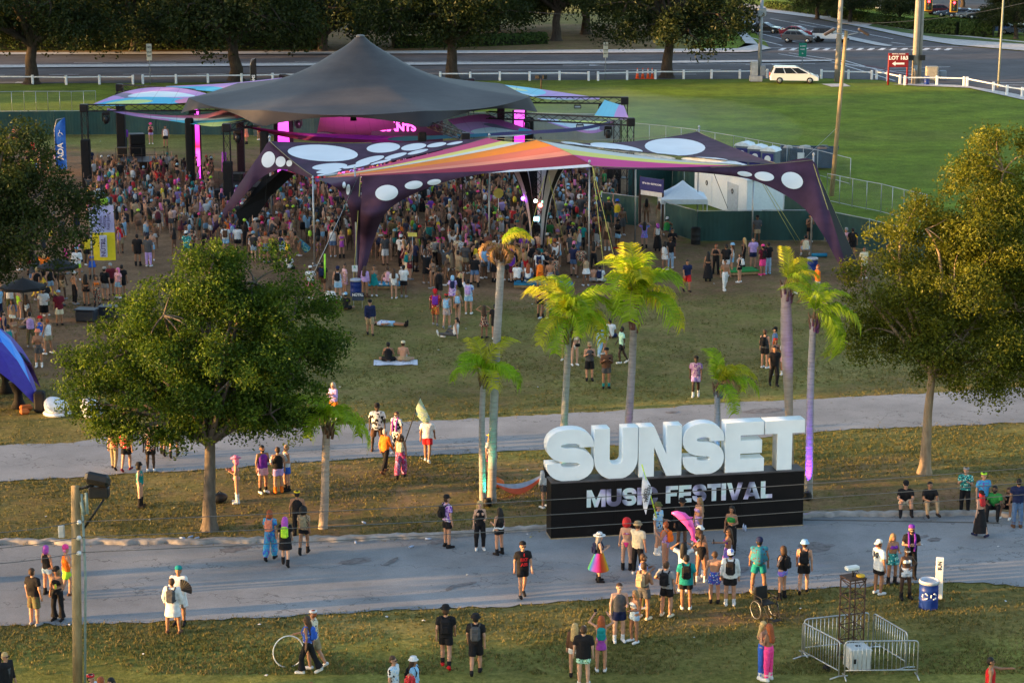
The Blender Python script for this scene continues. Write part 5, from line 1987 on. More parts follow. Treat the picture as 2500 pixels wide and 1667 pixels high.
r,t=mast('utility_pole','thick double utility pole behind the red road sign',(2232,206),(2246,-70),.34,.28,M_CPOLE)
mb=MB()
mb.tube([(.5,.3,0),(.5+t.x*.8,.3,t.z*.8)],[.24,.2],8)
mb.build('second_shaft',M_CPOLE,r)
for s in(-1,1):
 mb=MB()
 mb.bbox((s*.62+.1,-.2,2.75),(.5,.4,.55),.05)
 mb.build('walk_signal',mat('signal_black',(.02,.018,.016),.6),r)
mb=MB()
mb.bbox((0,-.42,1.7),(.35,.25,.55),.03)
mb.build('meter_box',M_GPOLE,r)
mast('lamp_post','slim grey street light at the far right of the field',(2437,214),(2452,-40),.13,.09,mat('lamp_post',(.24,.25,.2),.6))
r,t=mast('signal_mast','blue-grey signal mast rising from a concrete plinth by the minivan',(1853,199),(1862,-50),.22,.16,M_GPOLE)
mb=MB()
mb.bbox((-.35,-.1,.3),(1.3,.8,.6),.04)
mb.build('plinth',M_CONC,r)
for x,w,h in((-.55,.75,1.5),(.35,.55,1.1)):
 mb=MB()
 mb.bbox((x,-.15,.6+h/2),(w,.5,h),.03)
 mb.build('cabinet',M_GPOLE if x>0 else M_CONC,r)
mb=MB()
mb.bbox((.1,-.2,7.2),(.9,.4,.9),.05)
mb.build('camera_box',M_GPOLE,r)
def signal(u,v,label):
 p=at(u,v,262)
 r=thing('traffic_signal',label,'traffic light',p,0,'traffic signals hung over the junction')
 mb=MB()
 mb.bbox((0,0,0),(.95,.1,1.55),.05)
 mb.build('backplate',mat('signal_yellow',(.55,.28,.01),.5),r)
 mb=MB()
 mb.bbox((0,-.12,0),(.72,.2,1.3),.04)
 mb.build('housing',mat('signal_black',(.02,.018,.016),.6),r)
 for k,(c,e)in enumerate((((.9,.02,.03),4),((.06,.04,.01),0),((.01,.05,.03),0))):
  mb=MB()
  mb.lathe([(.15,0),(.13,.06),(0,.07)],12,(0,-.23,.38-k*.38),True,Matrix.Rotation(rad(90),4,'X'))
  mb.build('lamp',mat('signal_lamp%d'%k,c,emit=e,var=0),r)
 mb=MB()
 mb.bar((0,0,.75),(0,0,1.9),.03)
 mb.build('hanger',M_GPOLE,r)
signal(2267,12,'traffic signal showing red, nearer the utility pole')
signal(2329,15,'traffic signal showing red, farther from the utility pole')
def wires(label,pts,r=.018):
 mb=MB()
 for a,b_,sag in pts:
  mb.tube([a.lerp(b_,t)-Vector((0,0,sag*4*t*(1-t)))for t in np.linspace(0,1,14)],r,4)
 o=mb.build('cable',mat('cable',(.10,.10,.10),.6))
 tag(o,label,'cable')
wires('span wire carrying the traffic signals over the junction',[(at(2043,58,262),at(2640,-30,262),1.2)],.03)
wires('thin service wire crossing the far trees',[(at(1180,20,255),at(1860,38,255),.6)],.025)
# ---- road furniture
def post_sign(label,u,v,w,h,zc,c,txt=None,tc=None,posts=1,pc=None,size=.4,cat='sign',grp=None):
 g=G(u,v)
 r=thing('road_sign',label,cat,g,0,grp)
 for k in range(posts):
  x=0 if posts==1 else(-1,1)[k]*(w/2-.06)
  mb=MB()
  mb.tube([(x,.05,0),(x,.05,zc+h/2)],.05 if posts==1 else .1,6)
  mb.build('post',pc or M_GPOLE,r)
 mb=MB()
 mb.bbox((0,-.05,zc),(w,.05,h),.02)
 mb.build('board',c,r)
 for k,(s,sz,z)in enumerate(txt or[]):
  text_obj(s,sz,tc,frame_M((0,-.085,zc+z),(1,0,0),UPV),r,.012,.02 if sz>.3 else .005)
 return r
M_SIGNW=mat('sign_face',(.50,.48,.40),.6,var=.1)
post_sign('pale traffic notice on a post at the roadside far left',367,206,.55,1.7,3.3,M_SIGNW,[('NO',.28,.5),('STOP',.2,0),('ANY',.2,-.4)],M_BLK,grp='roadside notices')
post_sign('pale traffic notice on a post left of the cones',1478,197,.5,1.6,3.2,M_SIGNW,[('NO',.28,.5),('STOP',.2,0),('ANY',.2,-.4)],M_BLK,grp='roadside notices')
post_sign('green direction sign on the far side of the road',1958,176,.85,1.5,2.4,mat('green_sign',(.005,.20,.13),.5),[('N HIMES',.16,.4),('PARK',.2,.05),('>',.3,-.4)],M_WHITE)
M_LOT=mat('red_sign',(.18,.008,.014),.5)
r=post_sign('dark red parking sign reading LOT 1 and 3 with white arrow',2191,208,2.05,1.45,2.55,M_LOT,[('LOT 1&3',.52,.22)],M_WHITE,2,M_LOT)
mb=MB()
mb.prism([(-.65,0),(-.3,.24),(-.3,.09),(.62,.09),(.62,-.09),(-.3,-.09),(-.3,-.24)],.035,.05)
mb.v=[(x,-y_*0-z_-.05,y_+2.55-.35)for x,y_,z_ in mb.v]
mb.build('arrow',M_WHITE,r)
text_obj('FESTIVAL PARKING',.16,M_WHITE,frame_M((0,-.085,3.18),(1,0,0),UPV),r,.012,.004)
M_ORG=mat('cone_orange',(.72,.09,.015),.6)
def cone(u,v,label):
 r=thing('traffic_cone',label,'traffic cone',G(u,v),0,'traffic cones by the far oak')
 mb=MB()
 mb.bbox((0,0,.03),(.42,.42,.06),.02)
 mb.build('base',M_ORG,r)
 for z0,z1,m in((.06,.5,M_ORG),(.5,.62,M_WHITE),(.62,.7,M_ORG),(.7,.85,M_WHITE),(.85,1.0,M_ORG)):
  mb=MB()
  f=lambda z:.17-.14*z
  mb.lathe([(f(z0),z0),(f(z1),z1)],12)
  mb.build('band',m,r)
 r.scale=(1.15,1.15,1.15)
for u,l in((1556,'first traffic cone from the road notice'),(1569,'second traffic cone from the road notice'),(1582,'third traffic cone from the road notice'),(1592,'traffic cone nearest the far oak trunk')):
 cone(u,193,l)
def cabinet(u,v,w,d,h,c,label,cat='cabinet'):
 r=thing('utility_cabinet',label,cat,G(u,v))
 mb=MB()
 mb.bbox((0,0,h/2),(w,d,h),.04)
 mb.build('case',c,r)
 mb=MB()
 mb.bbox((0,-d/2-.01,h*.52),(w*.8,.03,h*.8),.01)
 mb.build('door',c,r)
cabinet(2274,197,1.25,.8,1.5,mat('cabinet_beige',(.36,.33,.26),.6),'beige signal cabinet behind the rail fence')
cabinet(2301,196,.7,.5,1.0,M_GPOLE,'small grey cabinet beside the beige one')
# ---- vehicles
M_GLASS=mat('car_glass',(.008,.010,.012),.2,var=0,spec=.2)
M_TYRE=mat('tyre',(.012,.012,.012),.85)
M_RIM=mat('alloy_rim',(.38,.39,.40),.35,.8)
SHAPES={  # length width height, side outline of the body, greenhouse (bottom x0 x1, top x0 x1, belt z)
'van':(5.1,1.98,1.75,[(-2.5,.35),(-2.52,.95),(-2.42,1.08),(1.2,1.04),(1.95,.94),(2.42,.72),(2.54,.55),(2.5,.32)],(-2.44,1.75,-2.1,.35,1.02)),
'sedan':(4.7,1.82,1.42,[(-2.3,.35),(-2.32,.82),(-2.2,.95),(-1.5,.97),(.9,.92),(1.9,.82),(2.3,.62),(2.33,.32)],(-1.75,1.05,-.95,.2,.93)),
'suv':(4.3,1.8,1.6,[(-2.05,.4),(-2.1,.95),(-2.0,1.08),(.8,1.05),(1.75,.95),(2.1,.75),(2.12,.38)],(-1.95,1.05,-1.5,.2,1.04)),
'jeep':(4.6,1.88,1.86,[(-2.1,.5),(-2.1,1.18),(.55,1.18),(1.85,1.12),(1.95,.95),(2.05,.55)],(-2.06,.62,-2.02,.35,1.16))}
def car(kind,u,v,rz,c,label,roof=None):
 L,W,H,prof,(b0,b1,t0,t1,zb)=SHAPES[kind]
 m=mat('car_paint',c,.35,.2,var=0,coat=.8)
 r=thing('car',label,'car',G(u,v),rad(rz),'vehicles on the road and car park')
 mb=MB()
 n=len(prof)
 sl=[(-W/2,.965),(-W/2+.09,1.0),(W/2-.09,1.0),(W/2,.965)]
 vs=[(x*(k if abs(x)>1.5 else 1),y,(z-.6)*k+.6)for y,k in sl for x,z in prof]
 fs=[tuple(range(n))[::-1],tuple(range(3*n,4*n))]
 for j in range(3):
  fs+=[(j*n+i,j*n+(i+1)%n,j*n+n+(i+1)%n,j*n+n+i)for i in range(n)]
 mb.add(vs,fs)
 mb.build('body',m,r)
 w0,w1=W/2-.07,W/2-.24
 def gh(x,z):  # half width of the cabin at height z
  return w0+(w1-w0)*(z-zb)/(H-zb)
 mb=MB()
 lo=[(b0,-w0,zb-.01),(b1,-w0,zb-.01),(b1,w0,zb-.01),(b0,w0,zb-.01)]
 hi=[(t0,-w1,H-.05),(t1,-w1,H-.05),(t1,w1,H-.05),(t0,w1,H-.05)]
 top=[(t0+.12,-w1+.12,H),(t1-.2,-w1+.12,H),(t1-.2,w1-.12,H),(t0+.12,w1-.12,H)]
 mb.add(lo+hi+top,[(i,(i+1)%4,4+(i+1)%4,4+i)for i in range(4)]+[(4+i,4+(i+1)%4,8+(i+1)%4,8+i)for i in range(4)]+[(8,9,10,11)])
 mb.build('roof',roof or m,r)
 def xs(t,z):  # x of the raked front/back edge at height z
  f=(z-zb)/(H-.05-zb)
  return(b0+(t0-b0)*f)*(1-t)+(b1+(t1-b1)*f)*t
 z0,z1=zb+.04,H-.13
 cuts=(.05,.36,.66,.95)if kind!='jeep' else(.05,.33,.64,.95)
 for s in(-1,1):
  for a,b_ in zip(cuts[:-1],cuts[1:]):
   mb=MB()
   q=[(xs(a+.012,z0),s*(gh(0,z0)+.008),z0),(xs(b_-.012,z0),s*(gh(0,z0)+.008),z0),(xs(b_-.012,z1),s*(gh(0,z1)+.008),z1),(xs(a+.012,z1),s*(gh(0,z1)+.008),z1)]
   mb.add(q,[(0,1,2,3)if s<0 else(3,2,1,0)])
   mb.build('side_window',M_GLASS,r)
 for t,nm,e in((1,'windscreen',.015),(0,'rear_window',-.015)):
  mb=MB()
  q=[(xs(t,z0)+e,-gh(0,z0)+.1,z0),(xs(t,z0)+e,gh(0,z0)-.1,z0),(xs(t,z1)+e,gh(0,z1)-.08,z1),(xs(t,z1)+e,-gh(0,z1)+.08,z1)]
  mb.add(q,[(0,1,2,3)if t else(3,2,1,0)])
  mb.build(nm,M_GLASS,r)
 R_=.42 if kind=='jeep' else .34
 for x in(-L*.30,L*.31):
  for s in(-1,1):
   mb=MB()
   MR=Matrix.Rotation(rad(90),4,'X')
   mb.lathe([(R_*.6,-.12),(R_*.95,-.12),(R_,-.08),(R_,.08),(R_*.95,.12),(R_*.6,.12)],18,(x,s*(W/2-.09),R_),True,MR)
   ty=mb.build('wheel',M_TYRE,r)
   mb=MB()
   mb.lathe([(R_*.62,0),(R_*.3,.03*-s),(0,.03*-s)],10,(x,s*(W/2+.025),R_),False,MR)
   mb.build('rim',M_RIM if kind!='jeep' else M_TYRE,ty)
 for s in(-1,1):
  mb=MB()
  mb.bbox((L/2-.10,s*(W/2-.3),.72 if kind!='jeep' else .95),(.14,.42 if kind!='jeep' else .24,.16),.03)
  mb.build('headlight',mat('headlight',(.6,.62,.62),.15,var=0),r)
  mb=MB()
  mb.bbox((-L/2+.05,s*(W/2-.16),.92),(.12,.22,.30),.03)
  mb.build('tail_light',mat('tail_light',(.35,.01,.01),.2,var=0),r)
  mb=MB()
  mb.bbox((b1-.25,s*(W/2+.1),zb+.06),(.16,.2,.14),.03)
  mb.build('door_mirror',m,r)
 mb=MB()
 mb.bbox((L/2-.03,0,.48),(.14,W*.8,.2),.04)
 mb.build('front_bumper',M_TYRE,r)
 mb=MB()
 mb.box((-L/2+.005,0,.68),(.06,.5,.14))
 mb.build('number_plate',M_SIGNW,r)
 if kind=='jeep':
  mb=MB()
  mb.lathe([(.2,-.12),(.40,-.1),(.40,.1),(.2,.12)],16,(-2.25,0,1.0),True,Matrix.Rotation(rad(90),4,'Y'))
  mb.build('spare_wheel',M_TYRE,r)
WHITE_,BLK_=(.62,.64,.66),(.012,.012,.015)
car('van',1938,203,-4,WHITE_,'white minivan parked on the field beside the signal mast')
car('sedan',1868,81,-28,BLK_,'black sedan waiting farthest back in the junction queue')
car('sedan',1947,90,-25,(.22,.012,.03),'dark red sedan behind the grey crossover')
car('suv',1950,105,-22,(.08,.08,.085),'grey crossover at the front of the junction queue')
car('jeep',2026,104,-24,WHITE_,'white boxy off-roader with black roof waiting at the junction',mat('soft_top',(.03,.03,.035),.7))
car('sedan',1806,70,-28,(.3,.32,.34),'silver car half hidden by the oak at the junction')
car('suv',2296,37,8,(.10,.012,.02),'dark red estate in the car park under the signals')
for u,v,c,l in((2325,42,(.06,.08,.13),'slate sedan first in the car park row behind the hedge'),(2350,44,(.03,.04,.07),'navy sedan second in the car park row behind the hedge'),(2374,46,(.20,.22,.25),'grey sedan third in the car park row behind the hedge'),
(2400,48,(.02,.022,.026),'black sedan fourth in the car park row behind the hedge'),(2120,20,BLK_,'black car parked in shade at the top of the picture'),(2176,26,(.5,.52,.54),'white car parked in the shade beside the black one'),
(2215,30,(.10,.14,.2),'blue-grey car parked just left of the utility pole'),(2444,82,(.06,.12,.28),'blue car parked beyond the lamp post'),(2482,85,(.12,.17,.27),'pale blue car parked at the far right edge'),(2030,8,(.35,.36,.37),'silver car parked at the top edge')):
 car('sedan',u,v,155 if u>2300 else 15,c,l)
 # ================================================================ things standing about the grounds
M_BLKP=mat('black_plastic',(.014,.014,.015),.5)
b0=G(190,1716)
top=at(184,1187,b0.y)-b0
WP=thing('utility_pole','wooden pole with floodlight and insulators at the left foreground','pole',b0)
mb=MB()
mb.tube([(0,0,-.1),top*.5,top],[.138,.128,.118],14)
mb.build('shaft',M_WOOD,WP)
mb=MB()
mb.tube([top+Vector((.17,-.05,-.2)),top+Vector((.17,-.05,-2.5)),Vector((.2,-.05,0))],.035,8)
mb.tube([top+Vector((.16,-.1,-.4)),top+Vector((.22,-.12,-.75)),top+Vector((.3,-.1,-.72)),top+Vector((.3,-.1,-.15))],.045,8)
mb.build('conduit',mat('conduit',(.20,.26,.24),.6),WP)
mb=MB()
mb.bbox((0,0,0),(.66,.52,.30),.08)
mb.v=[tuple(Matrix.Rotation(rad(12),4,'Y')@Matrix.Rotation(rad(-25),4,'X')@Vector(p)+top+Vector((.62,-.1,.22)))for p in mb.v]
mb.build('floodlight',M_BLKP,WP)
mb=MB()
mb.bbox((.62,.0,-.15),(.55,.3,.3),.04)
mb.bar((.15,0,-1.2),(.75,0,-.35),.03,6)
mb.bar((0,0,-.1),(.5,0,.05),.04,6)
mb.v=[tuple(Vector(p)+top)for p in mb.v]
mb.build('bracket',M_BLKP,WP)
ins=[]
for v in(1273,1311,1348):
 p=at(194,v,b0.y-.17)-b0
 mb=MB()
 mb.lathe([(.02,0),(.055,.01),(.065,.05),(.05,.08),(.06,.10),(0,.12)],12,p,True,Matrix.Rotation(rad(90),4,'X'))
 mb.build('insulator',mat('porcelain',(.62,.64,.64),.3),WP)
 ins.append(p+b0)
mb=MB()
mb.bbox((-.2,-.1,4.9),(.16,.12,.34),.02)
mb.build('junction_box',mat('box_grey',(.4,.41,.4),.6),WP)
for k,(p,v0,v1)in enumerate(zip(ins,(1300,1338,1376),(1128,1163,1191))):
 e0,e1_=at(-140,v0+6,b0.y-6),at(2690,v1,b0.y+4)
 wires(('uppermost','middle','lowest')[k]+' wire crossing the picture from the wooden pole',[(e0,p,.08),(p,e1_,.16)],.012)
wires('black cable lying along the kerb right of the sign',[(G(1962,1268,.03),G(2170,1271,.03),.0),(G(2170,1271,.03),G(2440,1276,.03),0)],.02)
# ---- barricades round the relay tower
M_GALV=mat('galvanised_tube',(.42,.44,.46),.4,.7)
BARM=MB().tube([(0,0,.22),(0,0,1.04)],.011,5).mesh('bar',M_GALV)
def barricade(a,b_,label):
 A,B=G(*a),G(*b_)
 L=(B-A).length
 r=thing('crowd_barrier',label,'barrier',A,math.atan2((B-A).y,(B-A).x),'steel barriers round the relay tower')
 mb=MB()
 pts=[(.05,0,.05),(.05,0,.98)]+[(.05+.1*(1-math.cos(t)),0,.98+.1*math.sin(t))for t in(.5,1.0,1.57)]+[(L-.15+.1*math.sin(t),0,.98+.1*math.cos(t))for t in(0,.57,1.07)]+[(L-.05,0,.98),(L-.05,0,.05)]
 mb.tube(pts,.021,8)
 mb.bar((.05,0,.22),(L-.05,0,.22),.018,6)
 mb.build('frame',M_GALV,r)
 for x in(.05,L-.05):
  mb=MB()
  mb.tube([(x,-.3,.02),(x,0,.06),(x,.3,.02)],.022,6)
  mb.build('foot',M_GALV,r)
 n=int(L/.125)
 for k in range(1,n):
  link('bar',BARM,r,(.05+(L-.1)*k/n,0,0))
barricade((2057,1654),(2243,1652),'steel barrier closest to the camera at the relay tower')
barricade((1955,1604),(2050,1656),'steel barrier on the left side of the relay tower')
barricade((1958,1598),(2122,1580),'steel barrier behind the relay tower')
barricade((2128,1581),(2214,1634),'steel barrier on the right side of the relay tower')
g=G(2076,1606)
TW=thing('relay_tower','rusty truss tower carrying a white antenna inside the barriers','tower',g,rad(24))
M_RUSTT=mat('rusty_truss',(.075,.042,.03),.7,.3,var=.35,scale=8)
mb=MB()
w,h=.25,2.42
cs=[(-w,-w),(w,-w),(w,w),(-w,w)]
for x,y in cs:
 mb.bar((x,y,0),(x,y,h),.024,6)
for k in range(6):
 z=.05+k*.46
 for i in range(4):
  (x0,y0),(x1,y1)=cs[i],cs[(i+1)%4]
  mb.bar((x0,y0,z),(x1,y1,z),.018,5)
  if k<5:
   mb.bar((x0,y0,z),(x1,y1,z+.46),.012,5)
mb.build('truss',M_RUSTT,TW)
mb=MB()
mb.box((0,0,h+.02),(.56,.56,.04))
mb.build('top_plate',M_RUSTT,TW)
mb=MB()
mb.bbox((-.05,0,h+.30),(.42,.2,.12),.03)
mb.build('antenna',mat('antenna_white',(.62,.64,.62),.4),TW)
mb=MB()
mb.bar((0,0,h),(-.03,0,h+.26),.025,6)
mb.tube([(.0,0,h+.1),(.15,.1,h+.2),(.2,-.1,h+.05),(.05,.05,h+.03)],.018,6)
mb.build('mount',M_BLKP,TW)
mb=MB()
mb.lathe([(.12,0),(.13,.03),(.12,.06),(.07,.07)],12,(.18,-.1,h+.04))
mb.build('strap_roll',mat('yellow_strap_roll',(.6,.36,.03),.6),TW)
g=G(2092,1628)
CB=thing('concrete_block','pale concrete ballast block behind the closest barrier','block',g,rad(14))
mb=MB()
mb.bbox((0,0,.32),(.62,.6,.64),.03)
mb.build('block',mat('ballast_concrete',(.42,.45,.45),.85,var=.12,scale=4),CB)
for p,s in(((-.0,0,.645),(.14,.1,.01)),((-.2,-.303,.3),(.08,.01,.14))):
 mb=MB()
 mb.box(p,s)
 mb.build('lifting_slot',M_BLKP,CB)
 # ---- drums
def drum(u,v,c,label,h=.88,mark=True,liner=True):
 r=thing('drum_bin',label,'bin',G(u,v),0,'drum bins on the grounds')
 mb=MB()
 R_=.29
 pr=[(R_,0),(R_,.02)]
 for z in(.29,.58):
  pr+=[(R_,z-.03),(R_+.014,z),(R_,z+.03)]
 pr+=[(R_,h-.02),(R_+.012,h),(R_-.02,h),(R_-.03,h-.25),(0,h-.25)]
 mb.lathe(pr,24)
 mb.build('barrel',c,r)
 if liner:
  mb=MB()
  mb.lathe([(R_+.02,h-.09),(R_+.022,h-.0),(R_+.005,h+.02),(R_-.03,h+.005),(R_-.05,h-.1)],20)
  mb.build('bin_liner',mat('clear_liner',(.45,.47,.52),.25),r)
 if mark:
  for az in(-70,-122):
   for k in range(3):
    mb=MB()
    pts=[]
    for j in range(7):
     t=rad(120*k+20+80*j/6)
     a=rad(az)+.085*math.cos(t)/R_
     pts.append((.297*math.cos(a),.297*math.sin(a),.44+.085*math.sin(t)))
    mb.tube(pts,[.022,.022,.022,.022,.03,.018,.004],4)
    mb.build('recycle_mark',M_WHITE,r)
 return r
M_BLUED=mat('blue_drum',(.010,.035,.20),.4)
drum(2266,1482,M_BLUED,'blue recycling barrel at the grass edge by the silver shorts')
drum(1154,592,M_BLUED,'blue recycling barrel inside the canopy among the crowd',.88,False)
drum(869,722,M_BLUED,'blue recycling barrel at the foot of the canopy leg',.88,False)
drum(1983,668,M_BLUED,'blue recycling barrel at the canopy\'s right pole',.88,False)
drum(1698,596,M_BLKP,'black drum standing at the corner of the restroom screen',1.0,False,False)
drum(2262,208,M_BLUED,'blue bin behind the far rail fence by the utility pole',.9,False,False)
g=G(2291,1462)
r=thing('water_sign','white upright notice post behind the blue barrel','sign',g,rad(-10))
mb=MB()
mb.bbox((0,0,.68),(.24,.09,1.36),.02)
mb.build('panel',mat('notice_white',(.66,.67,.66),.5,var=.04),r)
text_obj('SUN',.15,M_BLK,frame_M((0,-.052,1.1),(0,0,1),(-1,0,0)),r,.008,.004)
# ---- wheelchair
g=G(1866,1508)
WC=thing('wheelchair','empty black wheelchair standing on the grass edge','wheelchair',g,rad(28))
for s in(-1,1):
 mb=MB()
 n=24
 mb.tube([(s*.29,.30*math.cos(t),.31+.30*math.sin(t))for t in np.linspace(0,2*math.pi,n+1)],.016,6,False)
 wh=mb.build('wheel',M_TYRE,WC)
 mb=MB()
 mb.tube([(s*.325,.265*math.cos(t),.31+.265*math.sin(t))for t in np.linspace(0,2*math.pi,n+1)],.009,6,False)
 mb.build('hand_rim',M_RIM,wh)
 mb=MB()
 for k in range(8):
  t=k*math.pi/4
  mb.bar((s*.29,0,.31),(s*.29,.29*math.cos(t),.31+.29*math.sin(t)),.01)
 mb.build('spokes',M_BLKP,wh)
 mb=MB()
 mb.tube([(s*.2,-.42+.08*math.cos(t),.09+.08*math.sin(t))for t in np.linspace(0,2*math.pi,13)],.018,6,False)
 mb.build('caster',M_TYRE,WC)
 mb=MB()
 mb.tube([(s*.23,.36,.98),(s*.23,.24,.96),(s*.23,.22,.5),(s*.23,-.3,.48),(s*.2,-.5,.2),(s*.16,-.62,.13)],.014,6)
 mb.tube([(s*.26,.2,.72),(s*.26,-.2,.72),(s*.26,-.26,.5)],.018,6)
 mb.build('side_frame',M_BLKP,WC)
mb=MB()
mb.bbox((0,-.02,.50),(.42,.42,.06),.02)
mb.build('seat',M_BLKP,WC)
mb=MB()
mb.bbox((0,.22,.74),(.42,.05,.42),.02)
mb.build('backrest',M_BLKP,WC)
mb=MB()
mb.bbox((0,-.62,.12),(.3,.16,.02),.005)
mb.build('footrest',M_BLKP,WC)
# ---- pallets with coloured tops
M_PAL=mat('pallet_wood',(.30,.19,.09),.85,var=.25)
def pallet(u,v,rz,w,d,c,label):
 r=thing('pallet_seat',label,'pallet',G(u,v),rad(rz),'coloured pallet seats')
 for k in range(3):
  mb=MB()
  mb.box((0,-d/2+.05+(d-.1)*k/2,.10),(w,.1,.09))
  mb.build('bearer',M_PAL,r)
 n=int(w/.19)
 for k in range(n):
  mb=MB()
  mb.box((-w/2+w*(k+.5)/n,0,.16),(w/n-.05,d,.025))
  mb.box((-w/2+w*(k+.5)/n,0,.04),(w/n-.08,d,.025))
  mb.build('slat',M_PAL,r)
 mb=MB()
 mb.bbox((0,0,.215),(w,d,.07),.02)
 mb.build('turf_top',c,r)
M_BTOP,M_GTOP=mat('blue_turf',(.02,.20,.34),.8),mat('green_turf',(.02,.24,.05),.9)
pallet(940,702,2,2.0,1.1,M_BTOP,'blue-topped pallet seat beside the canopy leg')
pallet(1298,700,-2,1.9,1.1,M_BTOP,'blue-topped pallet seat below the striped funnel')
pallet(1372,702,4,1.2,1.1,M_BTOP,'blue-topped pallet seat partly behind the palm fronds')
pallet(1804,668,14,2.0,1.2,M_GTOP,'green-topped pallet seat among the group by the screen')
tag(MB().tube([(-.5,0,.12),(.5,.05,.12)],.11,12).build('foam_roll',M_BTOP,None,G(1998,628)),'blue foam roll lying at the canopy\'s right pole','foam roll')
# ---- bar corner: umbrellas, banner, loungers
def umbrella(u,v,R_,h,label):
 r=thing('umbrella',label,'umbrella',G(u,v),.2,'black market umbrellas')
 mb=MB()
 mb.tube([(0,0,0),(0,0,h+.05)],.028,8)
 mb.lathe([(.3,0),(.3,.06),(.06,.1)],14)
 mb.build('pole',M_BLKP,r)
 for k in range(8):
  a0,a1=math.pi/4*k,math.pi/4*(k+1)
  mb=MB()
  e=[(R_*math.cos(a),R_*math.sin(a),h-.42)for a in(a0,a1)]
  mid=(R_*.93*math.cos((a0+a1)/2),R_*.93*math.sin((a0+a1)/2),h-.40)
  mb.add([(0,0,h),e[0],mid,e[1],(e[0][0],e[0][1],h-.56),(mid[0],mid[1],h-.54),(e[1][0],e[1][1],h-.56)],[(0,1,2),(0,2,3),(1,4,5,2),(2,5,6,3)])
  mb.build('canopy_gore',mat('umbrella_black',(.012,.011,.012),.8),r)
umbrella(146,746,1.05,2.5,'black umbrella behind the yellow lounger')
umbrella(61,800,1.1,2.5,'black umbrella in front of the yellow lounger, by the edge')
g=G(229,742)
BN=thing('banner_flag','tall lilac and yellow drink banner on a pole','banner',g)
mb=MB()
mb.tube([(0,0,0),(0,0,5.25)],.03,8)
mb.tube([(0,0,5.15),(1.25,0,5.15)],.02,6)
mb.build('pole',M_STEEL,BN)
fx=lambda s,z:Vector((.1+1.13*s,-.04+.07*math.sin(s*5+z),z))
for z0,z1,c,nm in((3.75,5.15,(.42,.42,.68),'upper_cloth'),(2.3,3.75,(.72,.56,.02),'lower_cloth')):
 mb=MB()
 mb.grid([[fx(s,z)for s in np.linspace(0,1,8)]for z in np.linspace(z0,z1,8)],True,False,.012)
 mb.build(nm,mat('banner_'+nm,c,.75,var=.06),BN)
mb=MB()
mb.bbox((.65,-.13,3.05),(.38,.05,1.15),.05)
mb.build('printed_can',mat('can_print',(.46,.47,.62),.4),BN)
text_obj('NÜTRL',.30,mat('can_text',(.12,.10,.22),.5),frame_M((.66,-.165,3.0),(0,0,1),(-1,0,0)),BN,.01,.01)
for k,s in enumerate(('Vodka.','Seltzer.','Real Juice.')):
 text_obj(s,.22,mat('can_text',(.12,.10,.22),.5),frame_M((.55+k*.2,-.15,4.35),(0,0,1),(-1,0,0)),BN,.01,.004)
def feather(u,v,h,w,c,txt,label,lean=.0):
 r=thing('feather_flag',label,'flag',G(u,v),0,'feather flags')
 mb=MB()
 mb.tube([(-w/2,0,0),(-w/2,0,h*.8),(-w*.25,0,h*.97),(w*.45,0,h)],.02,6)
 mb.build('pole',M_STEEL,r)
 mb=MB()
 rows=[]
 for i in range(13):
  t=i/12
  z=.45+(h-.45)*t
  x0=-w/2+(0 if t<.75 else w*.9*((t-.75)/.25)**2)
  rows.append([Vector((x0+(w/2-x0)*s,.04*math.sin(3*s+4*t),z))for s in np.linspace(0,1,5)])
 mb.grid(rows,True,False,.012)
 mb.build('flag_cloth',c,r)
 text_obj(txt,w*.72,M_WHITE,frame_M((.02,-.09,h*.42),(0,0,1),(-1,0,0)),r,.01,.012)
 return r
r=feather(151,428,4.2,.82,mat('ada_blue',(.012,.11,.50),.6),'ADA','blue feather flag marking the accessible area')
for a_ in((0,200),(200,300)):
 mb=MB()
 mb.tube([(.02+.13*math.cos(rad(t)),-.085,3.0+.13*math.sin(rad(t)))for t in range(a_[0],a_[1]+1,20)],.02,5)
 mb.build('access_symbol',M_WHITE,r)
mb=MB()
mb.tube([(-.02,-.085,3.32),(.0,-.085,3.12),(.14,-.085,3.12),(.22,-.085,2.95)],.025,5)
mb.build('access_symbol',M_WHITE,r)
feather(620,232,3.6,.62,mat('flag_black',(.012,.010,.010),.7),'OMS','black feather flag showing above the stage tent\'s left slope')
g=G(107,722)
r=thing('lounge_tent','yellow peaked lounger beside the umbrellas','lounger',g)
mb=MB()
for k in range(5):
 a0,a1=rad(72*k),rad(72*k+72)
 mb.add([(0,0,1.0),(.75*math.cos(a0),.6*math.sin(a0),.03),(.5*math.cos((a0+a1)/2),.4*math.sin((a0+a1)/2),.25),(.75*math.cos(a1),.6*math.sin(a1),.03)],[(0,1,2),(0,2,3)])
mb.build('cover',mat('yellow_nylon',(.66,.40,.01),.5),r)
mb=MB()
mb.bbox((.35,.15,.95),(.42,.06,.42),.02,.4)
mb.build('panel',mat('pale_yellow',(.55,.42,.14),.6),r)
g=G(82,666)
r=thing('board_sign','black folding chalkboard standing behind the umbrellas','sign',g,.5)
for s in(-1,1):
 mb=MB()
 mb.box((0,0,0),(.6,.03,1.05))
 mb.v=[tuple(Matrix.Rotation(rad(14*s),4,'X')@Vector(p)+Vector((0,.13*s,.52)))for p in mb.v]
 mb.build('board',M_BLKP,r)
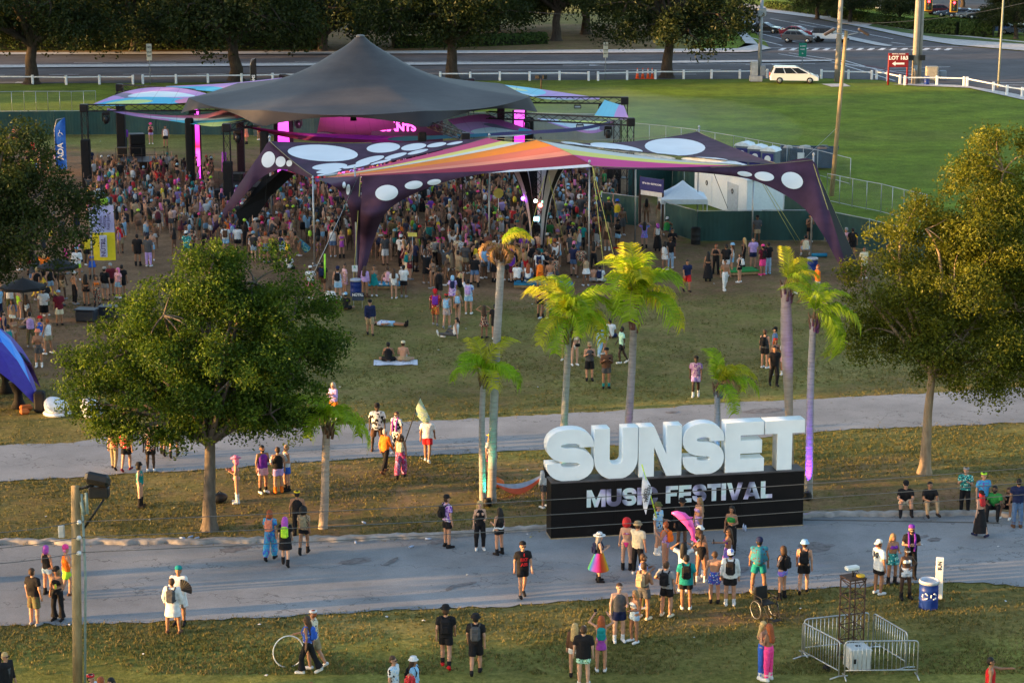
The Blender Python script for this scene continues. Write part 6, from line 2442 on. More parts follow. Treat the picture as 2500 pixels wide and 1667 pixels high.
for u,v,l in((212,783,'black bin counter under the banner pole'),(268,776,'second black bin counter, hidden in part by the oak')):
 r=thing('bin_counter',l,'bin',G(u,v),rad(-8),'black bins below the banner')
 mb=MB()
 mb.bbox((0,0,.28),(1.0,.7,.56),.06)
 mb.build('tub',mat('dark_bin',(.02,.024,.035),.5),r)
 mb=MB()
 mb.bbox((0,0,.60),(1.06,.76,.06),.02)
 mb.build('lid',mat('dark_bin_lid',(.03,.036,.05),.4),r)
 # ---- blue star tent at the edge
c0=G(-78,985)
ST=thing('star_tent','blue and violet star-shaped tent reaching in at the left edge','tent',c0)
tip=G(104,1006)-c0
a_t=math.atan2(tip.y,tip.x)
Rl,Hs=tip.length,3.75
MBLUE=[mat('tent_blue',(.02,.13,.66),.45,var=.05),mat('tent_blue_light',(.05,.26,.80),.45,var=.05),mat('tent_violet',(.05,.03,.30),.5,var=.1)]
for k in range(5):
 for hf in(0,1):
  a0=a_t+rad(72*k)+rad(36*hf)
  def hem(t):
   q=t if hf==0 else 1-t
   rr_=Rl*(1-.42*math.sin(q*math.pi/2))
   zz=2.15*math.sin(q*math.pi/2)**.8
   a=a0+rad(36)*t
   return Vector((rr_*math.cos(a),rr_*math.sin(a),zz))
  for j,(t0,t1,mi_)in enumerate(((0,.46,0),(.46,.8,1),(.8,1,2))):
   mb=MB()
   rows=[]
   for t in(t0,(t0+t1)/2,t1):
    row=[]
    for s in(0,.33,.66,1):
     h_=hem(s)
     p=Vector((0,0,Hs)).lerp(h_,t)
     p.z+=.75*math.sin(math.pi*t)*(1-.25*h_.z)
     p.x*=1+.12*math.sin(math.pi*t)
     p.y*=1+.12*math.sin(math.pi*t)
     row.append(p)
    rows.append(row)
   mb.grid(rows,False,False,.01)
   mb.build('tent_facet',MBLUE[(mi_+(hf if mi_<2 else 0))%3 if mi_<2 else 2],ST)
mb=MB()
mb.bbox((tip.x*.97,tip.y*.97,.45),(.45,.45,.9),.08)
mb.build('leg_sleeve',M_BLACKF,ST)
for u,v,l in((16,958,'black stretch cocktail table under the blue tent'),(46,995,'black stretch cocktail table beside the blue tent\'s leg')):
 r=thing('cocktail_table',l,'table',G(u,v),0,'cocktail tables at the blue tent')
 mb=MB()
 mb.lathe([(.34,0),(.2,.35),(.17,.6),(.36,1.06),(.37,1.09)],16)
 mb.build('cover',M_BLACKF,r)
 mb=MB()
 mb.lathe([(.38,1.09),(.38,1.12)],18)
 mb.build('tabletop',M_BLKP,r)
for u,v,sx,l in((140,1012,1.0,'white inflatable pod chair beside the blue tent'),(222,1014,.8,'white inflatable pod behind the oak\'s leaves')):
 r=thing('inflatable_chair',l,'chair',G(u,v),rad(-10),'white inflatables')
 mb=MB()
 mb.ball((0,0,.36),(.55*sx,.45,.36),18,10)
 mb.v=[(x,y,z*(1-.22*x/.55)if z>.3 else z)for x,y,z in mb.v]
 mb.build('pod',mat('white_vinyl',(.64,.66,.72),.25),r)
 mb=MB()
 mb.tube([(.52*sx*math.cos(t),.42*math.sin(t),.07)for t in np.linspace(0,2*math.pi,25)],.08,8,False)
 mb.build('base_ring',mat('white_vinyl',(.64,.66,.72),.25),r)
for k,(u,v)in enumerate(((64,1000),(60,1010))):
 mb=MB()
 mb.bbox((0,0,.1),(.55-.15*k,.4,.2),.08)
 o=mb.build('cushion',mat('orange_cushion',(.42,.12,.03),.8),None,G(u,v),.3)
 tag(o,('larger','smaller')[k]+' orange cushion on the grass under the blue tent','cushion','orange cushions')
 # ---- small things: blanket, hammock, lamps, litter
g=G(966,886)
mb=MB()
mb.grid([[Vector((x,y,.03+.015*math.sin(7*x+5*y)))for x in np.linspace(-1.0,1.0,12)]for y in np.linspace(-.5,.5,6)],True,False,.01)
tag(mb.build('blanket',mat('white_blanket',(.55,.58,.66),.85,var=.2),None,g,.05),'white blanket spread on the lawn under two sitters','blanket')
h0,h1=at(1203,1177,gy(1222)),at(1338,1150,gy(1185))
HM=thing('hammock','red and grey hammock slung between the tallest palm and the sign','hammock',(h0+h1)/2)
o=(h0+h1)/2
for k,(m,dy,dz)in enumerate(((mat('hammock_grey',(.32,.34,.42),.7),.22,.0),(mat('hammock_red',(.55,.07,.02),.7),-.02,-.12))):
 mb=MB()
 rows=[]
 for s in np.linspace(0,1,5):
  rows.append([h0.lerp(h1,t)-o+Vector((0,(dy-.22*s)*math.sin(math.pi*t),-.30*math.sin(math.pi*t)+(dz-.14*s)*math.sin(math.pi*t)))for t in np.linspace(0,1,15)])
 mb.grid(rows,True,False,.01)
 mb.build('cloth_panel',m,HM)
def uplight(u,v,c,label,power,z=0.0):
 p=G(u,v)
 r=thing('uplight',label,'lamp',p,0,'coloured uplights at the palms')
 mb=MB()
 mb.lathe([(.05,0),(.15,.03),(.17,.16),(.13,.26),(.15,.30)],12)
 mb.build('housing',M_BLKP,r)
 mb=MB()
 mb.lathe([(.13,.285),(0,.29)],12)
 mb.build('lens',mat('uplight_lens',c,emit=1.0,var=0),r)
 L=bpy.data.lights.new('uplight_lamp','SPOT')
 L.energy=power
 L.color=c
 L.spot_size=rad(46)
 L.spot_blend=.6
 L.shadow_soft_size=.08
 lo=link('lamp_beam',L,r,(0,0,.36))
 return lo
for u,v,c,l,pw,tgt in((1971,1220,(.22,.03,1.0),'purple uplight at the foot of the palm beside the sign',420,(1971,1213)),(1190,1236,(.05,.9,.5),'green uplight between the two palms by the hammock',70,(1180,1230)),
(1378,1190,(.05,.9,.4),'green uplight behind the first letter S',70,(1375,1182)),(1746,1188,(.05,.4,1.0),'blue uplight behind the second letter S',90,(1743,1180)),(1533,1188,(.6,.1,.9),'violet uplight behind the letter N',70,(1528,1180))):
 lo=uplight(u,v,c,l,pw)
 d_=G(*tgt)+Vector((0,.0,2.6))-G(u,v)
 lo.rotation_euler=(-d_).to_track_quat('Z','Y').to_euler()
g=G(1321,224)
r=thing('spot_stand','dark twin spotlight stand at the field edge above the canopy','lamp',g)
mb=MB()
mb.bar((0,0,0),(0,0,1.6),.05,6)
mb.build('post',M_RUSTT,r)
for s in(-1,1):
 mb=MB()
 mb.bbox((s*.35,0,1.45),(.45,.3,.4),.05,.3*s)
 mb.build('lamp_head',M_BLKP,r)
def ground_bag(name,u,v,c,s,label,cat):
 mb=MB()
 mb.ball((0,0,s*.42),(s*.7,s*.5,s*.45),12,8)
 mb.tube([(-s*.4,0,s*.7),(0,0,s*1.0),(s*.4,0,s*.7)],.018,5)
 tag(mb.build(name,c,None,G(u,v),.4),label,cat)
ground_bag('backpack',537,1226,M_BLKP,.42,'black backpack lying at the oak\'s trunk','bag')
ground_bag('camp_bag',1214,1190,mat('orange_nylon',(.6,.14,.02),.6),.4,'orange bag on the grass under the hammock end','bag')
ground_bag('backpack',2075,640,M_BLKP,.45,'black bag on the ground by the canopy\'s right strap','bag')
def small_sign(u,v,w,h,zc,c,txt,tc,sz,label):
 r=thing('small_sign',label,'sign',G(u,v))
 mb=MB()
 mb.bbox((0,0,zc),(w,.03,h),.008)
 mb.build('board',c,r)
 mb=MB()
 for s in(-1,1):
  mb.bar((s*w*.35,.03,0),(s*w*.35,.03,zc),.012,5)
 mb.build('stand',M_GALV,r)
 text_obj(txt,sz,tc,frame_M((0,-.022,zc+h*.2),(1,0,0),UPV),r,.008,.004)
small_sign(874,753,.62,.42,.62,mat('drink_sign',(.04,.05,.08),.5),'NÜTRL',M_WHITE,.18,'dark drink sign on a stand before the blue barrel')
small_sign(867,712,.30,.34,1.25,M_WHITE,'R',mat('sign_green',(.02,.3,.12),.5),.2,'white recycling notice on the canopy pole')
rr=random.Random(12)
M_LIT=[mat('litter_white',(.45,.46,.48),.6),mat('litter_clear',(.36,.44,.62),.3),mat('litter_buff',(.5,.42,.2),.7)]
LIT=[(445,1315,1),(465,1312,1),(480,1315,1),(1004,1336,1),(1045,1317,1),(888,1277,1),(1287,1304,0),(1297,1311,2),(112,1261,0),(425,1240,2),(365,1269,0),(868,1325,1),(1815,1293,1),(1820,1296,1),(2252,1330,0),(2438,1334,0),(1883,1509,0),(1428,1529,0),(170,1525,0),(633,1524,0),
(1140,1403,0),(1030,1120,0),(1288,1147,0),(830,945,0),(1070,855,0),(1313,945,0),(1743,693,0),(1857,675,0),(1300,743,0),(75,345,0),(245,346,0),(650,1648,0),(350,1596,0),(944,1505,0),(1034,1515,0),(1955,1485,0),(2455,1467,0),(1695,1556,0),(1137,803,0),(2100,838,0)]
for k,(u,v,t)in enumerate(LIT):
 mb=MB()
 if t==1:
  mb.lathe([(.035,0),(.035,.15),(.014,.19),(.014,.22)],8,(0,0,0),True,Matrix.Rotation(rad(90),4,'Y')if k<12 else None)
  mb.v=[(x-.1*(k<12),y,z+.035*(k<12))for x,y,z in mb.v]
  o=mb.build('bottle',M_LIT[1],None,G(u,v,.02),rr.random()*6)
  tag(o,'small clear plastic bottle left on the ground','bottle','stray bottles')
 else:
  n=7
  pts=[(.07*rr.uniform(.5,1.1)*math.cos(2*math.pi*i/n),.05*rr.uniform(.5,1.1)*math.sin(2*math.pi*i/n),rr.uniform(.0,.03))for i in range(n)]
  mb.add([(0,0,.04)]+pts,[(0,1+i,1+(i+1)%n)for i in range(n)])
  o=mb.build('paper_scrap',M_LIT[t],None,G(u,v,.02),rr.random()*6)
  tag(o,'small pale paper scrap lying on the ground','litter','stray paper scraps')
  # ================================================================ people: bodies grown as one surface, clothes fitted round them
def surface_nets(f,org,h):
 ins=f<0
 s=np.zeros(tuple(n-1 for n in f.shape),dtype=np.int8)
 for dx in(0,1):
  for dy in(0,1):
   for dz in(0,1):
    s+=ins[dx:f.shape[0]-1+dx,dy:f.shape[1]-1+dy,dz:f.shape[2]-1+dz]
 act=(s>0)&(s<8)
 ids=np.argwhere(act)
 idx=np.full(act.shape,-1,dtype=np.int64)
 idx[act]=np.arange(len(ids))
 I,J,K=ids.T
 pos=np.zeros((len(ids),3))
 cnt=np.zeros(len(ids))
 cor=[(a,b,c)for a in(0,1)for b in(0,1)for c in(0,1)]
 for a in cor:
  for ax in range(3):
   if a[ax]:
    continue
   b=list(a)
   b[ax]=1
   fa,fb=f[I+a[0],J+a[1],K+a[2]],f[I+b[0],J+b[1],K+b[2]]
   m=(fa<0)!=(fb<0)
   t=np.where(m,fa/np.where(m,fa-fb,1),0)
   p=np.array(a,float)[None]+t[:,None]*(np.array(b)-np.array(a))[None]
   pos[m]+=p[m]
   cnt[m]+=1
 V=(ids+pos/cnt[:,None])*h+org
 Q=[]
 for ax in range(3):
  sl0,sl1=[slice(None)]*3,[slice(None)]*3
  sl0[ax],sl1[ax]=slice(0,-1),slice(1,None)
  a,b=ins[tuple(sl0)],ins[tuple(sl1)]
  e=np.argwhere(a!=b)
  o1,o2=[(1,2),(2,0),(0,1)][ax]
  ok=(e[:,o1]>0)&(e[:,o2]>0)&(e[:,o1]<f.shape[o1]-1)&(e[:,o2]<f.shape[o2]-1)
  e=e[ok]
  fl=a[tuple(e.T)]
  def cell(d1,d2):
   c=e.copy()
   c[:,o1]-=d1
   c[:,o2]-=d2
   return idx[tuple(c.T)]
  q=np.stack([cell(1,1),cell(0,1),cell(0,0),cell(1,0)],1)
  q[~fl]=q[~fl][:,::-1]
  Q.append(q)
 return V,np.concatenate(Q)
def sdf_mesh(prims,h,k=0.03,cuts=(),pad=0.06):
 """prims: ('cap',a,b,ra,rb) round cone, ('cone',a,b,ra,rb) flat ends, ('ell',a,b,(ax,bx),(ay,by),right) elliptic cone with flat ends"""
 lo,hi=np.full(3,9.0),np.full(3,-9.0)
 for p in prims:
  r=max(np.max(p[3]),np.max(p[4]))
  for q in(p[1],p[2]):
   lo,hi=np.minimum(lo,np.array(q)-r),np.maximum(hi,np.array(q)+r)
 lo-=pad
 hi+=pad
 n=np.ceil((hi-lo)/h).astype(int)+1
 f=np.full(n,1.0)
 for p in prims:
  a,b=np.array(p[1],float),np.array(p[2],float)
  r=max(np.max(p[3]),np.max(p[4]))+0.09
  i0=np.maximum(0,np.floor((np.minimum(a,b)-r-lo)/h).astype(int))
  i1=np.minimum(n,np.ceil((np.maximum(a,b)+r-lo)/h).astype(int)+1)
  ax=[lo[d]+h*np.arange(i0[d],i1[d])for d in range(3)]
  X,Y,Z=np.meshgrid(*ax,indexing='ij')
  P=np.stack([X,Y,Z],-1)-a
  ba=b-a
  L=math.sqrt(ba.dot(ba))+1e-9
  t0=P@ba/(L*L)
  t=np.clip(t0,0,1)
  if p[0]=='ell':
   d=ba/L
   R=np.array(p[5],float)
   R=R-d*R.dot(d)
   R/=np.linalg.norm(R)
   Fw=np.cross(d,R)
   A=p[3][0]+(p[4][0]-p[3][0])*t
   B=p[3][1]+(p[4][1]-p[3][1])*t
   x,y=P@R,P@Fw
   dd=(np.sqrt((x/A)**2+(y/B)**2)-1)*np.minimum(A,B)
   dd=np.maximum(dd,np.maximum((t0-1)*L,-t0*L))
  else:
   Q=P-t[...,None]*ba
   rr=p[3]+(p[4]-p[3])*t
   dd=np.sqrt((Q*Q).sum(-1))-rr
   if p[0]=='cone':
    pr=P-t0[...,None]*ba
    dd=np.maximum(np.sqrt((pr*pr).sum(-1))-rr,np.maximum((t0-1)*L,-t0*L))
  sl=tuple(slice(i0[d],i1[d])for d in range(3))
  g=f[sl]
  hh=np.clip(0.5+0.5*(g-dd)/k,0,1)
  f[sl]=g*(1-hh)+dd*hh-k*hh*(1-hh)
 if cuts:
  ax=[lo[d]+h*np.arange(n[d])for d in range(3)]
  X,Y,Z=np.meshgrid(*ax,indexing='ij')
  for c in cuts:
   if c[0]=='plane':
    q,nn=c[1],c[2]
    f=np.maximum(f,(X-q[0])*nn[0]+(Y-q[1])*nn[1]+(Z-q[2])*nn[2])
   else:
    q,r=c[1],c[2]
    f=np.maximum(f,r-np.sqrt((X-q[0])**2+(Y-q[1])**2+(Z-q[2])**2))
 return surface_nets(f,lo,h)
def nv(*v):
 v=np.array(v,float)
 return v/np.linalg.norm(v)
DN=(0,0,-1)
# pose: thigh/shin direction for each leg, upper/fore arm direction for each arm (x outwards, -y forwards), lean of the spine (x, y)
POSES={
'stand':dict(L=((.06,0,-1),(.0,.03,-1)),R=((.08,-.02,-1),(.02,.05,-1)),al=((.22,.05,-1),(.1,-.25,-1)),ar=((.22,.03,-1),(.05,-.2,-1))),
'hip':dict(L=((.12,0,-1),(.05,.02,-1)),R=((.10,-.05,-1),(-.02,.08,-1)),al=((.62,.1,-.8),(-.72,-.45,-.35)),ar=((.2,.05,-1),(.05,-.25,-1)),lean=(.03,0)),
'wide':dict(L=((.2,-.02,-1),(.06,.04,-1)),R=((.2,0,-1),(.06,.05,-1)),al=((.28,0,-1),(.0,-.5,-.9)),ar=((.28,.05,-1),(.05,-.3,-1))),
'walk':dict(L=((.04,-.36,-1),(0,.1,-1)),R=((.04,.26,-1),(0,.52,-1)),al=((.18,.3,-1),(.05,-.15,-1)),ar=((.18,-.25,-1),(0,-.6,-1)),lean=(0,-.04)),
'walk2':dict(L=((.04,.2,-1),(0,.45,-1)),R=((.04,-.28,-1),(0,.05,-1)),al=((.18,-.2,-1),(0,-.5,-1)),ar=((.18,.25,-1),(.05,-.1,-1)),lean=(0,-.03)),
'hold':dict(L=((.07,0,-1),(0,.04,-1)),R=((.1,-.08,-1),(0,.1,-1)),al=((.18,0,-1),(-.25,-.9,.05)),ar=((.2,.05,-1),(.05,-.2,-1))),
'phone':dict(L=((.08,0,-1),(0,.03,-1)),R=((.08,-.02,-1),(0,.05,-1)),al=((.18,-.15,-1),(-.38,-.75,.45)),ar=((.18,-.15,-1),(-.38,-.75,.45)),lean=(0,-.04)),
'photo':dict(L=((.06,0,-1),(0,.03,-1)),R=((.06,-.02,-1),(0,.04,-1)),al=((.55,-.55,.15),(-.55,-.5,.75)),ar=((.55,-.55,.15),(-.55,-.5,.75))),
'reach':dict(L=((.08,0,-1),(0,.04,-1)),R=((.1,-.05,-1),(0,.06,-1)),al=((.25,-.9,-.25),(0,-1,.1)),ar=((.2,.05,-1),(.05,-.2,-1))),
'armup':dict(L=((.1,0,-1),(0,.04,-1)),R=((.1,-.05,-1),(0,.08,-1)),al=((.35,-.25,.9),(-.05,-.1,1)),ar=((.22,.05,-1),(-.1,-.6,-.6)),lean=(.02,0)),
'armsup':dict(L=((.12,0,-1),(0,.05,-1)),R=((.12,-.05,-1),(0,.08,-1)),al=((.45,-.2,.85),(.0,-.1,1)),ar=((.45,-.2,.85),(.0,-.1,1))),
'fold':dict(L=((.12,0,-1),(.02,.03,-1)),R=((.12,-.02,-1),(.02,.05,-1)),al=((.25,-.12,-1),(-.85,-.5,.15)),ar=((.25,-.12,-1),(-.85,-.55,.02))),
'hair':dict(L=((.08,0,-1),(0,.03,-1)),R=((.1,-.05,-1),(0,.06,-1)),al=((.9,-.15,.3),(-.75,.15,.6)),ar=((.9,-.15,.3),(-.75,.15,.6))),
'bend':dict(L=((.1,-.25,-1),(0,.25,-1)),R=((.1,-.2,-1),(0,.25,-1)),al=((.15,-.6,-.8),(-.1,-.5,-.8)),ar=((.15,-.6,-.8),(-.1,-.5,-.8)),lean=(0,-.85)),
'sit':dict(L=((.22,-.95,.42),(.02,-.28,-1)),R=((.22,-.95,.36),(.02,-.32,-1)),al=((.2,-.45,-.8),(-.35,-.85,.1)),ar=((.2,-.45,-.8),(-.35,-.85,.0)),lean=(0,-.22),seat=1),
'sitflat':dict(L=((.12,-1,-.02),(.0,-1,-.06)),R=((.2,-1,.35),(.0,-.7,-.8)),al=((.25,.35,-.9),(.05,.2,-1)),ar=((.2,-.35,-.9),(-.1,-.8,-.1)),lean=(0,.12),seat=1),
'cross':dict(L=((.75,-.65,-.05),(-.85,-.35,-.1)),R=((.75,-.65,-.05),(-.85,-.45,-.1)),al=((.22,-.25,-.95),(-.35,-.8,-.25)),ar=((.22,-.25,-.95),(-.3,-.8,-.2)),lean=(0,-.12),seat=1),
'chair':dict(L=((.12,-1,-.05),(.02,-.05,-1)),R=((.12,-1,-.02),(.02,-.15,-1)),al=((.2,-.3,-.9),(-.2,-.9,-.1)),ar=((.2,-.3,-.9),(-.2,-.9,-.05)),lean=(0,-.08),seat=0.45),
'squat':dict(L=((.3,-.9,.25),(.05,.45,-.9)),R=((.3,-.9,.3),(.05,.4,-.9)),al=((.2,-.7,-.6),(-.2,-.8,.1)),ar=((.2,-.7,-.6),(-.2,-.8,.1)),lean=(0,-.35)),
'hoop':dict(L=((.04,-.42,-1),(0,.0,-1)),R=((.04,.34,-1),(0,.5,-1)),al=((.2,.2,-1),(.05,-.1,-1)),ar=((.2,-.5,-.8),(0,-.9,-.25)),lean=(0,-.05)),
}
SKEL={}
def skeleton(pose,sex):
 key=(pose,sex)
 if key in SKEL:
  return SKEL[key]
 P=POSES[pose]
 fem=sex=='f'
 J={}
 lx,ly=P.get('lean',(0,0))
 up=nv(lx,ly,1)
 hipw,shw=(0.088,0.158)if fem else(0.084,0.188)
 pel=np.zeros(3)
 J['pel']=pel
 J['waist']=pel+up*0.15
 J['chest']=pel+up*0.335
 J['neck']=pel+up*0.495
 hd=nv(lx*0.5,ly*0.35,1)
 J['head']=J['neck']+hd*0.165
 J['up'],J['fwd']=up,nv(0,-1,ly)
 for s,sg in(('L',1),('R',-1)):
  th,sh=[nv(d[0]*sg,d[1],d[2])for d in P[s]]
  hip=pel+np.array((hipw*sg,0,-0.03))
  kn=hip+th*0.43
  an=kn+sh*0.41
  J['hip'+s],J['knee'+s],J['ank'+s]=hip,kn,an
  ft=nv(0.14*sg,-1,0)
  if sh[2]>-0.4:
   ft=nv(0.1*sg,-0.35,0.95)
  if sh[1]>0.3:  # trailing foot, heel lifted
   ft=nv(0.05*sg,-0.85,-0.5)
  J['toe'+s]=an+ft*0.165+np.array((0,0,-0.045 if sh[2]<-0.4 else 0))
  J['heel'+s]=an-ft*0.045+np.array((0,0,-0.035 if sh[2]<-0.4 else-0.0))
 for s,sg,k in(('L',1,'al'),('R',-1,'ar')):
  ua,fa=[nv(d[0]*sg,d[1],d[2])for d in P[k]]
  sho=pel+up*0.455+np.array((shw*sg,0,0))
  el=sho+ua*0.28
  wr=el+fa*0.24
  J['sho'+s],J['elb'+s],J['wri'+s],J['hdir'+s]=sho,el,wr,fa
 low=min(min(J['toe'+s][2],J['heel'+s][2])for s in 'LR')-0.042
 if P.get('seat')==1:
  low=min(low,-0.115)
 for k in J:
  if k not in('up','fwd')and not k.startswith('hdir'):
   J[k]=J[k]-np.array((0,0,low))
 SKEL[key]=J
 return J
def body_prims(J,fem):
 up,fw=J['up'],J['fwd']
 X=np.array((1.0,0,0))
 pr=[]
 for s in 'LR':
  pr+=[('cap',J['heel'+s],J['toe'+s],0.042,0.034),('cap',J['ank'+s],J['ank'+s]*.35+J['knee'+s]*.65,0.040,0.060 if not fem else 0.054),
  ('cap',J['ank'+s]*.35+J['knee'+s]*.65,J['knee'+s],0.060 if not fem else 0.054,0.056),('cap',J['knee'+s],J['hip'+s],0.060,0.090 if fem else 0.086)]
  pr+=[('cap',J['sho'+s],J['elb'+s],0.050 if not fem else 0.040,0.040 if not fem else 0.034),('cap',J['elb'+s],J['wri'+s],0.040 if not fem else 0.034,0.027),
  ('cap',J['wri'+s],J['wri'+s]+J['hdir'+s]*0.075,0.027,0.036)]
 w=0.082 if fem else 0.092
 pr+=[('cap',J['hipL']*.9+J['hipR']*.1+up*.04,J['hipR']*.9+J['hipL']*.1+up*.04,0.102,0.102),
 ('cap',J['pel']+up*.02,J['waist'],0.108,w+0.006),('cap',J['waist']+X*.045,J['chest']+X*.075,w,0.102 if not fem else 0.088),('cap',J['waist']-X*.045,J['chest']-X*.075,w,0.102 if not fem else 0.088),
 ('cap',J['chest']+X*.08+up*.04,J['chest']-X*.08+up*.04,0.100 if not fem else 0.085,0.100 if not fem else 0.085),
 ('cap',J['shoL']*.82+J['shoR']*.18,J['shoR']*.82+J['shoL']*.18,0.060 if not fem else 0.05,0.060 if not fem else 0.05),('cap',J['neck']-up*.04,J['head']-up*.06,0.056 if not fem else 0.046,0.050 if not fem else 0.043)]
 if fem:
  for s in(1,-1):
   q=J['chest']+X*.07*s+fw*.065
   pr.append(('cap',q,q+fw*.01,0.066,0.062))
 h=J['head']
 pr+=[('cap',h+np.array((0,.012,.025)),h+np.array((0,.012,-.005)),0.088,0.084),('cap',h+np.array((0,-.03,-.055)),h+np.array((0,-.035,-.075)),0.052,0.042),
 ('cap',h+np.array((0,-.092,-.008)),h+np.array((0,-.104,-.030)),0.010,0.016),('cap',h+np.array((.085,.01,-.02)),h+np.array((.088,.012,.01)),0.015,0.018),('cap',h+np.array((-.085,.01,-.02)),h+np.array((-.088,.012,.01)),0.015,0.018)]
 return pr
def fingers(J):
 """five separate slightly curled fingers on each hand, as quads"""
 V,Q=[],[]
 for s,sg in(('L',1),('R',-1)):
  d=J['hdir'+s]
  a=np.cross(d,(0,0,1.0)if abs(d[2])<0.9 else(0,-1.0,0))
  a/=np.linalg.norm(a)
  nrm=np.cross(a,d)
  base=J['wri'+s]+d*0.09
  spec=[(base+a*o+d*0.005,d,L)for o,L in((-.027,.058),(-.009,.070),(.009,.064),(.027,.050))]
  tside=a if np.dot(a,(-sg,-.6,0))>0 else-a
  spec.append((J['wri'+s]+d*0.035+tside*0.026,nv(*(d*.7+tside*.75)),.055))
  for p,dd,L in spec:
   pts=[p,p+dd*L*.55,p+dd*L*.9-nrm*L*.25]
   o=len(V)
   for q,r in zip(pts,(.0105,.0095,.006)):
    for k in range(4):
     t=math.pi/2*k+.78
     V.append(q+a*r*math.cos(t)+nrm*r*math.sin(t))
   for i in range(2):
    for k in range(4):
     Q.append((o+4*i+k,o+4*i+(k+1)%4,o+4*i+4+(k+1)%4,o+4*i+4+k))
   Q.append((o+8,o+9,o+10,o+11))
 return np.array(V),np.array(Q)
HB=0.024
BODY,GARM={},{}
def skin_mat(c,name):
 return mat('skin_'+name,c,0.55,var=0.07,scale=9,spec=0.35)
M_EYE=mat('eye',(0.02,0.015,0.012),0.3,var=0)
M_LIP=mat('lips',(0.30,0.10,0.09),0.5,var=0)
def body_mesh(pose,sex):
 key=(pose,sex)
 if key not in BODY:
  J=skeleton(pose,sex)
  V,Q=sdf_mesh(body_prims(J,sex=='f'),HB,0.028)
  cen_=V[Q].mean(1)
  mi=np.zeros(len(Q),dtype=int)
  h=J['head']
  for sx in(1,-1):
   mi[np.linalg.norm(cen_-(h+np.array((.032*sx,-.082,.012))),axis=1)<0.017]=1
  mi[np.linalg.norm((cen_-(h+np.array((0,-.088,-.052))))*np.array((.55,1,1.6)),axis=1)<0.016]=2
  Vf,Qf=fingers(J)
  me=raw_mesh('body',np.concatenate([V,Vf]),np.concatenate([Q,Qf+len(V)]),[skin_mat((.5,.3,.2),'x'),M_EYE,M_LIP],True,np.concatenate([mi,np.zeros(len(Qf),dtype=int)]))
  BODY[key]=me
 return BODY[key]
